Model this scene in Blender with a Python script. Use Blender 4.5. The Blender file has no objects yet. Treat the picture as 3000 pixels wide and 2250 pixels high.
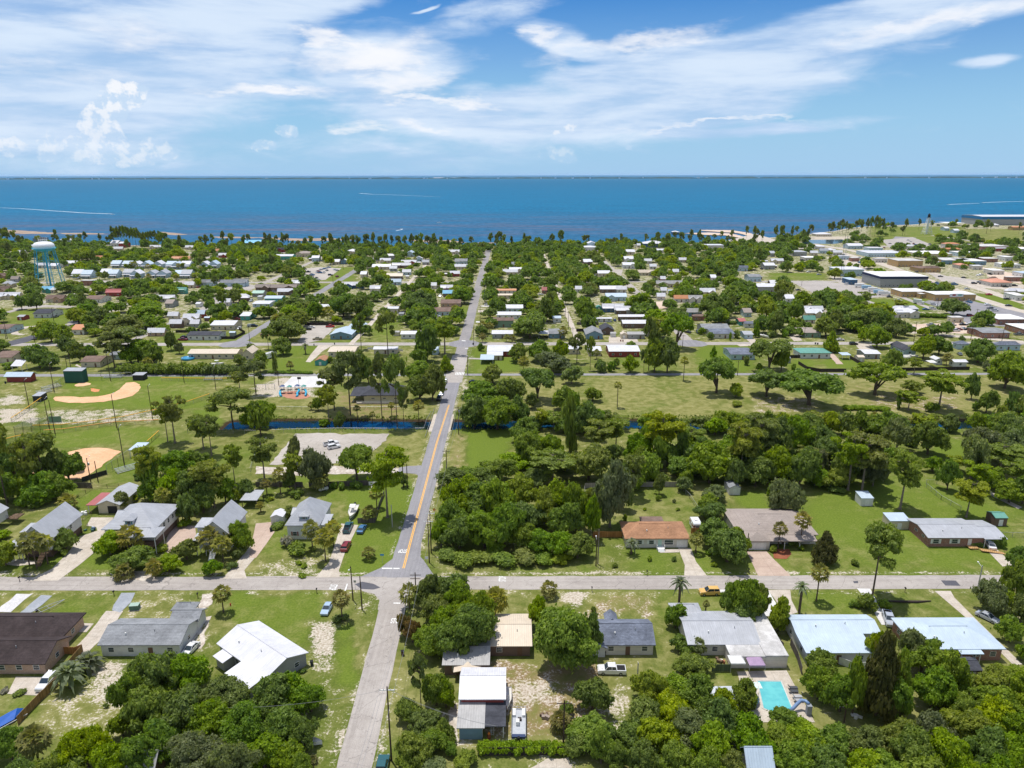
import bpy,math,random
import numpy as np
from mathutils import Vector,Matrix
R_=math.radians
SC=bpy.context.scene
COL=SC.collection
# camera
CAM_H=97.0
F=2080.0
PITCH=math.atan(614.0/F)
ROLL=R_(0.09)
cd=bpy.data.cameras.new('camera')
cd.sensor_width=36.0
cd.lens=F/3000.0*36.0
cd.clip_start=1.0
cd.clip_end=400000.0
cam=bpy.data.objects.new('camera',cd)
COL.objects.link(cam)
cam.location=(0,0,CAM_H)
cam.rotation_euler=(Matrix.Rotation(math.pi/2-PITCH,4,'X')@Matrix.Rotation(-ROLL,4,'Z')).to_euler()
SC.camera=cam
SC.view_settings.view_transform='Standard'
SC.view_settings.look='None'
SC.view_settings.exposure=-0.10
SC.view_settings.gamma=1.0
SC.view_settings.use_curve_mapping=False
SC.cycles.use_denoising=True
SC.cycles.max_bounces=6
SC.cycles.diffuse_bounces=3
SC.cycles.glossy_bounces=2
SC.cycles.transparent_max_bounces=8
SC.cycles.volume_bounces=1
SC.cycles.sample_clamp_indirect=4.0
# pixel <-> ground helpers (survey of the photograph)
CP,SP=math.cos(PITCH),math.sin(PITCH)
CR,SR=math.cos(ROLL),math.sin(ROLL)
REG={'r1':(0,1650,2.7653),'r2':(750,1650,2.7653),'r3':(1500,1650,2.7653),'r4':(2250,1650,2.7653),'r5':(0,1150,2.7653),'r6':(750,1150,2.7653),'r7':(1500,1150,2.7653),'r8':(2250,1150,2.7653),'m1':(0,850,3.6867),'m2':(600,850,3.6867),'m3':(1200,850,3.6867),'m4':(1800,850,3.6867),'m5':(2400,850,3.6867),'f1':(0,620,2.9493),'f2':(750,620,2.9493),'f3':(1500,620,2.9493),'f4':(2250,620,2.9493),'P':(0,0,1.0)}
def PX(reg,x,y):
 a,b,s=REG[reg]
 return a+x/s,b+y/s
def uv(px,py):
 u,v=(px-1500.0)/F,(py-1125.0)/F
 return u*CR-v*SR,v*CR+u*SR
def Gp(px,py,z=0.0):
 u,v=uv(px,py)
 t=(CAM_H-z)/(SP+v*CP)
 return u*t,t*(CP-v*SP)
def G(reg,x,y,z=0.0):
 return Gp(*PX(reg,x,y),z=z)
def ZT(d,px,py):
 u,v=uv(px,py)
 return CAM_H-d*(SP+v*CP)/(CP-v*SP)
def PROJ(x,y,z=0.0):
 w=y*CP+(CAM_H-z)*SP
 u,v=x/w,((CAM_H-z)*CP-y*SP)/w
 u,v=u*CR+v*SR,v*CR-u*SR
 return 1500+F*u,1125+F*v
 # node helper
class NT:
 def __init__(s,tree):
  s.t=tree
  s.n=tree.nodes
  s.l=tree.links
 def add(s,typ,**kw):
  n=s.n.new(typ)
  ins=kw.pop('ins',{})
  for k,v in kw.items():
   setattr(n,k,v)
  for k,v in ins.items():
   s.set(n.inputs[k],v)
  return n
 def set(s,sock,v):
  if isinstance(v,bpy.types.NodeSocket):
   s.l.new(v,sock)
  elif isinstance(v,bpy.types.Node):
   s.l.new(v.outputs[0],sock)
  else:
   if isinstance(v,(tuple,list))and len(v)==3 and sock.type=='RGBA':
    v=(*v,1.0)
   sock.default_value=v
 def m(s,op,a,b=0.0,c=0.0,clamp=False):
  n=s.n.new('ShaderNodeMath')
  n.operation=op
  n.use_clamp=clamp
  s.set(n.inputs[0],a)
  s.set(n.inputs[1],b)
  s.set(n.inputs[2],c)
  return n.outputs[0]
 def mr(s,v,a,b,c=0.0,d=1.0,smooth=True):
  n=s.n.new('ShaderNodeMapRange')
  n.interpolation_type='SMOOTHSTEP' if smooth else 'LINEAR'
  n.clamp=True
  for i,q in enumerate((v,a,b,c,d)):
   s.set(n.inputs[i],q)
  return n.outputs[0]
 def mix(s,f,a,b,mode='MIX'):
  n=s.n.new('ShaderNodeMix')
  n.data_type='RGBA'
  n.blend_type=mode
  n.clamp_factor=True
  s.set(n.inputs[0],f)
  s.set(n.inputs[6],a)
  s.set(n.inputs[7],b)
  return n.outputs[2]
 def noise(s,vec,scale,detail=4.0,rough=0.55,dist=0.0):
  n=s.n.new('ShaderNodeTexNoise')
  if vec is not None:
   s.set(n.inputs['Vector'],vec)
  n.inputs['Scale'].default_value=scale
  n.inputs['Detail'].default_value=detail
  n.inputs['Roughness'].default_value=rough
  n.inputs['Distortion'].default_value=dist
  return n.outputs[0]
 def xyz(s,x,y,z=0.0):
  n=s.n.new('ShaderNodeCombineXYZ')
  s.set(n.inputs[0],x);s.set(n.inputs[1],y);s.set(n.inputs[2],z)
  return n.outputs[0]
  # sun and sky
SUN_EL,SUN_AZ=R_(76),R_(-35)
S_=Vector((math.sin(SUN_AZ)*math.cos(SUN_EL),math.cos(SUN_AZ)*math.cos(SUN_EL),math.sin(SUN_EL)))
sl=bpy.data.lights.new('sun','SUN')
sl.energy=4.8
sl.angle=R_(0.53)
sl.color=(1.0,0.955,0.89)
so=bpy.data.objects.new('sun',sl)
COL.objects.link(so)
so.rotation_euler=S_.to_track_quat('Z','Y').to_euler()
so.location=(0,0,300)
W=bpy.data.worlds.new('World')
SC.world=W
W.use_nodes=True
W.cycles.sampling_method='MANUAL'
W.cycles.sample_map_resolution=256
W.node_tree.nodes.clear()
w=NT(W.node_tree)
sky=w.add('ShaderNodeTexSky',sky_type='NISHITA',sun_disc=False,sun_elevation=SUN_EL,sun_rotation=SUN_AZ)
sky.air_density=1.0
sky.dust_density=0.6
sky.ozone_density=3.0
tc=w.add('ShaderNodeTexCoord').outputs['Generated']
sp=w.add('ShaderNodeSeparateXYZ',ins={0:tc})
az=w.m('MULTIPLY',w.m('ARCTAN2',sp.outputs[0],sp.outputs[1]),57.2958)
el=w.m('MULTIPLY',w.m('ARCSINE',sp.outputs[2]),57.2958)
def sdeg(px,py):
 u,v=uv(px,py)
 x,y,z=u,CP-v*SP,-(SP+v*CP)
 return math.degrees(math.atan2(x,y)),math.degrees(math.atan2(z,math.hypot(x,y)))
base=w.xyz(az,el,0)
st=w.xyz(w.m('MULTIPLY',az,0.45),w.m('MULTIPLY',el,1.5),0)
wn=w.add('ShaderNodeTexNoise',ins={'Vector':st,'Scale':0.10,'Detail':5.0,'Roughness':0.55})
wc=w.add('ShaderNodeVectorMath',operation='SUBTRACT',ins={0:wn.outputs['Color'],1:(0.5,0.5,0.5)})
warp=w.add('ShaderNodeVectorMath',operation='MULTIPLY',ins={0:wc,1:(9.0,2.6,0)})
P1=w.add('ShaderNodeVectorMath',operation='ADD',ins={0:base,1:warp}).outputs[0]
wn2=w.add('ShaderNodeTexNoise',ins={'Vector':base,'Scale':0.55,'Detail':6.0,'Roughness':0.6})
wc2=w.add('ShaderNodeVectorMath',operation='SUBTRACT',ins={0:wn2.outputs['Color'],1:(0.5,0.5,0.5)})
warp2=w.add('ShaderNodeVectorMath',operation='MULTIPLY',ins={0:wc2,1:(2.6,2.0,0)})
P2=w.add('ShaderNodeVectorMath',operation='ADD',ins={0:base,1:warp2}).outputs[0]
wn3=w.add('ShaderNodeTexNoise',ins={'Vector':st,'Scale':0.42,'Detail':7.0,'Roughness':0.62})
wc3=w.add('ShaderNodeVectorMath',operation='SUBTRACT',ins={0:wn3.outputs['Color'],1:(0.5,0.5,0.5)})
warp3=w.add('ShaderNodeVectorMath',operation='MULTIPLY',ins={0:wc3,1:(11.0,3.6,0)})
P3=w.add('ShaderNodeVectorMath',operation='ADD',ins={0:base,1:warp3}).outputs[0]
def blob(vec,px,py,wpx,hpx,rot=0.0,a=1.0,inner=0.25):
 """a soft elliptical cloud mask, centre / half sizes surveyed in photo pixels, laid out in azimuth and elevation"""
 c0=sdeg(px,py)
 rx=wpx/F*57.3*math.cos(R_(c0[0]))**1.0
 ry=hpx/F*57.3
 d=w.add('ShaderNodeVectorMath',operation='SUBTRACT',ins={0:vec,1:(c0[0],c0[1],0)})
 ro=w.add('ShaderNodeVectorRotate',rotation_type='Z_AXIS',ins={'Vector':d,'Angle':R_(-rot)})
 sc=w.add('ShaderNodeVectorMath',operation='MULTIPLY',ins={0:ro,1:(1/rx,1/ry,0)})
 ln=w.add('ShaderNodeVectorMath',operation='LENGTH',ins={0:sc}).outputs['Value']
 return w.mr(ln,inner,1.0,a,0.0)
def total(lst):
 r=lst[0]
 for q in lst[1:]:
  r=w.m('MAXIMUM',r,q)
 return r
veil=total([blob(P1,250,150,900,300,4,1.0,0.3),blob(P1,150,330,760,200,0,0.85,0.1),blob(P1,800,0,420,95,10,1.0,0.2),blob(P1,640,120,380,200,0,0.95,0.2),blob(P1,1090,190,360,135,5,1.0,0.2),blob(P1,860,265,340,60,-2,0.8,0.1),blob(P1,1330,350,640,105,-6,0.9,0.1),blob(P1,1500,300,420,70,0,0.85,0.1),blob(P1,2050,190,620,90,7,1.0,0.35),blob(P1,2500,80,760,95,9,1.0,0.3),blob(P1,1700,130,250,60,-20,0.95,0.2),blob(P1,1950,300,800,140,8,0.95,0.2),blob(P1,1300,430,900,90,0,0.45,0.1),blob(P1,300,470,700,90,0,0.5,0.1),blob(P1,2750,20,520,90,8,0.9,0.2),blob(P1,2150,372,560,30,2,0.85,0.05),blob(P1,2860,190,140,20,4,0.8,0.05),blob(P1,1240,20,90,7,14,0.8,0.05),blob(P1,1400,60,360,60,12,0.5),blob(P1,1450,10,300,30,8,0.5)])
bright=total([blob(P3,1080,165,300,62,7,1.0,0.0),blob(P3,1180,235,190,60,0,0.9,0.0),blob(P3,960,120,140,40,0,0.9,0.0),blob(P3,790,262,240,26,-2,0.95,0.0),blob(P3,1290,285,240,20,-3,0.85,0.0),blob(P3,1240,365,140,26,-10,0.7,0.0),blob(P3,1850,125,420,45,8,0.8,0.0),blob(P3,2750,60,420,40,11,0.75,0.0),blob(P3,1040,370,110,34,0,0.75,0.0),blob(P3,400,110,260,80,0,0.5,0.0),blob(P3,1600,120,110,40,-25,0.7,0.0),blob(P3,2100,362,420,12,2,0.7,0.0),blob(P3,200,210,300,40,0,0.45,0.0)])
cum=total([blob(P2,372,280,78,44,0,1.0,0.4),blob(P2,310,325,78,56,0,1.0,0.4),blob(P2,300,385,84,60,0,1.0,0.3),blob(P2,350,445,220,44,0,1.0,0.3),blob(P2,140,425,44,52,0,0.8,0.3),blob(P2,240,425,70,36,0,0.85,0.3),blob(P2,30,430,70,34,0,0.85,0.3),blob(P2,770,425,60,30,0,0.6,0.3),blob(P2,840,385,50,24,0,0.65,0.3),blob(P2,1640,450,90,44,0,0.5,0.3),blob(P2,1840,432,28,13,0,0.6,0.2),blob(P2,1660,378,60,20,0,0.65,0.2),blob(P2,480,455,60,22,0,0.7,0.3)])
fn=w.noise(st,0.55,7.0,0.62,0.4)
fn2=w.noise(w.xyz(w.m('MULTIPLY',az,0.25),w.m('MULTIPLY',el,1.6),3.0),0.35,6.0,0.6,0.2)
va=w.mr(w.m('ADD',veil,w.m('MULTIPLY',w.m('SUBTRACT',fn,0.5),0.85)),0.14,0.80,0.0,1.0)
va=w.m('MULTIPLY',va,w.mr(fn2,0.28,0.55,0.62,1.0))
ba=w.mr(w.m('ADD',bright,w.m('MULTIPLY',w.m('SUBTRACT',fn,0.5),1.1)),0.08,1.10)
cn=w.noise(base,1.6,6.0,0.6,0.3)
ca=w.mr(w.m('ADD',cum,w.m('MULTIPLY',w.m('SUBTRACT',cn,0.5),0.55)),0.30,0.52,0.0,1.0)
ca=w.m('MULTIPLY',ca,w.mr(cum,0.05,0.8,0.0,0.95))
hs=w.add('ShaderNodeHueSaturation',ins={'Hue':0.50,'Saturation':2.0,'Value':0.86,'Color':sky})
skyc=w.mix(1.0,hs,(0.06,1.0,1.28),'MULTIPLY')
SKY_GAIN=0.1
lowh=w.mr(el,0.0,17.0,0.93,0.0)
skyc=w.mix(lowh,skyc,(4.3,6.7,9.5))
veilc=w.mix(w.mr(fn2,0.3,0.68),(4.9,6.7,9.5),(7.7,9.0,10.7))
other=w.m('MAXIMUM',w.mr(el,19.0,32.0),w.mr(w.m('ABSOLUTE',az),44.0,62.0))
fill_clouds=w.m('MULTIPLY',other,w.mr(w.noise(tc,2.2,6.0,0.6,0.3),0.38,0.58))  # clouds added over the unseen part of the sky to raise the fill light
c1=w.mix(w.m('MAXIMUM',w.m('MULTIPLY',va,0.95),fill_clouds),skyc,w.mix(fill_clouds,veilc,(6.8,7.2,8.1)))
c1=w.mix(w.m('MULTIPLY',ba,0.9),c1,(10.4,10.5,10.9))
cumc=w.mix(w.mr(w.m('SUBTRACT',w.noise(base,1.1,5.0,0.6),w.noise(w.add('ShaderNodeVectorMath',operation='ADD',ins={0:base,1:(0.25,-0.5,0)}).outputs[0],1.1,5.0,0.6)),-0.10,0.12),(6.2,7.9,10.0),(10.2,10.4,10.8))  # lit and shaded sides of the cumulus painted in from offset noise
c1=w.mix(w.m('MULTIPLY',ca,w.mr(el,1.0,6.0,0.5,0.95)),c1,cumc)
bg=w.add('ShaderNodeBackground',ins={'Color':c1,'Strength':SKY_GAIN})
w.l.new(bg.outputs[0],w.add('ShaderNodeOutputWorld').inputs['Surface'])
# materials
MATS={}
def newmat(name):
 m=bpy.data.materials.new(name)
 m.use_nodes=True
 m.node_tree.nodes.clear()
 t=NT(m.node_tree)
 return m,t
def finish(t,shader,disp=None):
 o=t.add('ShaderNodeOutputMaterial')
 t.l.new(shader.outputs[0],o.inputs['Surface'])
def princ(t,color,rough=0.8,spec=0.25,metal=0.0,bump=None,bstr=0.3,bdist=0.05):
 p=t.add('ShaderNodeBsdfPrincipled')
 t.set(p.inputs['Base Color'],color)
 t.set(p.inputs['Roughness'],rough)
 p.inputs['Specular IOR Level'].default_value=spec
 p.inputs['Metallic'].default_value=metal
 if bump is not None:
  b=t.add('ShaderNodeBump',ins={'Strength':bstr,'Distance':bdist,'Height':bump})
  t.l.new(b.outputs[0],p.inputs['Normal'])
 return p
def flat(name,col,rough=0.7,spec=0.3,metal=0.0,var=0.12,scale=1.5):
 """plain painted / moulded surface with slight dirt variation"""
 if name in MATS:return MATS[name]
 m,t=newmat(name)
 g=t.add('ShaderNodeNewGeometry')
 n=t.noise(g.outputs['Position'],scale,4.0,0.6)
 f=t.mr(n,0.3,0.7,1.0-var,1.0+var*0.6,False)
 c=t.add('ShaderNodeVectorMath',operation='SCALE',ins={0:(*col,),'Scale':f})
 finish(t,princ(t,c.outputs[0],rough,spec,metal))
 MATS[name]=m
 return m
def objcoord(t):
 return t.add('ShaderNodeTexCoord').outputs['Object']
def roof_metal(name,col,axis=0,dirt=0.15,rough=0.45):
 """ribbed sheet metal, ribs run across `axis`"""
 if name in MATS:return MATS[name]
 m,t=newmat(name)
 oc=objcoord(t)
 s=t.add('ShaderNodeSeparateXYZ',ins={0:oc})
 w_=t.m('FRACT',t.m('MULTIPLY',s.outputs[axis],2.2))
 rib=t.mr(w_,0.80,0.92)
 big=t.noise(oc,0.35,5.0,0.65)
 st=t.xyz(t.m('MULTIPLY',s.outputs[0],3.0 if axis==0 else 0.35),t.m('MULTIPLY',s.outputs[1],0.35 if axis==0 else 3.0),0)
 streak=t.noise(st,1.0,4.0,0.6)
 f=t.m('MULTIPLY',t.mr(big,0.3,0.75,1.0-dirt,1.04,False),t.mr(streak,0.3,0.7,1.0-dirt*0.7,1.03,False))
 f=t.m('MULTIPLY',f,t.m('SUBTRACT',1.0,t.m('MULTIPLY',rib,0.10)))
 c=t.add('ShaderNodeVectorMath',operation='SCALE',ins={0:(*col,),'Scale':f})
 finish(t,princ(t,c.outputs[0],rough,0.35,0.0,rib,0.5,0.04))
 MATS[name]=m
 return m
def roof_shingle(name,col,var=0.3):
 if name in MATS:return MATS[name]
 m,t=newmat(name)
 oc=objcoord(t)
 s=t.add('ShaderNodeSeparateXYZ',ins={0:oc})
 v=t.add('ShaderNodeTexVoronoi',ins={'Vector':t.xyz(t.m('MULTIPLY',s.outputs[0],1.6),t.m('MULTIPLY',s.outputs[1],3.2),t.m('MULTIPLY',s.outputs[2],3.2)),'Scale':1.0})
 b=t.noise(oc,0.28,5.0,0.65)
 fine=t.noise(oc,5.0,2.0,0.6)
 row=t.mr(t.m('FRACT',t.m('MULTIPLY',s.outputs[2],4.0)),0.0,0.25,0.85,1.0)
 f=t.m('MULTIPLY',t.mr(v.outputs['Color'],0.0,1.0,1.0-var*0.5,1.0+var*0.5,False),t.mr(b,0.3,0.7,1.0-var,1.0+var*0.6,False))
 f=t.m('MULTIPLY',t.m('MULTIPLY',f,row),t.mr(fine,0.3,0.7,0.88,1.12,False))
 c=t.add('ShaderNodeVectorMath',operation='SCALE',ins={0:(*col,),'Scale':f})
 finish(t,princ(t,c.outputs[0],0.9,0.15,0.0,fine,0.4,0.03))
 MATS[name]=m
 return m
def siding(name,col,step=0.2):
 if name in MATS:return MATS[name]
 m,t=newmat(name)
 g=t.add('ShaderNodeNewGeometry')
 s=t.add('ShaderNodeSeparateXYZ',ins={0:g.outputs['Position']})
 r=t.m('FRACT',t.m('DIVIDE',s.outputs[2],step))
 edge=t.mr(r,0.0,0.18,0.78,1.0)
 n=t.noise(g.outputs['Position'],0.8,4.0,0.6)
 f=t.m('MULTIPLY',edge,t.mr(n,0.3,0.7,0.9,1.05,False))
 c=t.add('ShaderNodeVectorMath',operation='SCALE',ins={0:(*col,),'Scale':f})
 finish(t,princ(t,c.outputs[0],0.7,0.25,0.0,r,0.4,0.03))
 MATS[name]=m
 return m
def brick(name,c1,c2,mortar=(0.42,0.38,0.34)):
 if name in MATS:return MATS[name]
 m,t=newmat(name)
 g=t.add('ShaderNodeNewGeometry')
 s=t.add('ShaderNodeSeparateXYZ',ins={0:g.outputs['Position']})
 h=t.m('ADD',s.outputs[0],s.outputs[1])
 b=t.add('ShaderNodeTexBrick',ins={'Vector':t.xyz(h,s.outputs[2],0),'Color1':c1,'Color2':c2,'Mortar':mortar,'Scale':1.0,'Mortar Size':0.012,'Brick Width':0.3,'Row Height':0.11})
 n=t.noise(g.outputs['Position'],1.7,4.0,0.7)
 c=t.mix(t.mr(n,0.35,0.7),b.outputs[0],c1,'MIX')
 c=t.mix(0.5,b.outputs[0],c)
 finish(t,princ(t,c,0.9,0.1))
 MATS[name]=m
 return m
def boards(name,col,step=0.16,var=0.3):
 """vertical fence boards"""
 if name in MATS:return MATS[name]
 m,t=newmat(name)
 g=t.add('ShaderNodeNewGeometry')
 s=t.add('ShaderNodeSeparateXYZ',ins={0:g.outputs['Position']})
 h=t.m('DIVIDE',t.m('ADD',s.outputs[0],s.outputs[1]),step)
 wn=t.add('ShaderNodeTexWhiteNoise',noise_dimensions='1D')
 t.set(wn.inputs['W'],t.m('FLOOR',h))
 gap=t.mr(t.m('FRACT',h),0.0,0.12,0.45,1.0)
 n=t.noise(g.outputs['Position'],0.6,4.0,0.6)
 f=t.m('MULTIPLY',gap,t.m('MULTIPLY',t.mr(wn.outputs[0],0,1,1-var,1+var*0.5,False),t.mr(n,0.3,0.7,0.8,1.1,False)))
 c=t.add('ShaderNodeVectorMath',operation='SCALE',ins={0:(*col,),'Scale':f})
 finish(t,princ(t,c.outputs[0],0.9,0.1))
 MATS[name]=m
 return m
def glass(name='window_glass',col=(0.03,0.045,0.06)):
 if name in MATS:return MATS[name]
 m,t=newmat(name)
 finish(t,princ(t,col,0.12,0.6))
 MATS[name]=m
 return m
def foliage(name,c1,c2,hv=0.03):
 """leaf material: clump scale tone variation, per-leaf and per-tree variation, some light through the leaf"""
 if name in MATS:return MATS[name]
 m,t=newmat(name)
 g=t.add('ShaderNodeNewGeometry')
 oi=t.add('ShaderNodeObjectInfo')
 n=t.noise(g.outputs['Position'],0.55,3.0,0.6)
 f=t.m('ADD',t.mr(n,0.32,0.68,-0.05,0.62,False),t.m('MULTIPLY',g.outputs['Random Per Island'],0.62),clamp=True)
 c=t.mix(f,c1,c2)
 hsv=t.add('ShaderNodeHueSaturation',ins={'Color':c,'Saturation':t.mr(oi.outputs['Random'],0,1,0.85,1.12,False),'Value':t.mr(oi.outputs['Random'],0,1,0.84,1.20,False),'Hue':t.m('ADD',0.5,t.m('MULTIPLY',t.m('SUBTRACT',t.m('FRACT',t.m('MULTIPLY',oi.outputs['Random'],7.31)),0.5),hv))})
 p=princ(t,hsv.outputs[0],0.55,0.3)
 tr=t.add('ShaderNodeBsdfTranslucent',ins={'Color':t.mix(1.0,hsv.outputs[0],(1.5,1.55,0.6),'MULTIPLY')})
 mx=t.add('ShaderNodeMixShader',ins={0:0.42})
 t.l.new(p.outputs[0],mx.inputs[1])
 t.l.new(tr.outputs[0],mx.inputs[2])
 finish(t,mx)
 MATS[name]=m
 return m
def pavement(name,col,col2,grain=6.0,crack=0.35,patch=0.05,joint=0.0,streak=None):
 """worn concrete or asphalt: stains, grain, cracks, optional joints"""
 if name in MATS:return MATS[name]
 m,t=newmat(name)
 g=t.add('ShaderNodeNewGeometry').outputs['Position']
 a=t.noise(g,patch,5.0,0.65)
 b=t.noise(g,0.6,5.0,0.7)
 c_=t.noise(g,grain,2.0,0.6)
 s=t.add('ShaderNodeSeparateXYZ',ins={0:g})
 c=t.mix(t.mr(t.m('ADD',t.m('MULTIPLY',a,0.6),t.m('MULTIPLY',b,0.4)),0.38,0.62),col,col2)
 f=t.mr(c_,0.3,0.7,0.88,1.1,False)
 warp=t.noise(g,0.5,3.0,0.6)
 v=t.add('ShaderNodeTexVoronoi',feature='DISTANCE_TO_EDGE',ins={'Vector':t.xyz(t.m('ADD',s.outputs[0],t.m('MULTIPLY',warp,4)),t.m('ADD',s.outputs[1],t.m('MULTIPLY',warp,4)),0),'Scale':0.16})
 cr=t.mr(v.outputs['Distance'],0.0,0.012,1.0-crack,1.0)
 f=t.m('MULTIPLY',f,cr)
 if joint:
  jx=t.mr(t.m('ABSOLUTE',t.m('SUBTRACT',t.m('FRACT',t.m('DIVIDE',s.outputs[0],joint)),0.5)),0.0,0.02,0.72,1.0)
  jy=t.mr(t.m('ABSOLUTE',t.m('SUBTRACT',t.m('FRACT',t.m('DIVIDE',s.outputs[1],joint)),0.5)),0.0,0.02,0.72,1.0)
  f=t.m('MULTIPLY',f,t.m('MULTIPLY',jx,jy))
 if streak:
  k=(0.03,1.3)if streak=='x' else(1.3,0.03)
  f=t.m('MULTIPLY',f,t.mr(t.noise(t.xyz(t.m('MULTIPLY',s.outputs[0],k[0]),t.m('MULTIPLY',s.outputs[1],k[1]),0),1.0,3.0,0.6),0.3,0.7,0.86,1.1,False))
 cc=t.add('ShaderNodeVectorMath',operation='SCALE',ins={0:c,'Scale':f})
 finish(t,princ(t,cc.outputs[0],0.9,0.15,0.0,c_,0.3,0.02))
 MATS[name]=m
 return m
M_FRAME=flat('white_trim',(0.72,0.72,0.70),0.5)
M_GLASS=glass()
M_WOOD=flat('weathered_wood',(0.16,0.11,0.075),0.9,0.1,var=0.35)
M_POLE=flat('pole_wood',(0.085,0.06,0.045),0.9,0.1,var=0.3)
M_STEEL=flat('galvanised_steel',(0.42,0.43,0.44),0.45,0.5,0.4)
M_BLACK=flat('black_rubber',(0.018,0.018,0.02),0.8,0.2)
M_BARK=flat('bark',(0.13,0.10,0.075),0.95,0.05,var=0.4,scale=3)
M_BARK2=flat('pale_bark',(0.24,0.20,0.16),0.95,0.05,var=0.35,scale=3)
LEAF={'o':foliage('leaves_dark',(0.054,0.103,0.013),(0.241,0.325,0.036)),'y':foliage('leaves_yellow_green',(0.090,0.146,0.012),(0.297,0.364,0.034)),'g':foliage('leaves_grey_green',(0.090,0.123,0.038),(0.246,0.280,0.106)),'m':foliage('leaves_magnolia',(0.038,0.050,0.011),(0.140,0.140,0.031)),'p':foliage('needles_pine',(0.072,0.110,0.021),(0.230,0.274,0.056)),'c':foliage('needles_cypress',(0.101,0.143,0.015),(0.291,0.336,0.040)),'s':foliage('fronds_palm',(0.095,0.118,0.022),(0.370,0.336,0.095)),'q':foliage('fronds_pindo',(0.101,0.129,0.073),(0.269,0.302,0.202)),'r':foliage('leaves_russet',(0.123,0.084,0.028),(0.213,0.157,0.050)),'w':foliage('leaves_flowering',(0.067,0.101,0.022),(0.470,0.426,0.370)),}
# mesh helpers
RNG=random.Random(7)
class MB:
 def __init__(s):
  s.v=[];s.f=[];s.mi=[];s.cur=0
 def add(s,vs,fs):
  k=len(s.v)
  s.v+=[tuple(p)for p in vs]
  s.f+=[tuple(i+k for i in f)for f in fs]
  s.mi+=[s.cur]*len(fs)
  return s
 def box(s,x0,x1,y0,y1,z0,z1):
  return s.add([(x0,y0,z0),(x1,y0,z0),(x1,y1,z0),(x0,y1,z0),(x0,y0,z1),(x1,y0,z1),(x1,y1,z1),(x0,y1,z1)],[(0,3,2,1),(4,5,6,7),(0,1,5,4),(1,2,6,5),(2,3,7,6),(3,0,4,7)])
 def quad(s,a,b,c,d):
  return s.add([a,b,c,d],[(0,1,2,3)])
 def tube(s,pts,rad,n=8,caps=True):
  pts=[Vector(p)for p in pts]
  if not isinstance(rad,(list,tuple)):rad=[rad]*len(pts)
  vs=[];fs=[]
  for i,p in enumerate(pts):
   d=(pts[min(i+1,len(pts)-1)]-pts[max(i-1,0)]).normalized()
   a=d.cross(Vector((0,1,0))if abs(d.y)<0.9 else Vector((1,0,0))).normalized()
   b=d.cross(a)
   for k in range(n):
    t=2*math.pi*k/n
    vs.append(p+(a*math.cos(t)+b*math.sin(t))*rad[i])
  for i in range(len(pts)-1):
   for k in range(n):
    j=(k+1)%n
    fs.append((i*n+k,i*n+j,(i+1)*n+j,(i+1)*n+k))
  if caps:
   fs.append(tuple(range(n))[::-1])
   fs.append(tuple(range((len(pts)-1)*n,len(pts)*n)))
  return s.add(vs,fs)
 def lathe(s,prof,n=16,c=(0,0)):
  """prof: list of (r, z)"""
  vs=[];fs=[]
  for r,z in prof:
   for k in range(n):
    t=2*math.pi*k/n
    vs.append((c[0]+r*math.cos(t),c[1]+r*math.sin(t),z))
  for i in range(len(prof)-1):
   for k in range(n):
    j=(k+1)%n
    fs.append((i*n+k,i*n+j,(i+1)*n+j,(i+1)*n+k))
  fs.append(tuple(range(n))[::-1])
  fs.append(tuple(range((len(prof)-1)*n,len(prof)*n)))
  return s.add(vs,fs)
 def prism(s,poly,z0,z1):
  n=len(poly)
  s.add([(x,y,z0)for x,y in poly]+[(x,y,z1)for x,y in poly],[tuple(range(n))[::-1],tuple(range(n,2*n))]+[(i,(i+1)%n,(i+1)%n+n,i+n)for i in range(n)])
  return s
 def mesh(s,name,mats,smooth=False):
  me=bpy.data.meshes.new(name)
  me.from_pydata(s.v,[],s.f)
  if not isinstance(mats,(list,tuple)):mats=[mats]
  for m in mats:me.materials.append(m)
  if len(mats)>1:me.polygons.foreach_set('material_index',s.mi)
  if smooth:me.polygons.foreach_set('use_smooth',[True]*len(me.polygons))
  me.update()
  return me
 def build(s,name,mats,parent=None,smooth=False,**kw):
  o=bpy.data.objects.new(name,s.mesh(name,mats,smooth))
  COL.objects.link(o)
  if parent is not None:o.parent=parent
  for k,v in kw.items():o[k]=v
  return o
def empty(name,loc,rz=0.0,**kw):
 o=bpy.data.objects.new(name,None)
 COL.objects.link(o)
 o.empty_display_size=0.5
 o.location=loc
 o.rotation_euler=(0,0,rz)
 for k,v in kw.items():o[k]=v
 return o
def link_copy(src,parent=None):
 c=src.copy()
 COL.objects.link(c)
 c.parent=parent
 return c
def copy_tree(src,parent=None):
 c=link_copy(src,parent)
 for ch in src.children:copy_tree(ch,c)
 return c
LAND=[]
THINGS=[]
def tag(o,label,cat,group=None):
 o['label']=label;o['category']=cat
 if group:o['group']=group
 return o
def land(phrase,x,y,half=4.0):LAND.append((phrase,x,y,half))
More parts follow.
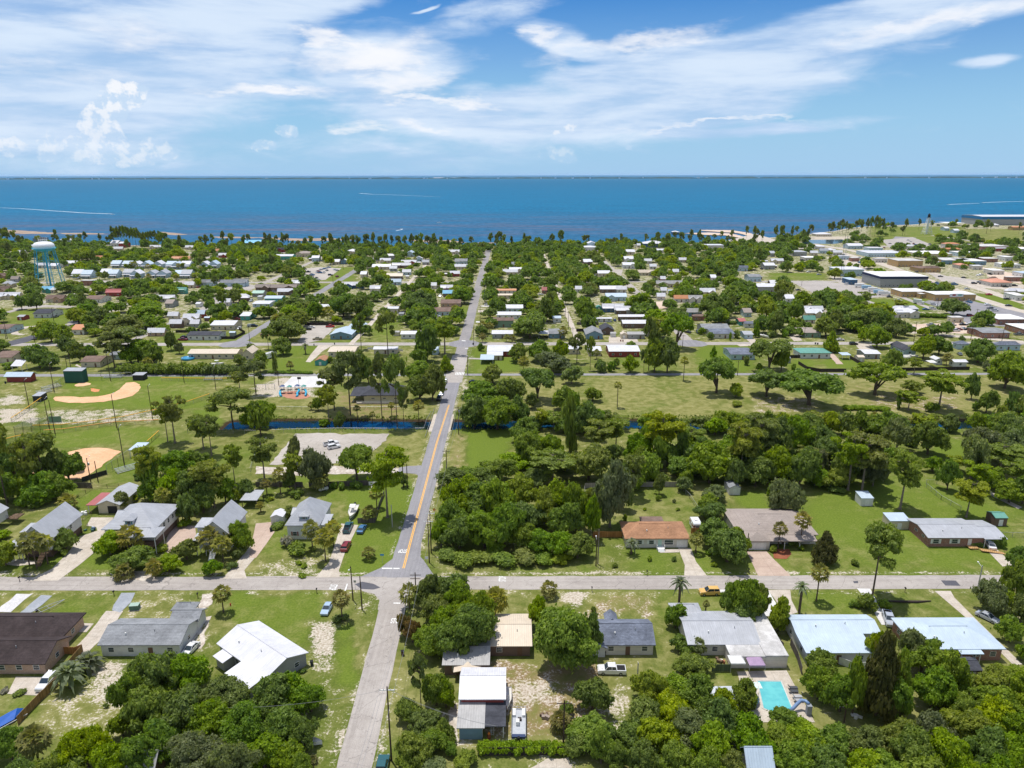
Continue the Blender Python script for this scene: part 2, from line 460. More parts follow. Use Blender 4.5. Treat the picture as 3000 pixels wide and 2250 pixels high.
# ground sheet
COAST=[(-2600,1010)]+[G('P',a,b)for a,b in((-60,713),(200,716),(400,719),(700,722),(900,724),(1100,725),(1400,722),(1700,718),(1900,715),(2040,710),(2200,700),(2330,690),(2430,677),(2520,665),(2750,653),(3060,648))]+[(3400,1650)]
CXS=np.array([p[0]for p in COAST]);CYS=np.array([p[1]for p in COAST])
CANAL_Y,CANAL_X0=273.0,G('r5',1790,250)[0]
def coast_y(x):return np.interp(x,CXS,CYS)+5*np.sin(x*0.031)+3*np.sin(x*0.083+1)
def ground_z(x,y):
 s=np.clip((y-coast_y(x))/12.0,0,1)
 dd=np.abs(y-CANAL_Y-0.8*np.sin(x*0.06))
 t=np.clip((8.0-dd)/4.5,0,1)
 t=t*t*(3-2*t)*np.clip((x-CANAL_X0)/3.0,0,1)
 return-3.0*s-1.7*t
MASK=[('r1',680,820,1000,1210,.74,.8,.2),('r1',350,1000,760,1400,.42,.7,.3),('r1',480,1120,1000,1420,.45,.7,.3),('r1',1530,260,1730,700,.50,.6,.3),('r1',1850,260,2300,520,0,.12,.95),('r1',1020,250,1600,470,.40,.6,.4),('r1',1720,540,2000,900,.2,.3,.6),('r1',460,250,960,470,0,.25,.7),('r1',0,1040,280,1260,.1,.3,.7),('r1',0,260,460,330,.2,.45,.5),('r2',0,240,560,700,0,.2,.85),('r2',410,470,640,770,.80,.5,.2),('r2',430,770,620,1000,.55,.5,.4),('r2',690,380,800,1010,0,.0,1.0),('r2',470,1000,720,1659,.42,.5,.4),('r2',780,230,1000,420,.5,.5,.4),('r2',1000,750,1280,1400,.25,.7,.4),('r2',1560,1050,1650,1480,.6,.7,.1),('r2',1880,760,2074,1480,.3,.75,.3),('r3',-360,760,850,1460,.44,1.02,.1),('r3',0,940,400,1150,.74,1.0,.1),('r3',780,830,960,1500,.66,.7,.2),('r3',0,215,600,300,.50,.7,.2),('r3',470,230,600,370,.85,.6,.2),('r3',600,230,1170,460,.42,.95,.2),('r3',1180,230,2000,500,.05,.45,.7),('r3',1170,460,1340,860,.25,.7,.3),('r3',1550,870,1800,960,0,.2,.9),('r3',300,740,700,960,.30,1.0,.1),('r3',0,1560,480,1659,.5,.6,.4),('r4',250,220,760,420,.08,.35,.8),('r4',860,220,1560,440,.08,.6,.4),('r4',1050,830,1280,1300,.3,.8,.3),('r4',160,860,380,1200,.3,.8,.3),('r4',1500,760,1950,860,.2,.5,.6),('r5',0,130,300,250,.72,.7,.2),('r5',350,150,900,262,.60,.6,.3),('r5',900,170,1310,225,.6,.6,.3),('r5',270,270,1300,440,0,.32,.9),('r5',300,-120,1700,140,0,.30,.9),('r5',800,520,1140,760,.08,.35,.75),('r5',1500,300,2074,600,.1,.5,.6),('r5',1560,140,1790,260,0,.0,1.0),('r5',500,770,900,930,0,.15,.9),('r5',0,1370,480,1430,0,.2,.9),('r5',0,1440,200,1520,.6,.5,.4),('r5',480,1300,960,1440,0,.3,.9),('r5',700,1450,960,1520,.5,.6,.3),('r5',1250,1400,1700,1510,.1,.4,.7),('r6',130,140,750,215,0,.6,.4),('r6',120,270,1380,330,0,.35,.6),('r6',1080,320,1380,590,.15,.7,.5),('r6',200,560,760,600,.2,.6,.5),('r6',300,680,980,730,0,.3,.8),('r6',500,750,960,950,0,.35,.8),('r6',700,680,1320,1470,0,.12,.92),('r6',0,1120,500,1340,.08,.4,.7),('r6',0,1340,560,1500,.50,.55,.4),('r6',1690,280,2060,620,0,.0,1.0),('r6',1560,330,1710,620,.25,.9,.2),('r6',1300,1380,1400,1480,.1,.3,.8),('r6',450,1300,640,1400,.45,.8,.1),('r7',600,1190,1400,1490,.12,.45,.6),('r7',760,1240,900,1480,.48,.5,.4),('r7',600,1400,960,1480,.40,.5,.4),('r7',930,770,1500,1100,.05,.45,.6),('r7',1800,800,2074,940,0,.05,1.0),('r7',1440,1250,1990,1490,0,.25,.9),('r7',0,1420,640,1490,.15,.4,.7),('r7',540,850,640,1120,.2,1.0,0),('r7',0,150,800,270,.1,.7,.3),('r7',870,270,1750,400,.08,.6,.5),('r8',220,650,2074,1490,0,.22,.85),('r8',850,1350,1250,1490,.05,.45,.6),('r8',1330,380,1620,560,0,.1,.95),('r8',640,270,1620,330,0,.3,.8),('r8',-20,950,230,1480,0,.25,.8),('m4',-300,930,1500,1360,.10,.74,.45),('m4',600,600,960,890,.05,.6,.6),('m4',900,590,1500,890,0,.05,.95),('m4',1480,1150,2212,1330,.45,.95,.1),('m4',1900,740,2212,880,0,.05,1.0),('m4',0,620,640,880,.15,.4,.7),('m5',200,930,2212,1330,.20,.85,.3),('m5',560,1130,1500,1300,.40,.95,.1),('m5',0,740,420,850,0,.05,1.0),('m5',830,860,1900,890,0,.1,.9),('m5',500,90,1200,230,0,.1,.9),('m5',1680,40,2212,200,0,.1,.9),('m5',960,370,1600,470,.95,.8,.1),('m5',950,300,1400,330,0,.3,.7),('m3',640,720,1200,900,0,.1,.95),('m3',640,610,780,720,0,.1,.95),('m3',560,940,640,1150,.7,.7,.2),('m3',1230,940,1900,1370,.12,.75,.4),('m3',730,240,950,340,.05,.6,.6),('m3',500,150,660,300,0,.3,.9),('m2',500,930,1200,1160,.82,.6,.2),('m2',740,1160,1700,1300,.15,.75,.3),('m2',1400,1090,2212,1400,.2,.95,.1),('m2',680,600,1200,900,0,.2,.9),('m2',440,940,740,1010,0,.4,.8),('m2',0,460,800,570,0,.4,.7),('m2',1180,530,1600,570,0,.3,.8),('m2',1790,340,2060,560,0,.25,.85),('m2',480,480,700,570,0,.6,.5),('m1',0,1130,290,1240,.75,.7,.1),('m1',0,1280,150,1420,.85,.6,.1),('m1',0,990,700,1130,.3,.7,.4),('m1',700,900,2212,1270,0,.28,.9),('m1',500,1290,1800,1420,.60,.6,.3),('m1',0,200,850,420,0,.35,.8),('m1',1700,480,2212,700,0,.35,.8),('f4',880,130,1700,290,.1,.4,.8),('f4',1700,150,2212,270,.15,.6,.6),('f4',0,530,500,590,0,.3,.9),('f4',330,215,720,245,.95,.5,.1),('f4',0,250,560,420,.5,.6,.3),('f2',560,480,860,610,0,.3,.9),('f2',480,620,640,690,0,.3,.9),]
Y1A,Y1B=G('r3',0,1597-1382.6)[1],G('r3',0,104)[1]
Y1=(Y1A+Y1B)/2
XR=[(-26.4,60),(-27.0,100),(-28.2,Y1),(-28.3,246),(-28.6,340),(-29.0,432),(-30.4,672),(-31.2,960)]
def masks(x,y):
 far=np.clip((y-330)/200.0,0,1)
 r=0.22+0.30*far;g=0.52+0.10*far;b=0.40-0.12*far
 r=r+0*x;g=g+0*x;b=b+0*x
 town=np.clip((x-(y*0.35+60))/120.0,0,1)*np.clip((y-430)/60,0,1)
 r=r+0.06*town
 sh=np.clip(1-np.abs(y-coast_y(x)+2)/14.0,0,1)
 for reg,x0,y0,x1,y1,a,d,l in MASK:
  q=[G(reg,*c)for c in((x0,y1),(x1,y1),(x0,y0),(x1,y0))]
  ya,yb=q[0][1],q[2][1]
  t=np.clip((y-ya)/max(yb-ya,1e-3),0,1)
  xa=q[0][0]+(q[2][0]-q[0][0])*t
  xb=q[1][0]+(q[3][0]-q[1][0])*t
  cx,hx,cy,hy=(xa+xb)/2,(xb-xa)/2,(ya+yb)/2,(yb-ya)/2
  fe=max(1.6,0.22*min(float(np.min(np.abs(hx)))if np.size(hx)else 5,hy))
  wob=0.9*np.sin(x*.41+y*.23)+0.7*np.sin(x*-.3+y*.67)
  dx=hx-np.abs(x-cx)+fe*.5+wob;dy=hy-np.abs(y-cy)+fe*.5+wob
  k=np.clip(np.minimum(dx,dy)/(fe*1.6),0,1)
  r=r+(a-r)*k;g=g+(d-g)*k;b=b+(l-b)*k
 cb=np.clip((11.0-np.abs(y-CANAL_Y))/3.0,0,1)*np.clip((x-CANAL_X0)/3.0,0,1)
 b=np.maximum(b,cb*0.7);r=r*(1-cb)
 r=np.maximum(r,sh*1.1)
 for e in(np.abs(np.abs(x-np.interp(y,[p[1]for p in XR],[p[0]for p in XR]))-3.6),np.abs(np.abs(y-Y1)-4.2)):
  r=np.maximum(r,np.clip(1-e/1.5,0,1)*.62)
 return np.stack([r,g,b,np.ones_like(r)],-1)
gv=[];gf=[];off=0
for xa,xb,ya,yb,stp in((-230,230,84,330,1.5),(-740,-230,84,330,6),(230,740,84,330,6),(-740,740,-300,84,32),(-900,1300,330,1690,6),(-3500,-900,330,1690,68),(1300,3500,330,1690,68),(-3500,-740,-300,330,90),(740,3500,-300,330,90)):
 nx=int(round((xb-xa)/stp))+1;ny=int(round((yb-ya)/stp))+1
 X,Y=np.meshgrid(np.linspace(xa,xb,nx),np.linspace(ya,yb,ny))
 gv.append(np.stack([X.ravel(),Y.ravel()],-1))
 i=np.arange(nx*ny).reshape(ny,nx)
 gf.append(np.stack([i[:-1,:-1],i[:-1,1:],i[1:,1:],i[1:,:-1]],-1).reshape(-1,4)+off)
 off+=nx*ny
gv=np.concatenate(gv);gf=np.concatenate(gf)
def np_mesh(name,V,Fq,mat,smooth=False):
 me=bpy.data.meshes.new(name)
 k=Fq.shape[1]
 me.vertices.add(len(V));me.vertices.foreach_set('co',np.ascontiguousarray(V,dtype=np.float32).ravel())
 me.loops.add(Fq.size);me.loops.foreach_set('vertex_index',np.ascontiguousarray(Fq,dtype=np.int32).ravel())
 me.polygons.add(len(Fq));me.polygons.foreach_set('loop_start',np.arange(0,Fq.size,k,dtype=np.int32))
 me.polygons.foreach_set('use_smooth',np.full(len(Fq),smooth))
 me.materials.append(mat)
 me.update(calc_edges=True)
 me.validate()
 return me
def ground_mat():
 m,t=newmat('grass_and_sand')
 g=t.add('ShaderNodeNewGeometry').outputs['Position']
 at=t.add('ShaderNodeAttribute',attribute_name='cover')
 s=t.add('ShaderNodeSeparateColor',ins={0:at.outputs['Color']})
 n1=t.noise(g,0.045,4.0,0.6);n2=t.noise(g,0.28,5.0,0.65,0.4);n3=t.noise(g,1.9,4.0,0.7);n4=t.noise(g,0.012,3.0,0.6)
 def sg(n,k):return t.m('MULTIPLY',t.m('SUBTRACT',n,0.5),k)
 dry=t.mr(t.m('ADD',t.m('ADD',s.outputs[1],sg(n1,1.5)),t.m('ADD',sg(n2,0.9),sg(n3,0.5))),0.15,0.9)
 lush=t.mr(t.m('ADD',t.m('ADD',s.outputs[2],sg(n1,-0.8)),sg(n2,0.5)),0.25,1.0)
 sand=t.mr(t.m('ADD',t.m('ADD',s.outputs[0],sg(n2,1.5)),sg(n3,1.5)),0.47,0.74)
 deep=t.mix(t.mr(n3,0.3,0.7),(0.072,0.102,0.018),(0.116,0.147,0.027))
 bright=t.mix(t.mr(n3,0.3,0.7),(0.096,0.142,0.018),(0.152,0.198,0.032))
 gr=t.mix(lush,deep,bright)
 straw=t.mix(t.mr(n2,0.35,0.65),(0.165,0.168,0.048),(0.260,0.245,0.095))
 brown=t.mix(t.mr(n3,0.35,0.65),(0.200,0.130,0.070),(0.270,0.190,0.110))
 straw=t.mix(t.mr(t.m('ADD',s.outputs[1],sg(n2,0.8)),0.85,1.15),straw,brown)
 c=t.mix(dry,gr,straw)
 sandc=t.mix(t.mr(n3,0.35,0.65),(0.34,0.275,0.205),(0.60,0.545,0.470))
 c=t.mix(t.m('MULTIPLY',sand,0.92),c,sandc)
 c=t.mix(t.mr(n3,0.66,0.8,0.0,0.35),c,(0.05,0.06,0.015))
 pz=t.add('ShaderNodeSeparateXYZ',ins={0:g})
 c=t.mix(t.mr(t.m('ADD',pz.outputs[2],sg(n2,0.8)),-0.25,-0.75),c,(0.055,0.038,0.022))
 finish(t,princ(t,c,1.0,0.05,0.0,t.noise(g,3.5,3.0,0.7),0.55,0.08))
 return m
gz=ground_z(gv[:,0],gv[:,1])
me=np_mesh('ground',np.column_stack([gv,gz]),gf,ground_mat(),True)
ca_=me.color_attributes.new('cover','FLOAT_COLOR','POINT')
ca_.data.foreach_set('color',masks(gv[:,0],gv[:,1]).astype(np.float32).ravel())
ground=bpy.data.objects.new('ground',me);COL.objects.link(ground);ground['kind']='structure'
# water
def sea_mat():
 m,t=newmat('sea_water')
 g=t.add('ShaderNodeNewGeometry').outputs['Position']
 s=t.add('ShaderNodeSeparateXYZ',ins={0:g})
 big=t.noise(t.xyz(t.m('MULTIPLY',s.outputs[0],0.0006),t.m('MULTIPLY',s.outputs[1],0.003),0),1.0,4.0,0.6)
 yy=t.m('ADD',s.outputs[1],t.m('MULTIPLY',t.m('SUBTRACT',big,0.5),500.0))
 c=t.mix(t.mr(yy,1150,2300),(0.022,0.130,0.255),(0.004,0.160,0.305))
 c=t.mix(t.mr(yy,2300,9000),c,(0.000,0.130,0.245))
 sw=t.noise(t.xyz(t.m('MULTIPLY',s.outputs[0],0.004),t.m('MULTIPLY',s.outputs[1],0.012),5),1.0,6.0,0.7)
 c=t.mix(t.mr(sw,0.35,0.65,0.0,0.4),c,(0.003,0.085,0.170))
 band=t.noise(t.xyz(t.m('MULTIPLY',s.outputs[0],0.004),t.m('MULTIPLY',s.outputs[1],0.022),3),1.0,5.0,0.65,0.6)
 sh=t.m('MULTIPLY',t.mr(s.outputs[1],1150,1260,0.0,1.0),t.mr(yy,1350,2100,1.0,0.0))
 c=t.mix(t.m('MULTIPLY',t.m('MULTIPLY',t.mr(band,0.40,0.70),sh),0.85),c,(0.120,0.120,0.170))
 ch=t.noise(t.xyz(t.m('MULTIPLY',s.outputs[0],0.08),t.m('MULTIPLY',s.outputs[1],0.05),0),1.0,3.0,0.7)
 c=t.mix(t.mr(ch,0.35,0.7,0.0,0.55),c,(0.003,0.045,0.095))
 b=t.noise(g,0.35,4.0,0.65)
 finish(t,princ(t,c,0.5,0.05,0.0,b,0.6,0.6))
 return m
MB().quad((-90000,1000,-0.8),(90000,1000,-0.8),(90000,75000,-0.8),(-90000,75000,-0.8)).build('sea_water',sea_mat(),kind='structure')
def canal_mat():
 m,t=newmat('canal_water')
 g=t.add('ShaderNodeNewGeometry').outputs['Position']
 finish(t,princ(t,t.mix(t.mr(t.noise(g,0.10,4.0),0.44,0.56),(0.006,0.016,0.018),(0.002,0.036,0.090)),0.10,0.3,0.0,t.noise(g,1.2,2.0),0.12,0.05))
 return m
MB().quad((CANAL_X0-2,CANAL_Y-8,-1.2),(900,CANAL_Y-8,-1.2),(900,CANAL_Y+8,-1.2),(CANAL_X0-2,CANAL_Y+8,-1.2)).build('canal_water',canal_mat(),kind='structure')
# sheets: roads, drives, lots
M_ROAD_OLD=pavement('old_road',(0.330,0.300,0.275),(0.405,0.372,0.345))
M_ROAD=pavement('asphalt',(0.235,0.228,0.245),(0.275,0.268,0.28),crack=0.2,streak='y')
M_ROAD_DK=pavement('fresh_asphalt',(0.085,0.085,0.10),(0.11,0.11,0.125),crack=0.1)
M_CONC=pavement('concrete',(0.43,0.375,0.31),(0.53,0.475,0.41),joint=3.0,crack=0.15,patch=0.15)
M_CONC_W=pavement('pale_concrete',(0.52,0.51,0.50),(0.64,0.63,0.61),crack=0.2,patch=0.1)
M_PINK=pavement('pink_concrete',(0.42,0.315,0.255),(0.50,0.39,0.32),joint=4.0,crack=0.15,patch=0.1)
M_LOT=pavement('broken_lot',(0.36,0.325,0.285),(0.45,0.41,0.37),crack=0.45)
M_GRAVEL=pavement('blue_gravel',(0.27,0.29,0.32),(0.36,0.38,0.41),grain=3.0,crack=0.0)
M_SHELL=pavement('white_shell',(0.50,0.49,0.49),(0.66,0.65,0.66),grain=3.0,crack=0.0)
M_DIRT=pavement('sandy_track',(0.40,0.34,0.28),(0.56,0.51,0.45),grain=1.2,crack=0.0,patch=0.3)
M_CLAY=pavement('orange_clay',(0.62,0.36,0.20),(0.70,0.44,0.27),grain=1.5,crack=0.0,patch=0.12)
M_CLAY_R=pavement('red_clay',(0.58,0.20,0.08),(0.66,0.28,0.13),grain=1.5,crack=0.0)
M_CLAY_P=pavement('pink_sand_lot',(0.52,0.39,0.30),(0.60,0.49,0.40),grain=1.0,crack=0.0)
M_PAINT=flat('road_paint',(0.72,0.72,0.70),0.7,var=0.25,scale=3)
M_YEL=flat('yellow_paint',(0.85,0.44,0.05),0.7,var=0.15,scale=2)
def tidy(pts,jit,step=2.0):
 out=[]
 n=len(pts)
 for i in range(n):
  a,b=Vector(pts[i]),Vector(pts[(i+1)%n])
  L=(b-a).length
  k=max(1,int(L/step))
  for j in range(k):
   p=a.lerp(b,j/k)
   nrm=Vector((-(b-a).y,(b-a).x)).normalized()
   p=p+nrm*RNG.gauss(0,jit)
   out.append((p.x,p.y))
 return out
def sheet(name,pts,mat,z=0.03,jit=0.0,kind='structure',step=2.0,**kw):
 if jit:pts=tidy(pts,jit,step)
 b=MB()
 b.add([(x,y,z)for x,y in pts],[tuple(range(len(pts)))])
 o=b.build(name,mat,**kw)
 if kind:o['kind']=kind
 me_=o.data
 if me_.polygons[0].normal.z<0:
  me_.flip_normals()
 return o
def psheet(name,reg,pts,mat,z=0.03,jit=0.0,**kw):
 it=iter(pts)
 return sheet(name,[G(reg,a,b)for a,b in zip(it,it)],mat,z,jit,**kw)
def strip(name,pts,wid,mat,z=0.03,jit=0.1,kind='structure'):
 """a road along centre points in metres"""
 P=[]
 for i in range(len(pts)-1):
  a,b=Vector(pts[i]),Vector(pts[i+1])
  k=max(1,int((b-a).length/5.0))
  P+=[a.lerp(b,j/k)for j in range(k)]
 P.append(Vector(pts[-1]))
 vs=[];fs=[]
 for i,p in enumerate(P):
  d=(P[min(i+1,len(P)-1)]-P[max(i-1,0)]).normalized()
  n=Vector((-d.y,d.x))
  for sgn in(1,-1):
   q=p+n*sgn*(wid/2+RNG.gauss(0,jit))
   vs.append((q.x,q.y,z))
 for i in range(len(P)-1):
  fs.append((2*i,2*i+1,2*i+3,2*i+2))
 o=MB().add(vs,fs).build(name,mat)
 o['kind']=kind
 if o.data.polygons[0].normal.z<0:o.data.flip_normals()
 return o
strip('street',[(-700,Y1),(700,Y1)],Y1B-Y1A,pavement('old_street',(0.325,0.292,0.268),(0.40,0.365,0.335),streak='x'),0.030)
strip('road',XR[:3],6.1,pavement('old_road_south',(0.335,0.302,0.276),(0.415,0.380,0.350),streak='y'),0.034)
strip('road',XR[2:5],6.5,M_ROAD,0.038,0.06)
strip('road',[(-28.8,331),(-28.9,386)],8.8,M_ROAD_OLD,0.042)
strip('road',XR[4:],6.6,pavement('road_mid',(0.24,0.228,0.232),(0.30,0.28,0.275)),0.036)
sheet('intersection',[G('r6',*p)for p in((850,1492),(1010,1420),(1130,1330),(1175,1230),(1335,1230),(1335,1330),(1400,1420),(1440,1480),(1440,1500))],M_ROAD,0.042,0.05)
sheet('intersection',[G('r2',*p)for p in((860,228),(960,250),(1000,300),(985,380),(1160,380),(1175,280),(1215,225),(1280,214),(1280,116),(830,118))],M_ROAD_OLD,0.044,0.06)
psheet('asphalt_patch','r2',(800,170,860,150,960,165,1010,200,950,215,850,212),M_ROAD_DK,0.048,0.15)
psheet('asphalt_patch','r4',(1400,140,1520,142,1560,184,1440,182),M_ROAD_DK,0.048,0.05)
psheet('asphalt_patch','r4',(685,142,730,144,733,166,700,164),M_ROAD_DK,0.048,0.1)
Y2=G('m4',0,578)[1];Y3=G('P',1500,826)[1];YP=G('P',1500,1097.5)[1]
strip('street',[(-700,Y2),(700,Y2)],7.5,M_ROAD_OLD,0.030)
strip('street',[(-700,Y3),(330,Y3)],7.5,M_ROAD_OLD,0.030)
strip('street',[(-700,925),(-200,935),(100,950),(400,975),(700,1040),(1200,1140)],9,M_ROAD_OLD,0.030)
strip('path',[(-700,YP),(-33,YP)],4.6,pavement('path_grey',(0.24,0.235,0.25),(0.30,0.29,0.30)),0.030)
strip('path',[(-24,YP),(700,YP)],3.8,MATS['path_grey'],0.030)
for x_,w_,m_ in((-232,5.5,M_ROAD_OLD),(-165,7.0,M_ROAD),(-96,3.4,M_DIRT),(40,3.2,M_DIRT),(107,6.5,M_ROAD_OLD)):
 strip('road' if w_>5 else 'lane',[(x_,Y2-2),(x_,940)],w_,m_,0.036,0.2)
strip('road',[(-300,Y2),(-300,940)],6.0,M_ROAD_OLD,0.036)
strip('road',[(-372,420),(-372,940)],6.0,M_ROAD_OLD,0.036)
for r_ in(-28.6,-165,107):
 sheet('intersection',[(r_-9,Y2-4),(r_-4.5,Y2-8),(r_+4.5,Y2-8),(r_+9,Y2-4),(r_+9,Y2+4),(r_+4.5,Y2+9),(r_-4.5,Y2+9),(r_-9,Y2+4)],M_ROAD,0.046)
psheet('road','m1',(75,560,120,600,300,560,480,480,470,440,300,500),M_ROAD_DK,0.05)
psheet('road','m1',(140,195,500,160,860,178,1100,175,1100,205,860,195,500,185,150,215),M_ROAD_OLD,0.04)
psheet('road','m1',(720,350,830,310,900,320,860,380),M_ROAD_DK,0.04)
psheet('road','f1',(560,595,2000,600,2212,640,1900,850,1690,870,1900,700,1800,630,560,618),M_ROAD_OLD,0.034)
HW=[G('P',a,b)for a,b in((3060,935),(2860,872),(2700,815),(2560,765),(2440,735),(2330,715))]
strip('road',HW,11,M_CONC,0.034)
HW2=[(x+26,y+6)for x,y in HW]
strip('road',HW2,10,M_CONC,0.034)
strip('road',[G('P',a,b)for a,b in((2400,912),(2600,905),(2420,840),(2330,828),(2250,822))],7,M_ROAD_OLD,0.05)
strip('road',[G('m5',a,b)for a,b in((700,0),(980,110),(1250,215))],5,M_ROAD_OLD,0.055)
strip('road',[G('m5',a,b)for a,b in((700,420),(1250,478),(2212,560))],7,M_CONC,0.05)
strip('road',[G('f4',a,b)for a,b in((1420,205),(1700,245),(1960,285))],8,M_ROAD_OLD,0.05)
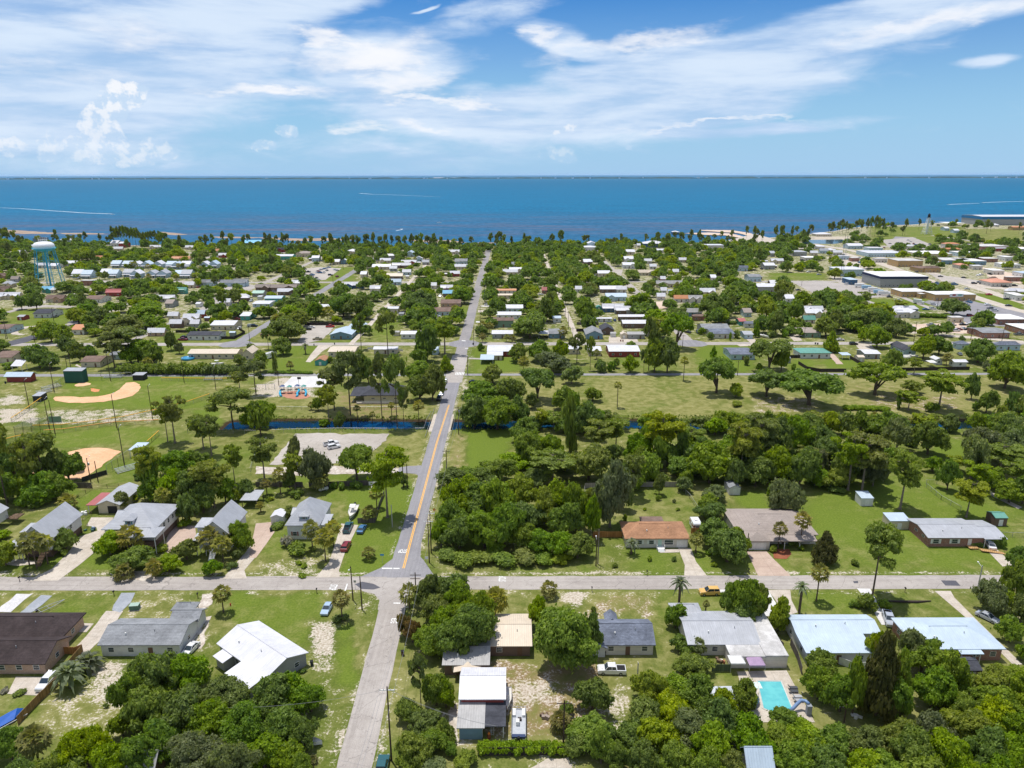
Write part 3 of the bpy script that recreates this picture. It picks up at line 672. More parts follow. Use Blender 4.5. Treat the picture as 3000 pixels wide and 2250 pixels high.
SH=[('driveway','r1',M_CONC,.05,(860,388,1000,388,880,560,700,735,560,735,700,590)),('driveway','r1',M_GRAVEL,.3,(985,240,1100,240,1060,320,990,385,895,385,940,300)),('driveway','r1',M_SHELL,.2,(130,252,250,252,90,395,-40,395)),('driveway','r1',M_GRAVEL,.4,(330,262,430,265,330,340,230,420,150,420,250,330)),('patio','r1',M_CONC,0,(640,485,760,490,700,560,640,560)),('driveway','r1',M_CONC,0,(130,920,470,925,470,960,330,1075,60,1060)),('path','r1',M_DIRT,.3,(1640,252,1740,252,1700,330,1620,420,1560,430,1620,330)),('path','r1',M_DIRT,.35,(1590,420,1640,420,1610,560,1570,680,1550,640)),('path','r1',M_DIRT,.35,(1670,430,1705,430,1680,560,1620,700,1600,690,1650,560)),('driveway','r5',M_CONC,0,(215,1528,470,1525,640,1400,820,1250,860,1150,920,1013,740,1013,700,1080,780,1090,790,1120,640,1170,560,1290,420,1430)),('driveway','r5',M_PINK,.05,(1400,1080,1580,1080,1590,1180,1400,1300,1340,1300,1350,1180)),('driveway','r5',M_CONC,0,(1800,1510,2000,1508,1980,1440,2074,1330,2200,1150,2120,1120,2040,1230,1900,1400)),('garden_bed','r5',M_DIRT,.2,(20,1370,130,1350,300,1365,290,1390,140,1405,30,1395)),('garden_bed','r5',M_DIRT,.25,(960,1460,1200,1440,1260,1480,1220,1522,950,1522)),('driveway','r6',M_PINK,.05,(0,1060,130,1050,150,1130,60,1260,0,1340,-60,1340,-20,1150)),('driveway','r6',M_CONC,0,(480,1500,680,1498,672,1440,720,1300,830,1075,690,1062,650,1200,590,1380)),('parking_lot','r6',M_LOT,.3,(320,332,640,330,700,345,760,332,1075,335,1050,390,990,440,880,520,800,565,640,578,420,575,220,590,110,585,200,480)),('path','r6',M_DIRT,.35,(0,600,300,608,560,590,900,608,1160,612,1160,650,980,655,700,662,300,668,0,660)),('driveway','r6',M_ROAD,.1,(1160,608,1240,598,1335,590,1350,640,1330,690,1300,660,1150,650)),('patio','r6',M_DIRT,.3,(930,755,1040,755,1030,790,910,785)),('driveway','r7',M_CONC,0,(1345,1258,1450,1262,1490,1370,1580,1485,1395,1485,1400,1400)),('patio','r7',M_CONC,0,(1190,1272,1350,1268,1355,1295,1200,1300)),('driveway','r7',M_PINK,.03,(1900,1285,2060,1285,2130,1360,2260,1487,1995,1487)),('garden_bed','r8',pavement('red_mulch',(0.22,0.07,0.035),(0.30,0.11,0.06),crack=0),.15,(40,1270,170,1270,190,1310,150,1350,50,1345)),('driveway','r8',M_CONC,0,(1770,1275,1860,1275,1990,1400,1900,1410)),('path','r8',M_CONC,.1,(1765,765,1850,830,2060,930,2030,945,1830,850,1750,790)),('driveway','r4',M_CONC,0,(0,218,180,218,190,300,240,400,150,430,60,300)),('driveway','r4',M_CONC_W,.05,(720,205,830,208,900,350,980,500,920,500,830,340)),('driveway','r4',M_CONC,0,(1350,226,1480,226,1510,280,1680,450,2060,820,1990,830,1600,440)),('patio','r4',M_CONC,0,(-250,880,150,870,330,1200,380,1290,-50,1290,-180,1150)),('patio','r3',M_CONC,.3,(290,1580,480,1575,490,1660,160,1680,180,1620)),('driveway','r3',M_CONC_W,.05,(1680,215,2074,215,2200,430,1960,430,1900,250,1680,245)),('patio','r2',M_DIRT,.3,(1560,1180,1640,1180,1640,1440,1570,1440)),('infield','m1',M_CLAY,.25,(565,1170,600,1150,680,1148,860,1158,1050,1150,1180,1125,1280,1085,1330,1030,1360,1000,1440,994,1500,1010,1520,1045,1500,1090,1430,1140,1300,1175,1120,1205,900,1220,700,1212,600,1195)),('home_plate_area','m1',M_CLAY,.2,(810,1022,860,1004,940,998,990,1008,975,1024,900,1038,830,1042)),('pitching_mound','m1',M_CLAY_R,.15,(975,1064,1010,1062,1040,1072,1075,1075,1065,1095,1020,1100,985,1090)),('infield','r5',M_CLAY,.25,(560,480,680,452,800,446,900,456,990,480,870,560,690,690,640,700,560,610,470,560)),('infield','r5',M_CLAY,.3,(240,600,330,560,480,500,560,480,640,700,500,720,300,700)),('basketball_court','m2',M_CONC_W,.05,(940,935,1290,930,1330,1040,1300,1050,825,1048)),('playground_base','m2',pavement('red_rubber',(0.36,0.16,0.11),(0.44,0.22,0.15),crack=0),.05,(820,1110,870,1096,980,1090,1090,1100,1142,1150,1100,1170,980,1182,880,1165,830,1140)),('patio','m1',M_CONC,0,(830,800,880,830,880,840,810,815)),('driveway','m1',M_CONC,.1,(95,430,180,405,330,388,500,380,500,398,330,408,230,425,190,445,200,465,280,478,220,488,130,478)),('driveway','m2',M_CONC,.05,(1230,592,1380,598,1270,660,1200,730,1140,780,1090,775,1140,700)),('parking_lot','m2',M_LOT,.2,(1060,380,1400,380,1360,450,1260,540,1110,570,1000,560,1060,470)),('driveway','m3',M_CONC,.1,(740,215,920,218,915,240,740,240)),('driveway','m3',M_CONC_W,.1,(770,168,880,168,880,178,770,178)),('driveway','m3',M_CONC_W,.1,(720,335,910,342,910,356,715,350)),('driveway','m3',M_ROAD_OLD,.1,(640,730,770,735,770,750,636,745)),('driveway','m4',M_CONC,.1,(1420,525,1510,525,1560,580,1480,580)),('driveway','m4',M_CONC,0,(1880,450,2080,490,1990,500,2030,545,1940,552,1890,500)),('driveway','m5',M_PINK,.1,(60,655,130,660,260,800,190,800)),('parking_lot','m4',M_CONC,.1,(-60,500,240,520,260,560,-60,572)),('parking_lot','m4',M_CLAY_P,.2,(450,130,640,100,600,190,520,200,460,200)),('driveway','m5',M_CONC,.1,(380,570,540,560,600,640,440,650)),('driveway','m4',M_CONC,.1,(1310,585,1520,580,1500,600,1360,608)),('parking_lot','f4',M_ROAD_OLD,.2,(200,605,420,595,640,620,880,660,1060,730,780,755,600,750,380,700)),('parking_lot','m5',M_ROAD,.2,(1130,130,1180,110,1620,110,2212,250,2300,420,1600,360,1350,215)),('parking_lot','m5',M_CLAY_P,.3,(900,375,1650,345,1640,470,1000,455)),('parking_lot','f4',M_ROAD_OLD,.3,(980,245,1250,220,1450,300,1420,345,1050,310)),('parking_lot','f4',M_ROAD,.3,(1100,215,1280,225,1260,240,1080,235)),('parking_lot','f4',M_LOT,.3,(530,560,900,590,800,640,620,620)),('parking_lot','f4',M_LOT,.3,(1380,530,1850,600,1850,640,1500,600)),('parking_lot','f4',M_CONC,.3,(1700,600,2300,640,2300,690,1850,660)),('parking_lot','f4',M_CONC,.3,(560,380,900,440,840,520,500,400)),('parking_lot','f4',M_CLAY_P,.3,(1850,480,2250,560,2250,640,1900,560)),('parking_lot','f2',M_LOT,.3,(340,500,560,480,740,490,600,590,460,600)),('parking_lot','f3',M_LOT,.3,(850,500,960,500,930,590,880,560)),('parking_lot','f3',M_CONC,.3,(1860,250,2100,190,2300,250,2250,290,1950,290)),('sandbar','f3',M_CLAY_P,.8,(1490,186,1700,180,1900,190,2000,215,1960,225,1850,206,1600,198)),('sandbar','f3',M_CLAY_P,.8,(1630,158,1900,160,2050,185,2212,230,2100,225,1950,185,1640,166)),('pond_water','f4',canal_mat(),.3,(290,245,640,240,700,262,560,280,300,275)),]
for nm,rg,mt,jt,pts in SH:
 psheet(nm,rg,pts,mt,0.052+0.004*RNG.random(),jt)
M_SANDBAR=pavement('wet_sand',(0.28,0.205,0.155),(0.39,0.30,0.23),grain=1.0,crack=0.0)
for pts in((0,150,180,160,420,175,500,186,420,190,180,188,0,176),(480,180,700,180,860,184,940,190,800,193,560,192),(1380,170,1500,180,1620,195,1500,200,1400,190),(1800,212,1950,212,2150,216,2300,222,2150,226,1900,224)):
 o=psheet('sandbar','f1',pts,M_SANDBAR,-0.72,1.2,step=8)
for pts in((0,218,200,222,400,230,600,224,760,232,900,240,700,246,400,250,100,236),(1280,240,1500,238,1700,246,1820,262,1600,270,1400,258),(1840,262,2000,262,2212,262,2212,268,2000,272)):
 o=psheet('sandbar','f2',pts,M_SANDBAR,-0.70,1.2,step=8)
 # road paint
strip('road_marking',[(G('r6',1195,1425)[0],G('r6',1195,1425)[1]),(-28.4,250),G('m3',425,1240)],0.2,M_YEL,0.055,0.0).location.x=-0.2
strip('road_marking',[(G('r6',1195,1425)[0],G('r6',1195,1425)[1]),(-28.4,250),G('m3',425,1240)],0.2,M_YEL,0.055,0.0).location.x=0.2
psheet('road_marking','r6',(1022,1420,1105,1422,1105,1431,1018,1430),M_PAINT,0.056)
psheet('road_marking','r6',(1113,1422,1162,1422,1164,1431,1113,1431),M_PAINT,0.056)
psheet('road_marking','r2',(735,168,745,168,728,224,716,224),M_PAINT,0.056)
psheet('road_marking','r2',(1115,320,1170,321,1170,330,1113,328),M_PAINT,0.056)
for k in range(6):
 psheet('road_marking','m3',(500+17*k,888,510+17*k,888,500+17*k,916,490+17*k,916),M_PAINT,0.056)
psheet('road_marking','m3',(565,543,605,545,603,552,562,550),M_PAINT,0.056);psheet('road_marking','m3',(600,628,635,629,634,634,598,633),M_PAINT,0.056)
def road_text(txt,x,y,size,sx,sy,rz):
 c=bpy.data.curves.new('painted_word','FONT')
 c.body=txt;c.align_x='CENTER';c.align_y='CENTER';c.size=size;c.extrude=0.002;c.offset=0.03
 c.materials.append(M_PAINT)
 o=bpy.data.objects.new('road_marking',c);COL.objects.link(o)
 o.location=(x,y,0.058);o.rotation_euler=(0,0,rz);o.scale=(sx,sy,1);o['kind']='structure'
 return o
q=G('r6',1188,1285);road_text('STOP',q[0],q[1],1.2,0.78,2.1,math.pi)
q=G('r2',1135,470);road_text('STOP',q[0],q[1],1.2,0.85,2.1,0)
q=G('r2',622,197);road_text('STOP',q[0],q[1],1.2,0.85,2.1,-math.pi/2)
q=G('r3',-75,128);road_text('STOP',q[0],q[1],1.2,0.85,2.1,math.pi/2)
MB().box(-33.0,-24.4,CANAL_Y-10.5,CANAL_Y+10.5,-0.75,0.022).build('bridge_deck',M_CONC,kind='structure')
# tree meshes (canonical sizes, scaled per tree)
def leaf_quads(P,N,size,rng,drop=0.35):
 """P points, N outward directions -> bent diamond leaf clumps"""
 n=len(P)
 nn=N+np.array([0,0,.35])+rng.normal(0,0.5,(n,3));nn/=np.linalg.norm(nn,axis=1)[:,None]
 a=np.cross(nn,rng.normal(0,1,(n,3)));a/=np.linalg.norm(a,axis=1)[:,None]+1e-9
 b=np.cross(nn,a)
 s=size*rng.uniform(0.55,1.35,n)[:,None]
 c1=P+a*s;c3=P-a*s*rng.uniform(0.7,1.1,n)[:,None]
 c2=P+b*s*0.7-nn*s*drop;c4=P-b*s*0.7-nn*s*drop
 V=np.stack([c1,c2,c3,c4],1).reshape(-1,3)
 return V,np.arange(4*n).reshape(n,4)
def lobes_to_leaves(C,Rr,n,size,rng,squash=0.8,cull=0.72):
 """C lobe centres, Rr lobe radii; leaves on the outer part of the lobes"""
 wgt=Rr**2;idx=rng.choice(len(C),int(n*1.9),p=wgt/wgt.sum())
 d=rng.normal(0,1,(len(idx),3));d/=np.linalg.norm(d,axis=1)[:,None]
 d[:,2]=np.where((d[:,2]<-0.25)&(rng.random(len(idx))<0.6),-d[:,2],d[:,2])
 rad=Rr[idx]*rng.uniform(0.62,1.22,len(idx))
 rad=rad*np.where(rng.random(len(idx))<.12,rng.uniform(1.1,1.6,len(idx)),1)
 P=C[idx]+d*rad[:,None]*np.array([1,1,squash])
 keep=np.ones(len(P),bool)
 for j in range(len(C)):
  q=(P-C[j])/(Rr[j]*np.array([1,1,squash]))
  keep&=~((np.linalg.norm(q,axis=1)<cull)&(idx!=j))
 P,d=P[keep][:n],d[keep][:n]
 return leaf_quads(P,d,size,rng)
def crown_mesh(name,seed,n,size,form='oak'):
 """fits -1..1 in x,y and 0..1 in z"""
 rng=np.random.default_rng(seed)
 C=[];Rr=[]
 if form=='oak':
  k=64
  q1,q2,q3=rng.uniform(0,6.28,3)
  for i in range(k):
   t=2*math.pi*(i*0.618+rng.uniform(-.08,.08));h=(i+.5)/k
   ph=h**0.8
   rr=math.sqrt(max(0.0,1-(ph*2-0.75)**2/1.6))*rng.uniform(0.40,0.95)*(.82+.16*math.sin(2*t+q1)+.14*math.sin(3*t+q2+4*h))
   C.append((rr*math.cos(t),rr*math.sin(t),0.16+0.62*ph*(.88+.2*math.sin(t+q3))+rng.uniform(-.09,.09)));Rr.append(rng.uniform(0.10,0.25)*(1.1-0.2*ph))
  C.append((0,0,.42));Rr.append(.34)
  sq,cu=0.55,0.7
 elif form=='spread':
  k=46
  for i in range(k):
   t=2*math.pi*(i*0.618+rng.uniform(-.1,.1));rr=rng.uniform(0.15,0.82)**0.6*.82
   C.append((rr*math.cos(t),rr*math.sin(t),0.32+0.42*(1-rr*rr)+rng.uniform(-.14,.14)));Rr.append(rng.uniform(0.10,0.24))
  sq,cu=0.5,0.6
 elif form=='cone':
  k=20
  for i in range(k):
   t=2*math.pi*(i*0.618);h=(i+.3)/k
   rr=(1-h)*rng.uniform(0.45,0.72)+.03
   C.append((rr*math.cos(t),rr*math.sin(t),0.08+0.86*h));Rr.append(0.16+0.26*(1-h)*rng.uniform(.7,1.2))
  sq,cu=0.4,0.6
 elif form=='shrub':
  for i in range(11):
   t=2*math.pi*rng.random();rr=rng.uniform(0.1,0.62)
   C.append((rr*math.cos(t),rr*math.sin(t),0.18+0.42*(1-rr)+rng.uniform(-.08,.12)));Rr.append(rng.uniform(0.26,0.42))
  sq,cu=0.75,0.6
 elif form=='pine':
  k=24
  for i in range(k):
   t=2*math.pi*rng.random();h=rng.uniform(0,1)**0.55
   rr=(0.35+0.6*math.sin(math.pi*min(1,h*0.9+0.12)))*rng.uniform(0.25,0.85)
   C.append((rr*math.cos(t),rr*math.sin(t),0.10+0.82*h));Rr.append(rng.uniform(0.12,0.26))
  sq,cu=0.38,0.4
 elif form=='cypress':
  k=34
  for i in range(k):
   t=2*math.pi*rng.random();h=rng.uniform(0,1)
   rr=(0.30+0.62*h**0.6)*rng.uniform(0.2,1.0)*(1.0 if h<.85 else .8)
   C.append((rr*math.cos(t),rr*math.sin(t),0.10+0.80*h));Rr.append(rng.uniform(0.13,0.26))
  sq,cu=0.28,0.35
 elif form=='column':
  for i in range(14):
   t=2*math.pi*rng.random();rr=rng.uniform(0.1,0.5)
   C.append((rr*math.cos(t),rr*math.sin(t),0.06+0.88*i/14));Rr.append(rng.uniform(0.35,0.6))
  sq,cu=0.22,0.4
 C=np.array(C);Rr=np.array(Rr)
 V,Q=lobes_to_leaves(C,Rr,n,size,rng,sq,cu)
 V[:,2]=np.clip(V[:,2],0.0,1.08)
 m=np.percentile(np.abs(V[:,:2]).max(1),97.5);V[:,:2]/=m
 return V,Q,C
def trunk_geo(mb,form,C,h0,rng):
 """trunk and limbs in canonical frame: x,y -1..1 crown radius; z given 0..1 of tree with crown from h0 to 1"""
 z=lambda c:h0+c*(1-h0)
 if form in('pine','cypress'):
  mb.tube([(0,0,-0.02),(0.01,0,.04),(0.02,.01,.4),(-.01,0,.7),(0,0,.93)],[.12 if form=='cypress' else .06,.065 if form=='cypress' else .05,.04,.03,.012],8)
  for i in range(0,len(C),2):
   c=C[i];mb.tube([(0,0,max(h0*.9,z(c[2])-.05)),(c[0]*.9,c[1]*.9,z(c[2]))],[.018,.006],4,False)
 elif form=='column':
  mb.tube([(0,0,0),(0,0,.9)],[.2,.1],6)
 else:
  mb.tube([(0,0,-0.02),(0.01,0.01,h0*.6),(0,0.02,z(.25))],[.085,.062,.05],8)
  for i in range(0,min(len(C),56),8):
   c=C[i];mb.tube([(0,0.01,h0*.75),(c[0]*.45,c[1]*.45,z(c[2]*.55)),(c[0]*.9,c[1]*.9,z(c[2]))],[.042,.026,.008],5,False)
FORMS={'o':'oak','y':'oak','g':'oak','O':'spread','m':'cone','p':'pine','c':'cypress','v':'column','r':'oak','b':'shrub','B':'shrub','w':'shrub','k':'cone'}
LEAFK={'o':'o','y':'y','g':'g','O':'o','m':'m','p':'p','c':'c','v':'o','r':'r','b':'o','B':'y','w':'w','k':'o'}
H0={'oak':.16,'spread':.20,'cone':.05,'pine':.38,'cypress':.42,'column':.04,'shrub':0.0}
CROWNS={}
def get_crown(form,lod,var):
 """-> (vertex array, quads, trunk mesh builder) cached"""
 k=(form,lod,var)
 if k in CROWNS:return CROWNS[k]
 n,s={0:(15000,.047),1:(6500,.068),2:(1900,.110),3:(520,.19)}[lod]
 if form in('pine','cypress'):n=int(n*.75);s*=.85
 if form in('shrub','column'):n=int(n*.5);s*=1.25
 V,Q,C=crown_mesh(form,sum(map(ord,form))*31+var*7+1,n,s,form)
 V=V.copy();V[:,2]=H0[form]+V[:,2]*(1-H0[form])
 mb=MB()
 if form!='shrub':trunk_geo(mb,form,C,H0[form],None)
 CROWNS[k]=(V,Q,mb)
 return CROWNS[k]
MESHC={}
def crown_me(form,lod,var,leaf):
 k=('c',form,lod,var,leaf)
 if k not in MESHC:
  V,Q,mb=get_crown(form,lod,var)
  MESHC[k]=np_mesh('crown',V,Q,LEAF[leaf])
 return MESHC[k]
def trunk_me(form,lod,var,bark):
 k=('t',form,lod,var,bark.name)
 if k not in MESHC:
  MESHC[k]=get_crown(form,lod,var)[2].mesh('trunk',bark,True)
 return MESHC[k]
def whole_me(form,lod,var,leaf):
 """a small distant tree: crown and trunk in one mesh"""
 k=('w',form,lod,var,leaf)
 if k not in MESHC:
  V,Q,mb=get_crown(form,lod,var)
  tv=np.array(mb.v)if mb.v else np.zeros((0,3));tf=[f for f in mb.f if len(f)==4]
  VV=np.concatenate([V,tv]);QQ=np.concatenate([Q,np.array(tf,int).reshape(-1,4)+len(V)])
  me_=np_mesh('tree',VV,QQ,LEAF[leaf]);me_.materials.append(M_BARK)
  mi=np.zeros(len(QQ),int);mi[len(Q):]=1
  if len(me_.polygons)==len(QQ):me_.polygons.foreach_set('material_index',mi)
  MESHC[k]=me_
 return MESHC[k]
def palm_meshes(kind,var,lod):
 k=('palm',kind,var,lod)
 if k in MESHC:return MESHC[k]
 rng=random.Random(var*13+(5 if kind=='q' else 0))
 fr=MB();nf=(60 if kind=='s' else 64)if lod==0 else(36 if lod==1 else 22)
 top=Vector((0,0,1))
 for i in range(nf):
  a=2*math.pi*(i*.618+rng.uniform(-.04,.04));u=(i+.5)/nf
  elv=math.radians(82-118*u+rng.uniform(-8,8))
  d=Vector((math.cos(a)*math.cos(elv),math.sin(a)*math.cos(elv),math.sin(elv)))
  side=Vector((-math.sin(a),math.cos(a),0))
  upv=side.cross(d)*-1
  if kind=='s':
   L=rng.uniform(.42,.62);c=d*L
   nb=9 if lod==0 else 6
   for j in range(nb):
    t=(j/(nb-1)-.5)*2.6
    dir_=(d*math.cos(t)+side*math.sin(t)).normalized()
    tip=c+dir_*rng.uniform(.40,.56)+Vector((0,0,-.10-.10*abs(t)))
    w_=(side*math.cos(t)-d*math.sin(t))*.125
    mid=c+dir_*.24+Vector((0,0,.03))
    fr.add([c,mid+w_,tip,mid-w_],[(0,1,2,3)])
   fr.add([Vector((0,0,0))+side*.012,c+side*.012,c-side*.012,-side*.012],[(0,1,2,3)])
  else:
   pts=[]
   for j in range(5):
    q=j/4
    pts.append(d*(1.05*q)+Vector((0,0,.28*q-.80*q*q)))
   for j in range(4):
    for sg in(1,-1):
     w1=.15*math.sin(math.pi*min(.95,j/4+.12));w2=.15*math.sin(math.pi*min(.97,(j+1)/4+.02))
     fr.add([pts[j],pts[j+1],pts[j+1]+side*sg*w2+Vector((0,0,.07)),pts[j]+side*sg*w1+Vector((0,0,.07))],[(0,1,2,3)])
 tr=MB()
 tr.tube([(0,0,0),(.02,.01,.35),(0,.02,.75),(0,0,1)],[1.0,.8,.75,1.1]if kind=='s' else[1.3,1.2,1.3,1.5],8)
 sk=MB()
 for i in range(14 if lod<2 else 0):
  a=2*math.pi*i/14+rng.uniform(-.2,.2)
  d=Vector((math.cos(a),math.sin(a),0));s_=Vector((-d.y,d.x,0))
  sk.add([d*.05,d*.24+s_*.07+Vector((0,0,-.22)),d*.22+Vector((0,0,-.50)),d*.24-s_*.07+Vector((0,0,-.22))],[(0,1,2,3)])
 out=(fr.mesh('crown',LEAF['s' if kind=='s' else 'q']),tr.mesh('trunk',M_BARK,True),sk.mesh('dead_fronds',flat('dead_fronds',(0.22,0.15,0.08),0.9,var=0.3))if sk.v else None)
 MESHC[k]=out
 return out
NAMES={'o':('oak_tree','tree','dark green leafy tree'),'O':('oak_tree','tree','spreading dark oak'),'y':('hardwood_tree','tree','yellow-green leafy tree'),'g':('oak_tree','tree','grey-green leafy tree'),'m':('magnolia_tree','tree','dark conical magnolia'),'k':('magnolia_tree','tree','dark narrow conical tree'),'p':('pine_tree','tree','thin-trunked pine'),'c':('cypress_tree','tree','flat-topped feathery cypress'),'s':('fan_palm','palm','fan palm'),'q':('pindo_palm','palm','grey-green pindo palm'),'v':('ivy_covered_tree','tree','narrow ivy-covered trunk'),'r':('hardwood_tree','tree','russet-tinged small tree'),'b':('shrub','shrub','dark green shrub'),'B':('shrub','shrub','bright yellow-green bush'),'w':('shrub','shrub','white-flowering bush')}
GROUPS={'hardwood_tree':'yellow-green leafy trees across the neighbourhood','oak_tree':'dark leafy trees across the neighbourhood','magnolia_tree':'conical dark trees','pine_tree':'tall pines','cypress_tree':'flat-topped cypresses','fan_palm':'fan palms','pindo_palm':'pindo palms','ivy_covered_tree':'ivy-covered trunks','shrub':'garden shrubs'}
ALLT=[]
SUBTONE={}
def plant(kind,x,y,h,r,rot=None,lean=0.0,phrase=None,reg_t=True):
 """h total height, r crown radius, metres"""
 dist=math.hypot(x,y)
 px_r=r/dist*710
 lod=0 if px_r>26 else 1 if px_r>12 else 2 if px_r>5 else 3
 form=FORMS.get(kind)
 nm,cat,ph=NAMES[kind]
 rot=RNG.uniform(0,6.28)if rot is None else rot
 zb=float(ground_z(x,y))
 small=dist>430
 if kind in 'sq':
  fr,tr,sk=palm_meshes(kind,RNG.randrange(3),min(lod,2))
  cr=r*1.2;th=max(h-cr*.55,.3)
  root=empty(nm,(x,y,zb),rot)
  a=bpy.data.objects.new('trunk',tr);COL.objects.link(a);a.parent=root;tw=.19 if kind=='s' else .24
  a.scale=(tw,tw,th)
  b=bpy.data.objects.new('crown',fr);COL.objects.link(b);b.parent=root;b.location=(0,0,th);b.scale=(cr,cr,cr)
  if sk is not None and not small:
   c=bpy.data.objects.new('dead_fronds',sk);COL.objects.link(c);c.parent=root;c.location=(0,0,th);c.scale=(cr,cr,cr)
  sz='short' if h<3.6 else 'tall' if h>8 else ''
 else:
  var=RNG.randrange({'oak':10,'spread':4}.get(form,4))if lod<3 else RNG.randrange(3)
  leaf=LEAFK[kind]
  bark=M_BARK2 if kind in 'cg' else M_BARK
  if small or form=='shrub':
   root=bpy.data.objects.new(nm,whole_me(form,lod,var,leaf));COL.objects.link(root)
   root.location=(x,y,zb);root.rotation_euler=(0,0,rot);root.scale=(r,r,h)
  else:
   root=empty(nm,(x,y,zb),rot)
   root.scale=(1,1,1)
   a=bpy.data.objects.new('trunk',trunk_me(form,lod,var,bark));COL.objects.link(a);a.parent=root
   b=bpy.data.objects.new('crown',crown_me(form,lod,var,leaf));COL.objects.link(b);b.parent=root
   ts=min(r,h*.45)
   ax_=RNG.uniform(.86,1.16)
   a.scale=b.scale=(r*ax_,r/ax_,h)
   if lean:root.rotation_euler=(lean*.3,lean,0)
  lim={'shrub':(1.3,3.2),'pine':(12,20),'cypress':(9,17)}.get(form,(6,13))
  sz=('small' if h<lim[0]else 'big' if h>lim[1]else '')
  if kind in 'pc' and sz=='big':sz='very tall'
 THINGS.append([root,(sz+' '+(phrase or ph)).strip(),x,y,cat,GROUPS[nm]])
 ALLT.append((x,y,h,r,kind))
 return root
def T(kind,reg,x,yb,yt,wd,**kw):
 """a tree surveyed from the photograph: foot, top and crown width"""
 px,py=PX(reg,x,yb)
 gx,gy=Gp(px,py)
 s=REG[reg][2]
 wpx=wd/s
 Z=gy*CP+CAM_H*SP
 r=wpx/2/F*Z
 if reg in('r1','r2','r3','r4')and kind in 'oygrm':r*=.90
 if kind=='O':r*=1.12
 if kind in 'bBw':gy+=r*.7;Z=gy*CP+CAM_H*SP;gx=uv(px,py)[0]*Z
 tx,ty=PX(reg,x,yt)
 zt=ZT(gy,tx,ty)
 tan=CAM_H/gy
 ch=min(zt*.8,2.2*r);c=ch/2
 h=zt-(math.sqrt(c*c+(r*tan)**2*(.5 if kind in 'pcsq' else .8))-c)
 h=max(h,(.9 if kind in 'bBw' else 1.15)*r*(.75 if kind in 'sq' else 1),.5)
 return plant(kind,gx,gy,h,r,**kw)
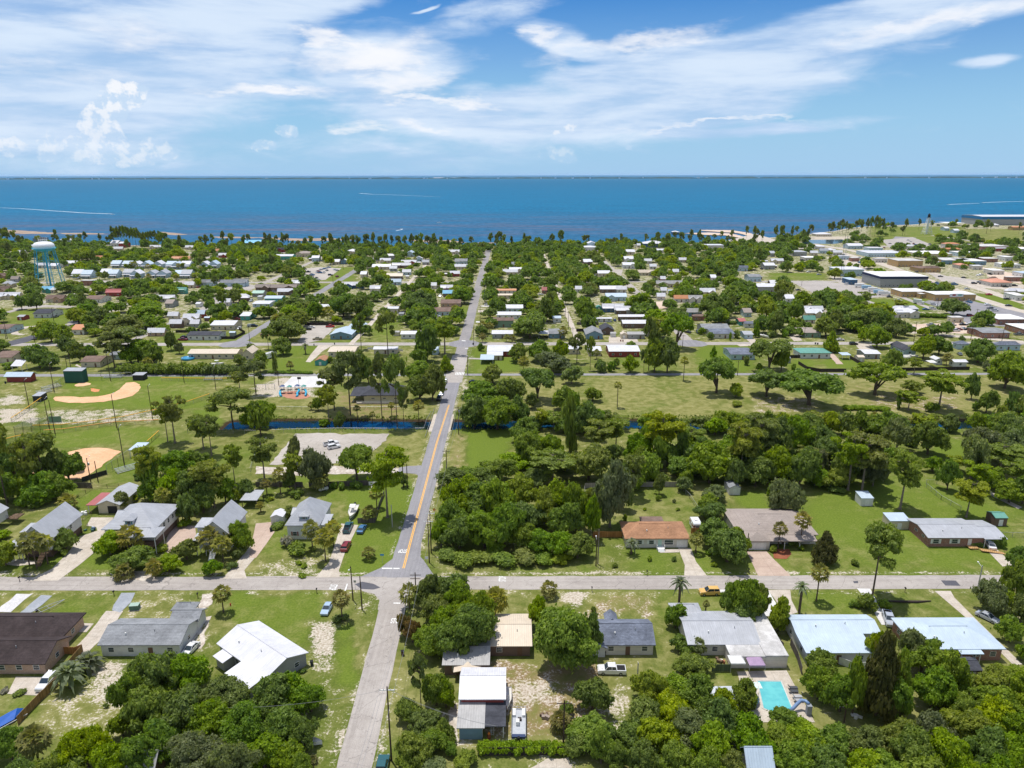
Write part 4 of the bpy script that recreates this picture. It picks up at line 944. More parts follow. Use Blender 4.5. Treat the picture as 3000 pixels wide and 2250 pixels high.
TREES='''
q r1 575 1010 800 250;q r1 725 860 715 230;s r1 1812 400 200 150;s r1 320 1640 1350 240;o r1 100 1600 1290 270
o r1 1290 1130 640 430;o r1 1560 1060 690 380;o r1 1080 1230 830 300;o r1 1250 1330 920 430;o r1 1500 1350 960 430;o r1 1850 1250 900 440;o r1 1980 1520 1120 420;o r1 1740 1430 1080 380;y r1 720 1660 1270 330;y r1 560 1760 1470 330;o r1 920 1760 1420 340;o r1 1130 1700 1330 330;o r1 1330 1590 1230 330;g r1 1650 1790 1310 520;g r1 1900 1830 1360 420;r r1 1150 1700 1490 120;o r1 1000 1400 1180 200;y r1 420 1800 1520 300;o r1 180 1830 1540 300;o r1 1420 1850 1600 340
b r1 150 1085 1020 90;w r1 45 1060 1000 70;b r1 860 1180 1130 40
o r2 130 1260 900 360;o r2 310 1180 870 360;o r2 450 1200 950 250;o r2 200 1480 1150 380;o r2 400 1500 1210 260;o r2 70 1650 1350 320;o r2 270 1700 1430 300;s r2 470 1690 1570 90;o r2 380 1720 1500 200;b r2 380 900 850 60
s r2 700 470 240 150;b r2 690 490 440 120;s r2 1245 370 190 170;r r2 1195 590 380 140;r r2 1270 640 420 160
o r2 1400 350 50 240;o r2 1590 330 55 300;y r2 1470 480 230 260;o r2 1690 740 300 440;o r2 1770 620 170 300;y r2 1430 740 480 290;o r2 1560 640 330 300;y r2 1640 400 120 220;s r2 1940 470 230 200;o r2 1860 480 330 160
p r2 1340 1190 730 160;o r2 1460 1150 830 260;o r2 1540 1170 900 200;o r2 1250 1290 1090 230;o r2 1380 1370 1160 300;k r2 1525 1430 1240 180;y r2 1290 1620 1330 300;o r2 1430 1520 1310 260;o r2 1250 1690 1500 240;g r2 1430 1720 1560 300;y r2 1700 1640 1510 190;o r2 1580 1560 1440 120
s r3 300 275 160 140;y r3 430 840 260 560;o r3 620 740 370 200;y r3 200 520 250 200;b r3 660 405 345 45;q r3 1350 360 110 145;o r3 1320 525 300 170;s r3 1567 400 310 60
o r3 1880 470 50 260;o r3 1770 440 130 210;y r3 1980 460 130 220;o r3 1900 500 260 240
o r3 1380 720 570 180;g r3 1500 740 590 150;o r3 1460 900 700 300;o r3 650 1190 890 290;y r3 640 1480 1210 380;B r3 540 1590 1330 220;y r3 720 1620 1290 220;s r3 390 1350 1220 170;o r3 440 1230 1120 120
y r3 1140 1150 820 330;y r3 1330 1120 880 330;y r3 1080 1350 1040 340;y r3 1290 1320 1010 380;o r3 1480 1180 880 330;o r3 940 1520 1240 320;y r3 1180 1530 1200 380;g r3 1460 1500 1160 400;o r3 1700 1440 1060 360;o r3 1880 1180 930 240;y r3 1600 1620 1260 360;o r3 1900 1560 1200 360;o r3 840 1680 1410 250;o r3 1050 1700 1400 300;y r3 1330 1740 1400 340;o r3 1580 1780 1450 340;y r3 1780 1790 1500 240;B r3 920 1600 1500 160;B r3 1090 1640 1540 140;y r3 1700 1260 1000 240;o r3 1560 1400 1080 260
y r4 80 550 260 200;s r4 390 310 30 150;q r4 250 410 150 120;b r4 800 405 240 140;b r4 700 370 290 90;b r4 940 380 290 110;o r4 2000 300 -60 220;g r4 1790 400 110 260;y r4 1930 380 200 200;y r4 1950 640 400 230;o r4 2050 790 640 130;o r4 2040 480 230 180
o r4 430 920 690 260;o r4 400 1100 820 260;o r4 580 1200 830 300;m r4 870 1230 500 360;y r4 1000 1180 640 220;g r4 1160 830 480 240;o r4 1240 880 570 330;o r4 1420 1030 640 320;o r4 1320 1180 820 310;B r4 1390 1200 1030 180;o r4 1510 1050 860 200;o r4 980 1280 880 260;o r4 680 1230 700 200;y r4 880 830 500 180
y r4 1650 1020 880 200;y r4 1800 1040 800 280;y r4 1980 960 790 250;y r4 2060 1230 870 280;y r4 1560 1300 1010 260;y r4 1720 1250 980 260;y r4 1900 1240 1000 260
o r4 130 1320 1150 230;y r4 60 1520 1290 290;y r4 300 1480 1260 320;o r4 520 1550 1280 340;o r4 780 1570 1300 330;y r4 190 1720 1420 340;o r4 470 1760 1450 340;y r4 750 1790 1490 340;y r4 1050 1530 1230 310;g r4 1300 1500 1180 320;y r4 1560 1440 1110 340;y r4 1800 1400 1070 340;o r4 2000 1480 1150 300;y r4 1150 1680 1300 340;o r4 1450 1700 1300 370;o r4 1750 1680 1290 370;o r4 2000 1740 1350 330;y r4 950 1800 1500 340;y r4 1250 1830 1510 340;y r4 1560 1830 1520 320;o r4 1850 1840 1540 300
p r5 65 940 245 240;c r5 270 850 360 220;p r5 370 790 320 280;o r5 560 720 470 230;o r5 200 860 600 250;o r5 60 890 620 240;o r5 350 890 640 290;o r5 480 860 620 240;o r5 130 720 400 240;o r5 440 740 430 200;y r5 180 620 380 220;b r5 220 930 800 170;b r5 350 930 820 200;s r5 560 950 840 150;o r5 640 640 480 90
s r5 300 1430 1150 210;s r5 390 1390 1170 140;s r5 240 1400 1190 110;y r5 50 1400 1180 200;y r5 20 1190 1110 110;y r5 540 1280 1090 180;b r5 515 1335 1270 70
y r5 900 1310 1100 260;s r5 1080 1310 1100 200;y r5 1080 1440 1230 280;s r5 1010 1510 1400 160;o r5 1000 1240 1110 140;B r5 1310 1300 1220 100;y r5 1370 1450 1300 200;s r5 1260 1500 1370 140;y r5 1515 1350 1170 190;s r5 1715 1330 1120 180;s r5 1810 1370 1180 160;s r5 1870 1280 1130 150;o r5 1960 1280 1020 190;o r5 1720 1480 1340 140;b r5 1880 1440 1370 90;b r5 1480 1100 1020 110;b r5 1960 1350 1250 120
g r5 980 950 800 120;y r5 1070 880 820 90;c r5 1420 410 10 220;c r5 1360 400 60 140;c r5 1650 460 170 190;c r5 1715 510 170 160
v r5 1240 860 480 130;c r5 1240 860 420 240;o r5 1430 680 430 280;o r5 1590 640 440 190;y r5 1400 930 600 240;y r5 1560 930 600 240;c r5 1740 930 540 250;o r5 1540 1060 800 170;o r5 1240 890 660 180;o r5 1480 970 760 170;o r5 1650 970 700 220;s r5 1340 1010 790 130;c r5 1905 740 420 130;B r5 1905 900 780 100;o r5 2000 860 690 140;o r5 1830 900 640 180;o r5 1130 700 640 90;o r5 1760 760 560 160
o r6 40 350 30 180;c r6 70 715 350 230;g r6 320 560 340 100;c r6 320 780 470 170;g r6 490 780 400 220;O r6 820 710 410 260;c r6 1065 1010 450 300;y r6 1100 560 480 120
s r6 200 820 630 120;s r6 90 830 710 90;o r6 280 800 600 90;s r6 520 800 660 150;b r6 330 860 780 110;b r6 635 785 720 70;b r6 695 790 720 70;b r6 810 785 710 90;s r6 980 940 780 110;s r6 920 1050 930 130;o r6 1200 765 640 80;B r6 120 880 840 50;b r6 90 890 860 40;s r6 40 970 890 70
y r6 265 1010 910 100;b r6 180 1115 1060 110;s r6 460 1280 1060 150;s r6 565 1370 1120 170;s r6 630 1250 1050 140;w r6 260 1270 1150 110;b r6 350 1320 1190 180;s r6 915 1350 1260 110;b r6 345 1400 1360 55;b r6 395 1425 1380 60;B r6 378 1505 1465 70;B r6 460 1290 1240 60
o r6 1580 770 590 220;o r6 1700 730 580 240;o r6 1850 790 600 250;y r6 1960 720 500 270;o r6 1570 1160 850 250;o r6 1650 1020 700 280;o r6 1800 1020 720 290;y r6 1950 1060 650 310;o r6 1500 1250 980 160;o r6 1650 1260 950 290;o r6 1850 1260 900 310;o r6 2010 1260 850 290;B r6 1560 1390 1250 200;B r6 1680 1420 1270 200;B r6 1820 1420 1290 220;B r6 1990 1420 1300 220;B r6 1920 1320 1190 150;o r6 1740 900 650 220
y r7 60 960 650 290;y r7 270 1060 740 240;o r7 120 1110 850 290;o r7 380 1010 690 250;o r7 430 1160 850 270;o r7 520 1110 680 200;o r7 90 1260 1000 270;o r7 250 1310 1080 250;o r7 400 1330 1100 250;y r7 530 1340 1120 220;B r7 100 1410 1260 240;B r7 250 1410 1270 200;B r7 390 1400 1280 180;c r7 330 730 470 320;y r7 50 620 500 260;o r7 100 420 200 230;o r7 150 590 270 270;o r7 300 570 300 240;y r7 620 710 380 330;v r7 470 490 20 120;o r7 600 360 60 230;c r7 700 510 220 290;c r7 840 460 200 180;o r7 1010 570 310 190;v r7 1085 510 270 130;c r7 1210 560 150 320;v r7 1180 640 350 100;v r7 1375 590 310 110;c r7 1450 500 270 200;c r7 980 840 480 170;y r7 1040 640 410 140;o r7 860 730 560 190;o r7 1060 730 620 160;o r7 1190 730 630 160;o r7 1190 830 640 100;g r7 790 1090 530 300;o r7 650 1190 780 130;y r7 640 910 750 120;g r7 900 950 640 160
o r7 1600 730 380 380;o r7 1500 620 350 240;o r7 1700 620 400 240;c r7 1850 700 250 260;c r7 1980 600 180 280;o r7 1900 640 330 260;o r7 1400 740 620 120;g r7 1390 800 660 130;g r7 1630 890 740 200;y r7 1580 1010 800 180;o r7 1600 1030 850 240;o r7 1740 1370 1060 320;o r7 1620 1230 980 240;o r7 1830 1310 1080 180;B r7 1380 720 640 100;o r7 1970 760 500 240;o r7 2050 700 480 200;o r7 420 640 440 200;o r7 200 740 600 220
q r7 965 1310 1180 120;s r7 1487 1300 1150 120;b r7 830 1425 1378 50;B r7 1117 1368 1318 48;B r7 1315 1372 1325 48;b r7 1635 1417 1372 48;b r7 1080 958 928 40;b r7 1340 962 932 40;B r7 1187 882 825 45;g r7 1312 892 860 30;B r7 1805 120 70 100;b r7 1590 1320 1280 50;v r7 915 1050 990 40
o r8 60 570 170 250;o r8 200 530 150 250;o r8 520 260 110 220;o r8 330 510 260 250;o r8 430 570 250 280;o r8 100 760 420 240;o r8 250 770 400 270;o r8 380 750 560 230;o r8 490 760 640 180;g r8 130 1010 660 250;o r8 50 930 720 120;c r8 645 790 310 280;c r8 760 805 330 330;o r8 890 700 480 160;g r8 1040 470 190 210;o r8 1290 500 200 230;o r8 970 600 420 170;c r8 1068 945 455 310;o r8 1330 640 500 140;s r8 845 300 170 80;s r8 1175 305 205 80;b r8 1150 440 350 120;o r8 580 720 560 160;b r8 560 830 760 120
g r8 1640 700 290 260;c r8 1540 640 510 160;g r8 1720 560 240 280;o r8 1910 470 150 240;g r8 2000 440 180 250;c r8 1870 640 400 280;c r8 1680 800 560 250;c r8 2000 780 530 250;c r8 1605 1010 700 250;o r8 1950 890 700 240;o r8 1450 790 520 160;o r8 1830 780 600 160;g r8 1960 580 300 240;o r8 2060 900 640 180
m r8 450 1375 1110 200;s r8 80 1270 1065 120;s r8 260 1235 990 140;B r8 45 1300 1230 70;b r8 200 1255 1190 70;b r8 265 1280 1230 60;p r8 845 1645 1055 310;o r8 2010 1430 1240 150;b r8 1690 1260 1215 90;b r8 1890 1270 1160 50;b r8 700 1410 1345 70
o m1 240 210 40 130;o m1 400 210 0 160;o m1 900 330 130 210;o m1 1080 360 170 190;o m1 1210 250 110 130;y m1 1350 480 240 370;o m1 1600 330 100 330;o m1 1650 420 250 240;o m1 560 560 330 210;o m1 700 600 350 190;o m1 430 840 560 240;o m1 560 850 650 190;o m1 750 710 470 220;o m1 870 770 550 170;o m1 1000 470 340 140;p m1 1240 840 450 300;p m1 1420 800 400 400;o m1 1500 800 520 320;o m1 1650 820 530 230;o m1 1850 650 420 120;g m1 1940 690 550 100;b m1 100 860 770 150;s m1 1600 860 740 110;b m1 1390 880 790 140;o m1 1000 760 580 130;o m1 300 730 590 150;o m1 40 650 520 140
p m2 310 1490 1030 400;o m2 590 1460 1120 320;p m2 555 1130 750 230;c m2 380 1090 870 180;o m2 600 890 650 180;o m2 380 810 680 140;v m2 765 905 670 50;o m2 850 700 500 210;o m2 900 545 270 340;p m2 690 640 410 110;q m2 1090 690 575 85;s m2 925 865 780 85;b m2 500 625 570 90;o m2 640 305 150 220;o m2 700 300 180 150;o m2 1000 210 60 230;o m2 1090 300 185 130;o m2 1200 340 100 190;s m2 1330 345 200 150;y m2 860 260 150 120;B m2 930 285 190 100;o m2 1500 290 0 290;o m2 1650 300 30 280;p m2 1690 640 240 150;p m2 1980 690 215 200;p m2 1400 1300 840 300;p m2 1575 1350 650 330;p m2 1915 1380 660 190;p m2 2080 1480 650 240;c m2 1340 1400 960 200;o m2 1680 1010 640 190;o m2 1770 1010 700 180;p m2 1780 525 460 60;s m2 1150 1295 1220 70;o m2 1225 1300 1150 120;o m2 1450 1450 1265 130;o m2 1290 1440 1330 130;s m2 1650 1405 1210 80;s m2 1810 1400 1280 80;s m2 2020 1360 1220 80;B m2 1360 795 710 75;p m2 2150 1440 990 120;o m2 1600 480 400 90
c m3 380 700 260 330;y m3 60 350 180 210;o m3 190 770 330 230;o m3 110 800 610 180;k m3 390 885 700 140;y m3 90 970 740 260;y m3 250 1190 780 250;o m3 110 1190 900 280;s m3 100 1400 1170 130;o m3 130 250 0 320;o m3 590 145 -40 190;s m3 490 295 175 90;b m3 880 115 50 60;o m3 970 190 60 160;b m3 855 335 280 40;s m3 790 470 350 110;s m3 860 470 360 100;s m3 790 565 475 90;b m3 770 665 570 80;s m3 1050 560 485 70;s m3 1110 565 490 80;y m3 1300 520 210 370;o m3 1480 345 50 190;o m3 1260 200 50 170;o m3 1900 335 50 220;s m3 1660 530 410 110;o m3 1640 750 520 160;o m3 1180 770 550 220;o m3 1390 770 520 240;s m3 1230 895 730 130;g m3 1550 890 640 340;y m3 900 1010 780 240;O m3 1380 1190 820 320;g m3 1750 1010 790 210
o m3 780 1290 950 410;o m3 1050 1270 900 360;o m3 700 1460 1060 340;o m3 950 1500 1100 410;o m3 1190 1450 1080 260;o m3 1320 1280 1080 130;y m3 1650 1290 1020 230;v m3 1760 1490 1100 150;o m3 1980 1200 1030 180;p m3 1805 790 460 180;p m3 1950 865 510 100;b m3 2060 895 745 130;b m3 2180 890 755 90;s m3 2020 745 650 80;y m3 1880 1500 1180 220;o m3 2050 1500 1250 220
o m4 250 240 0 260;o m4 400 250 80 120;p m4 370 870 280 180;c m4 480 580 290 220;O m4 670 630 230 260;o m4 170 890 690 170;o m4 190 660 550 130;o m4 430 890 500 230;o m4 570 890 490 240;p m4 315 890 640 80;s m4 745 975 735 95;o m4 20 840 730 80;O m4 1100 1110 710 330;y m4 1310 1155 990 150;k m4 1070 720 600 75;b m4 950 490 400 80;b m4 1030 540 450 80;r m4 1160 400 350 80;o m4 1060 300 30 270;o m4 1220 300 100 140;b m4 1320 525 430 90;b m4 1250 545 450 40;k m4 1530 510 330 80;o m4 1740 490 190 170;y m4 1640 310 40 220;o m4 1930 340 80 170;o m4 2030 200 0 190;O m4 1670 870 500 370;o m4 1800 880 600 180;b m4 1420 815 700 80;o m4 1560 880 780 70;O m4 1640 1150 850 330;O m4 2100 1240 850 480;s m4 30 1265 1000 90;b m4 1940 865 790 70;g m4 2170 490 400 80;b m4 1840 520 420 80;b m4 1690 520 430 110;y m4 1960 330 120 120
o m5 100 190 0 190;o m5 300 240 60 140;y m5 170 460 200 170;k m5 120 670 440 150;c m5 495 190 10 170;y m5 440 430 170 310;y m5 620 310 110 280;y m5 480 560 390 150;o m5 620 620 360 230;o m5 830 510 300 200;c m5 860 240 100 150;o m5 1440 270 80 270;o m5 1120 740 470 230;o m5 1290 700 480 210;y m5 800 870 620 210;s m5 1370 810 700 110;o m5 1710 780 500 310;o m5 2000 1060 640 400;o m5 1640 1180 890 150;O m5 600 1130 760 410;c m5 1020 910 720 140;y m5 1000 1110 950 220;v m5 845 1290 1090 50;c m5 960 1300 1090 230;c m5 1290 1290 850 410;o m5 1800 1320 1060 180;y m5 1900 1170 1120 80;v m5 2050 1490 1090 150;y m5 2050 1480 1090 300;b m5 1700 1310 1200 90;o m5 1540 560 490 60;b m5 1230 480 430 50;b m5 1390 460 400 50;b m5 1220 1330 1200 130;o m5 2170 900 700 160;g m5 1800 870 760 120
'''
rs0=random.Random(4)
for x in list(range(1560,1822,30))+list(range(1905,2000,28))+list(range(2060,2470,27))+list(range(2515,2650,30))+[2700,2730,2775]+list(range(2870,3020,32)):
 TREES+=';%s P %d %d %d %d'%(rs0.choice('ooyco'),x+rs0.randint(-8,8),rs0.randint(1258,1278),rs0.randint(1196,1222),rs0.randint(48,78))
fill=[]
while len(fill)<30:
 x,y=rs0.uniform(34,205),rs0.uniform(209,238)
 if x>120 or any((x-a)**2+(y-b)**2<19 for a,b in fill):continue
 fill.append((x,y))
for line in TREES.strip().split('\n'):
 for e in line.split(';'):
  a=e.split()
  if a:T(a[0],a[1],*map(float,a[2:]))
for x,y in fill:plant(rs0.choice('oooyycgB'),x,y,rs0.uniform(6,12),rs0.uniform(3.2,5.2))
# buildings
WALL={'W':(siding('white_siding',(0.66,0.66,0.64)),'white-walled'),'C':(siding('cream_siding',(0.60,0.53,0.40)),'cream-walled'),'B':(brick('red_brick',(0.23,0.085,0.055),(0.33,0.15,0.10)),'brick'),'b':(siding('brown_siding',(0.17,0.115,0.09)),'brown-walled'),'T':(siding('teal_siding',(0.09,0.36,0.33)),'teal-walled'),'G':(siding('grey_siding',(0.33,0.34,0.34)),'grey-walled'),'L':(siding('light_blue_siding',(0.44,0.56,0.62)),'pale-blue-walled'),'Y':(siding('yellow_siding',(0.62,0.56,0.36)),'pale-yellow-walled'),'g':(siding('green_siding',(0.20,0.30,0.22)),'green-walled'),'R':(siding('red_siding',(0.30,0.06,0.05)),'red-walled'),'N':(siding('navy_siding',(0.06,0.13,0.24)),'dark-blue-walled'),'S':(siding('slate_blue_siding',(0.17,0.28,0.36)),'blue-walled'),'A':(brick('tan_brick',(0.50,0.33,0.22),(0.36,0.20,0.13),(0.5,0.45,0.38)),'tan-brick'),'O':(siding('ochre_stucco',(0.45,0.30,0.14),0.6),'ochre-walled'),'M':(siding('pale_stucco',(0.62,0.58,0.52),0.9),'stucco-walled'),'K':(siding('black_boards',(0.03,0.035,0.035)),'black-walled'),'D':(siding('dark_green_pads',(0.025,0.10,0.075),0.8),'dark-green'),'o':(None,'open-sided')}
def RM(n,c,ax,d=.15):return roof_metal(n+('_x' if ax==0 else '_y'),c,ax,d)
ROOF={'W':lambda a:RM('white_metal',(0.70,0.70,0.74),a,.18),'c':lambda a:RM('cream_metal',(0.66,0.56,0.44),a,.12),'l':lambda a:RM('pale_blue_metal',(0.50,0.60,0.70),a,.14),'g':lambda a:RM('grey_metal',(0.44,0.455,0.49),a,.2),'e':lambda a:RM('weathered_grey_metal',(0.46,0.45,0.44),a,.28),'k':lambda a:roof_shingle('dark_shingle',(0.065,0.068,0.082)),'n':lambda a:roof_shingle('brown_shingle',(0.20,0.14,0.115)),'d':lambda a:roof_shingle('dark_brown_shingle',(0.055,0.042,0.042),.35),'h':lambda a:roof_shingle('mid_grey_shingle',(0.25,0.26,0.275)),'H':lambda a:roof_shingle('warm_grey_shingle',(0.33,0.28,0.25),.15),'o':lambda a:roof_shingle('orange_shingle',(0.37,0.20,0.115),.3),'O':lambda a:RM('orange_metal',(0.60,0.26,0.12),a),'r':lambda a:RM('red_metal',(0.42,0.13,0.12),a),'t':lambda a:RM('green_metal',(0.14,0.36,0.29),a,.2),'T':lambda a:RM('pale_green_metal',(0.42,0.60,0.50),a),'p':lambda a:roof_shingle('pink_tile',(0.58,0.28,0.20),.15),'b':lambda a:RM('bright_blue_metal',(0.22,0.52,0.74),a,.1),'w':lambda a:pavement('white_membrane',(0.60,0.59,0.58),(0.78,0.78,0.78),crack=.1,patch=.12),'x':lambda a:pavement('worn_flat_roof',(0.40,0.39,0.38),(0.62,0.61,0.60),crack=.2,patch=.2),'s':lambda a:roof_shingle('blue_grey_shingle',(0.16,0.18,0.23),.4)}
RNAME={'W':'white metal','c':'cream metal','l':'pale blue metal','g':'grey metal','e':'weathered grey','k':'dark grey','n':'brown','d':'dark brown','h':'mid-grey','H':'warm grey','o':'orange','O':'orange metal','r':'red','t':'green metal','T':'pale green','p':'pink tiled','b':'bright blue','w':'flat white','x':'flat worn grey','s':'blue-grey'}
BUILT=[]
def roof_geo(mb,x0,x1,y0,y1,ze,typ,rise,ov,th=0.16):
 X0,X1,Y0,Y1_=x0-ov,x1+ov,y0-ov,y1+ov
 if typ=='f':
  mb.box(X0,X1,Y0,Y1_,ze+.003,ze+.30);return
 if typ in('s','S'):
  za,zb=(ze,ze+rise)if typ=='s' else(ze+rise,ze)
  mb.add([(X0,Y0,za),(X1,Y0,za),(X1,Y1_,zb),(X0,Y1_,zb),(X0,Y0,za+th),(X1,Y0,za+th),(X1,Y1_,zb+th),(X0,Y1_,zb+th)],[(0,3,2,1),(4,5,6,7),(0,1,5,4),(1,2,6,5),(2,3,7,6),(3,0,4,7)]);return
 if typ in('gx','gy'):
  a0,a1,b0,b1=(X0,X1,y0,y1)if typ=='gx' else(Y0,Y1_,x0,x1)
  bm=(b0+b1)/2;k=rise/((b1-b0)/2)
  pr=[(b0-ov,ze-k*ov),(bm,ze+rise),(b1+ov,ze-k*ov)]
  P=pr+[(b,z+th)for b,z in pr]
  f=(lambda a,b,z:(a,b,z))if typ=='gx' else(lambda a,b,z:(b,a,z))
  vs=[f(a0,b,z)for b,z in P]+[f(a1,b,z)for b,z in P]
  fs=[(3,4,10,9),(4,5,11,10),(0,6,7,1),(1,7,8,2),(0,3,9,6),(2,8,11,5),(0,1,4,3),(1,2,5,4),(6,9,10,7),(7,10,11,8)]
  mb.add(vs,fs if typ=='gx' else[q[::-1]for q in fs]);return
 hx=typ=='hx'
 L=min((X1-X0),(Y1_-Y0))/2
 if hx:R0,R1=(min(X0+L,(X0+X1)/2),(Y0+Y1_)/2),(max(X1-L,(X0+X1)/2),(Y0+Y1_)/2)
 else:R0,R1=((X0+X1)/2,min(Y0+L,(Y0+Y1_)/2)),((X0+X1)/2,max(Y1_-L,(Y0+Y1_)/2))
 z0,z1,z2=ze-.05,ze+th,ze+rise+th
 vs=[(X0,Y0,z0),(X1,Y0,z0),(X1,Y1_,z0),(X0,Y1_,z0),(X0,Y0,z1),(X1,Y0,z1),(X1,Y1_,z1),(X0,Y1_,z1),(*R0,z2),(*R1,z2+.001)]
 if hx:tops=[(4,5,9,8),(5,6,9),(6,7,8,9),(7,4,8)]
 else:tops=[(4,5,8),(5,6,9,8),(6,7,9),(7,4,8,9)]
 mb.add(vs,[(0,3,2,1),(0,1,5,4),(1,2,6,5),(2,3,7,6),(3,0,4,7)]+tops)
def wall_geo(mb,x0,x1,y0,y1,z0,ze,typ,rise):
 if typ=='gx' or typ=='gy':
  ym,xm=(y0+y1)/2,(x0+x1)/2
  if typ=='gx':
   vs=[(x0,y0,z0),(x0,y1,z0),(x0,y1,ze),(x0,ym,ze+rise-.02),(x0,y0,ze),(x1,y0,z0),(x1,y1,z0),(x1,y1,ze),(x1,ym,ze+rise-.02),(x1,y0,ze)]
   fs=[(0,4,3,2,1),(5,6,7,8,9),(0,5,9,4),(1,2,7,6)]
  else:
   vs=[(x0,y0,z0),(x1,y0,z0),(x1,y0,ze),(xm,y0,ze+rise-.02),(x0,y0,ze),(x0,y1,z0),(x1,y1,z0),(x1,y1,ze),(xm,y1,ze+rise-.02),(x0,y1,ze)]
   fs=[(0,1,2,3,4),(5,9,8,7,6),(0,4,9,5),(1,6,7,2)]
  mb.add(vs,fs)
 elif typ in('s','S'):
  za,zb=(ze,ze+rise)if typ=='s' else(ze+rise,ze)
  mb.add([(x0,y0,z0),(x1,y0,z0),(x1,y1,z0),(x0,y1,z0),(x0,y0,za),(x1,y0,za),(x1,y1,zb),(x0,y1,zb)],[(0,1,5,4),(1,2,6,5),(2,3,7,6),(3,0,4,7)])
 else:
  mb.box(x0,x1,y0,y1,z0,ze)
WINM={}
def window(root,x,y,z,w_,h_,side='F',near=False,shutter=None,name='window'):
 key=('win',near,shutter is not None and shutter.name)
 if key not in WINM:
  a=MB()
  a.box(-.5,.5,-.03,.05,.44,.5);a.box(-.5,.5,-.03,.05,-.5,-.44);a.box(-.5,-.44,-.03,.05,-.44,.44);a.box(.44,.5,-.03,.05,-.44,.44);a.box(-.44,.44,-.02,.03,-.025,.025)
  if not near:
   a.cur=1;a.box(-.44,.44,-.008,.04,-.44,.44)
   fr=a.mesh('window',[M_FRAME,M_GLASS]);pn=None
  else:
   fr=a.mesh('window',[M_FRAME]);pn=MB().box(-.44,.44,-.008,.04,-.44,.44).mesh('pane',M_GLASS)
  sh=MB().box(-.82,-.54,-.02,.04,-.5,.5).box(.54,.82,-.02,.04,-.5,.5).mesh('shutters',shutter)if shutter else None
  WINM[key]=(fr,pn,sh)
 fr,pn,sh=WINM[key]
 o=bpy.data.objects.new(name,fr);COL.objects.link(o);o.parent=root
 o.location=(x,y,z);o.scale=(w_,1,h_);o.rotation_euler=(0,0,{'F':0,'R':math.pi/2,'L':-math.pi/2,'B':math.pi}[side])
 if pn:p=bpy.data.objects.new('pane',pn);COL.objects.link(p);p.parent=o
 if sh:p=bpy.data.objects.new('shutters',sh);COL.objects.link(p);p.parent=o
 return o
def house(blocks,wall,roof,nm='house',cat='house',label=None,short=None,rot=0.0,pivot=None,ov=0.45,wins=True,group='houses of the town',open_=False,zb=0.0,doorc=None,far=None):
 """blocks: (x0, x1, y0, y1, z0, eave height, roof type, rise[, wall code, roof code])"""
 b0=blocks[0]
 cx,cy=((b0[0]+b0[1])/2,b0[2])if pivot is None else pivot
 root=empty(nm,(cx,cy,0),rot)
 dist=math.hypot(cx,cy);far=dist>360 if far is None else far
 wm={}
 for i,b in enumerate(blocks):
  wc=b[8]if len(b)>8 and b[8]else wall;rc=b[9]if len(b)>9 and b[9]else roof
  x0,x1,y0,y1,z0,ze,typ,rise=b[:8]
  e=0.004*i
  x0,x1,y0,y1=x0-cx+e,x1-cx-e,y0-cy+e,y1-cy-e
  if typ in 'gh':typ=typ+('x' if(x1-x0)>=(y1-y0)else 'y')
  if wc=='o' or open_:
   pm=MB()
   nx=max(2,int((x1-x0)/4)+1)
   for k in range(nx):
    xx=x0+(x1-x0)*k/(nx-1)
    for yy in(y0,y1):
     q=MB().box(xx-.08,xx+.08,yy-.08,yy+.08,0,ze+(.0 if typ!='s' else .05))
     q.build('post',M_FRAME if wall!='b' else M_WOOD,root)
  else:
   wm.setdefault(wc,MB())
   wall_geo(wm[wc],x0,x1,y0,y1,z0,ze,typ,rise)
  r=MB();roof_geo(r,x0,x1,y0,y1,ze,typ,rise,ov if typ!='f' else .12)
  if typ in('gx','hx')and dist<260:
   hl_=0 if typ=='gx' else(y1-y0)/2;r.tube([(x0-ov*.9+hl_,(y0+y1)/2,ze+rise+.17),(x1+ov*.9-hl_,(y0+y1)/2,ze+rise+.17)],.09,5)
   for k in range(2 if(x1-x0)>8 and rc not in 'x' else 0):
    vx,vf=x0+(x1-x0)*(.3+.37*k+.05*math.sin(cx+k)),.45+.2*k
    vy=y0+(y1-y0)/2*vf;vz=ze+rise*vf
    MB().tube([(vx,vy,vz),(vx,vy,vz+.65)],.09 if k else .16,7).build('roof_vent',M_STEEL if k else M_FRAME,root)
  axis=1 if typ in('gy','hy')else 0
  r.build('roof',ROOF[rc](0 if typ in('gx','hx','s','S')else 1 if typ!='f' else 0),root)
  if wins and wc!='o' and not open_ and(x1-x0)>3 and ze-z0>2 and z0<3:
   W_=x1-x0;n=max(1,int(W_/3.4));zc=z0+1.55
   if i==0 or W_>5:
    dk=n//2 if i==0 and n>1 else-1
    for k in range(n):
     xx=x0+W_*(k+.5)/n
     if k==dk:
      d=MB().box(xx-.48,xx+.48,y0-.05,y0+.03,z0+.05,z0+2.1)
      d.build('door',doorc or flat('door_brown',(0.16,0.09,0.06)),root)
     else:window(root,xx,y0-.02,zc,1.25,1.15,'F',not far)
   sx,sd=(x1+.02,'R')if cx<0 else(x0-.02,'L')
   for k in range(int((y1-y0)/4.5)):
    window(root,sx,y0+(y1-y0)*(k+.5)/int((y1-y0)/4.5),zc,1.1,1.1,sd,not far)
 for wc,m_ in wm.items():m_.build('wall',WALL[wc][0],root)
 if label:tag(root,label,cat,group)
 else:root['category']=cat;root['group']=group
 BUILT.append([root,roof,wall,cx,cy+(b0[3]-b0[2])/2,label,short,max(b0[1]-b0[0],b0[3]-b0[2])/2,[b[:4]for b in blocks]])
 return root
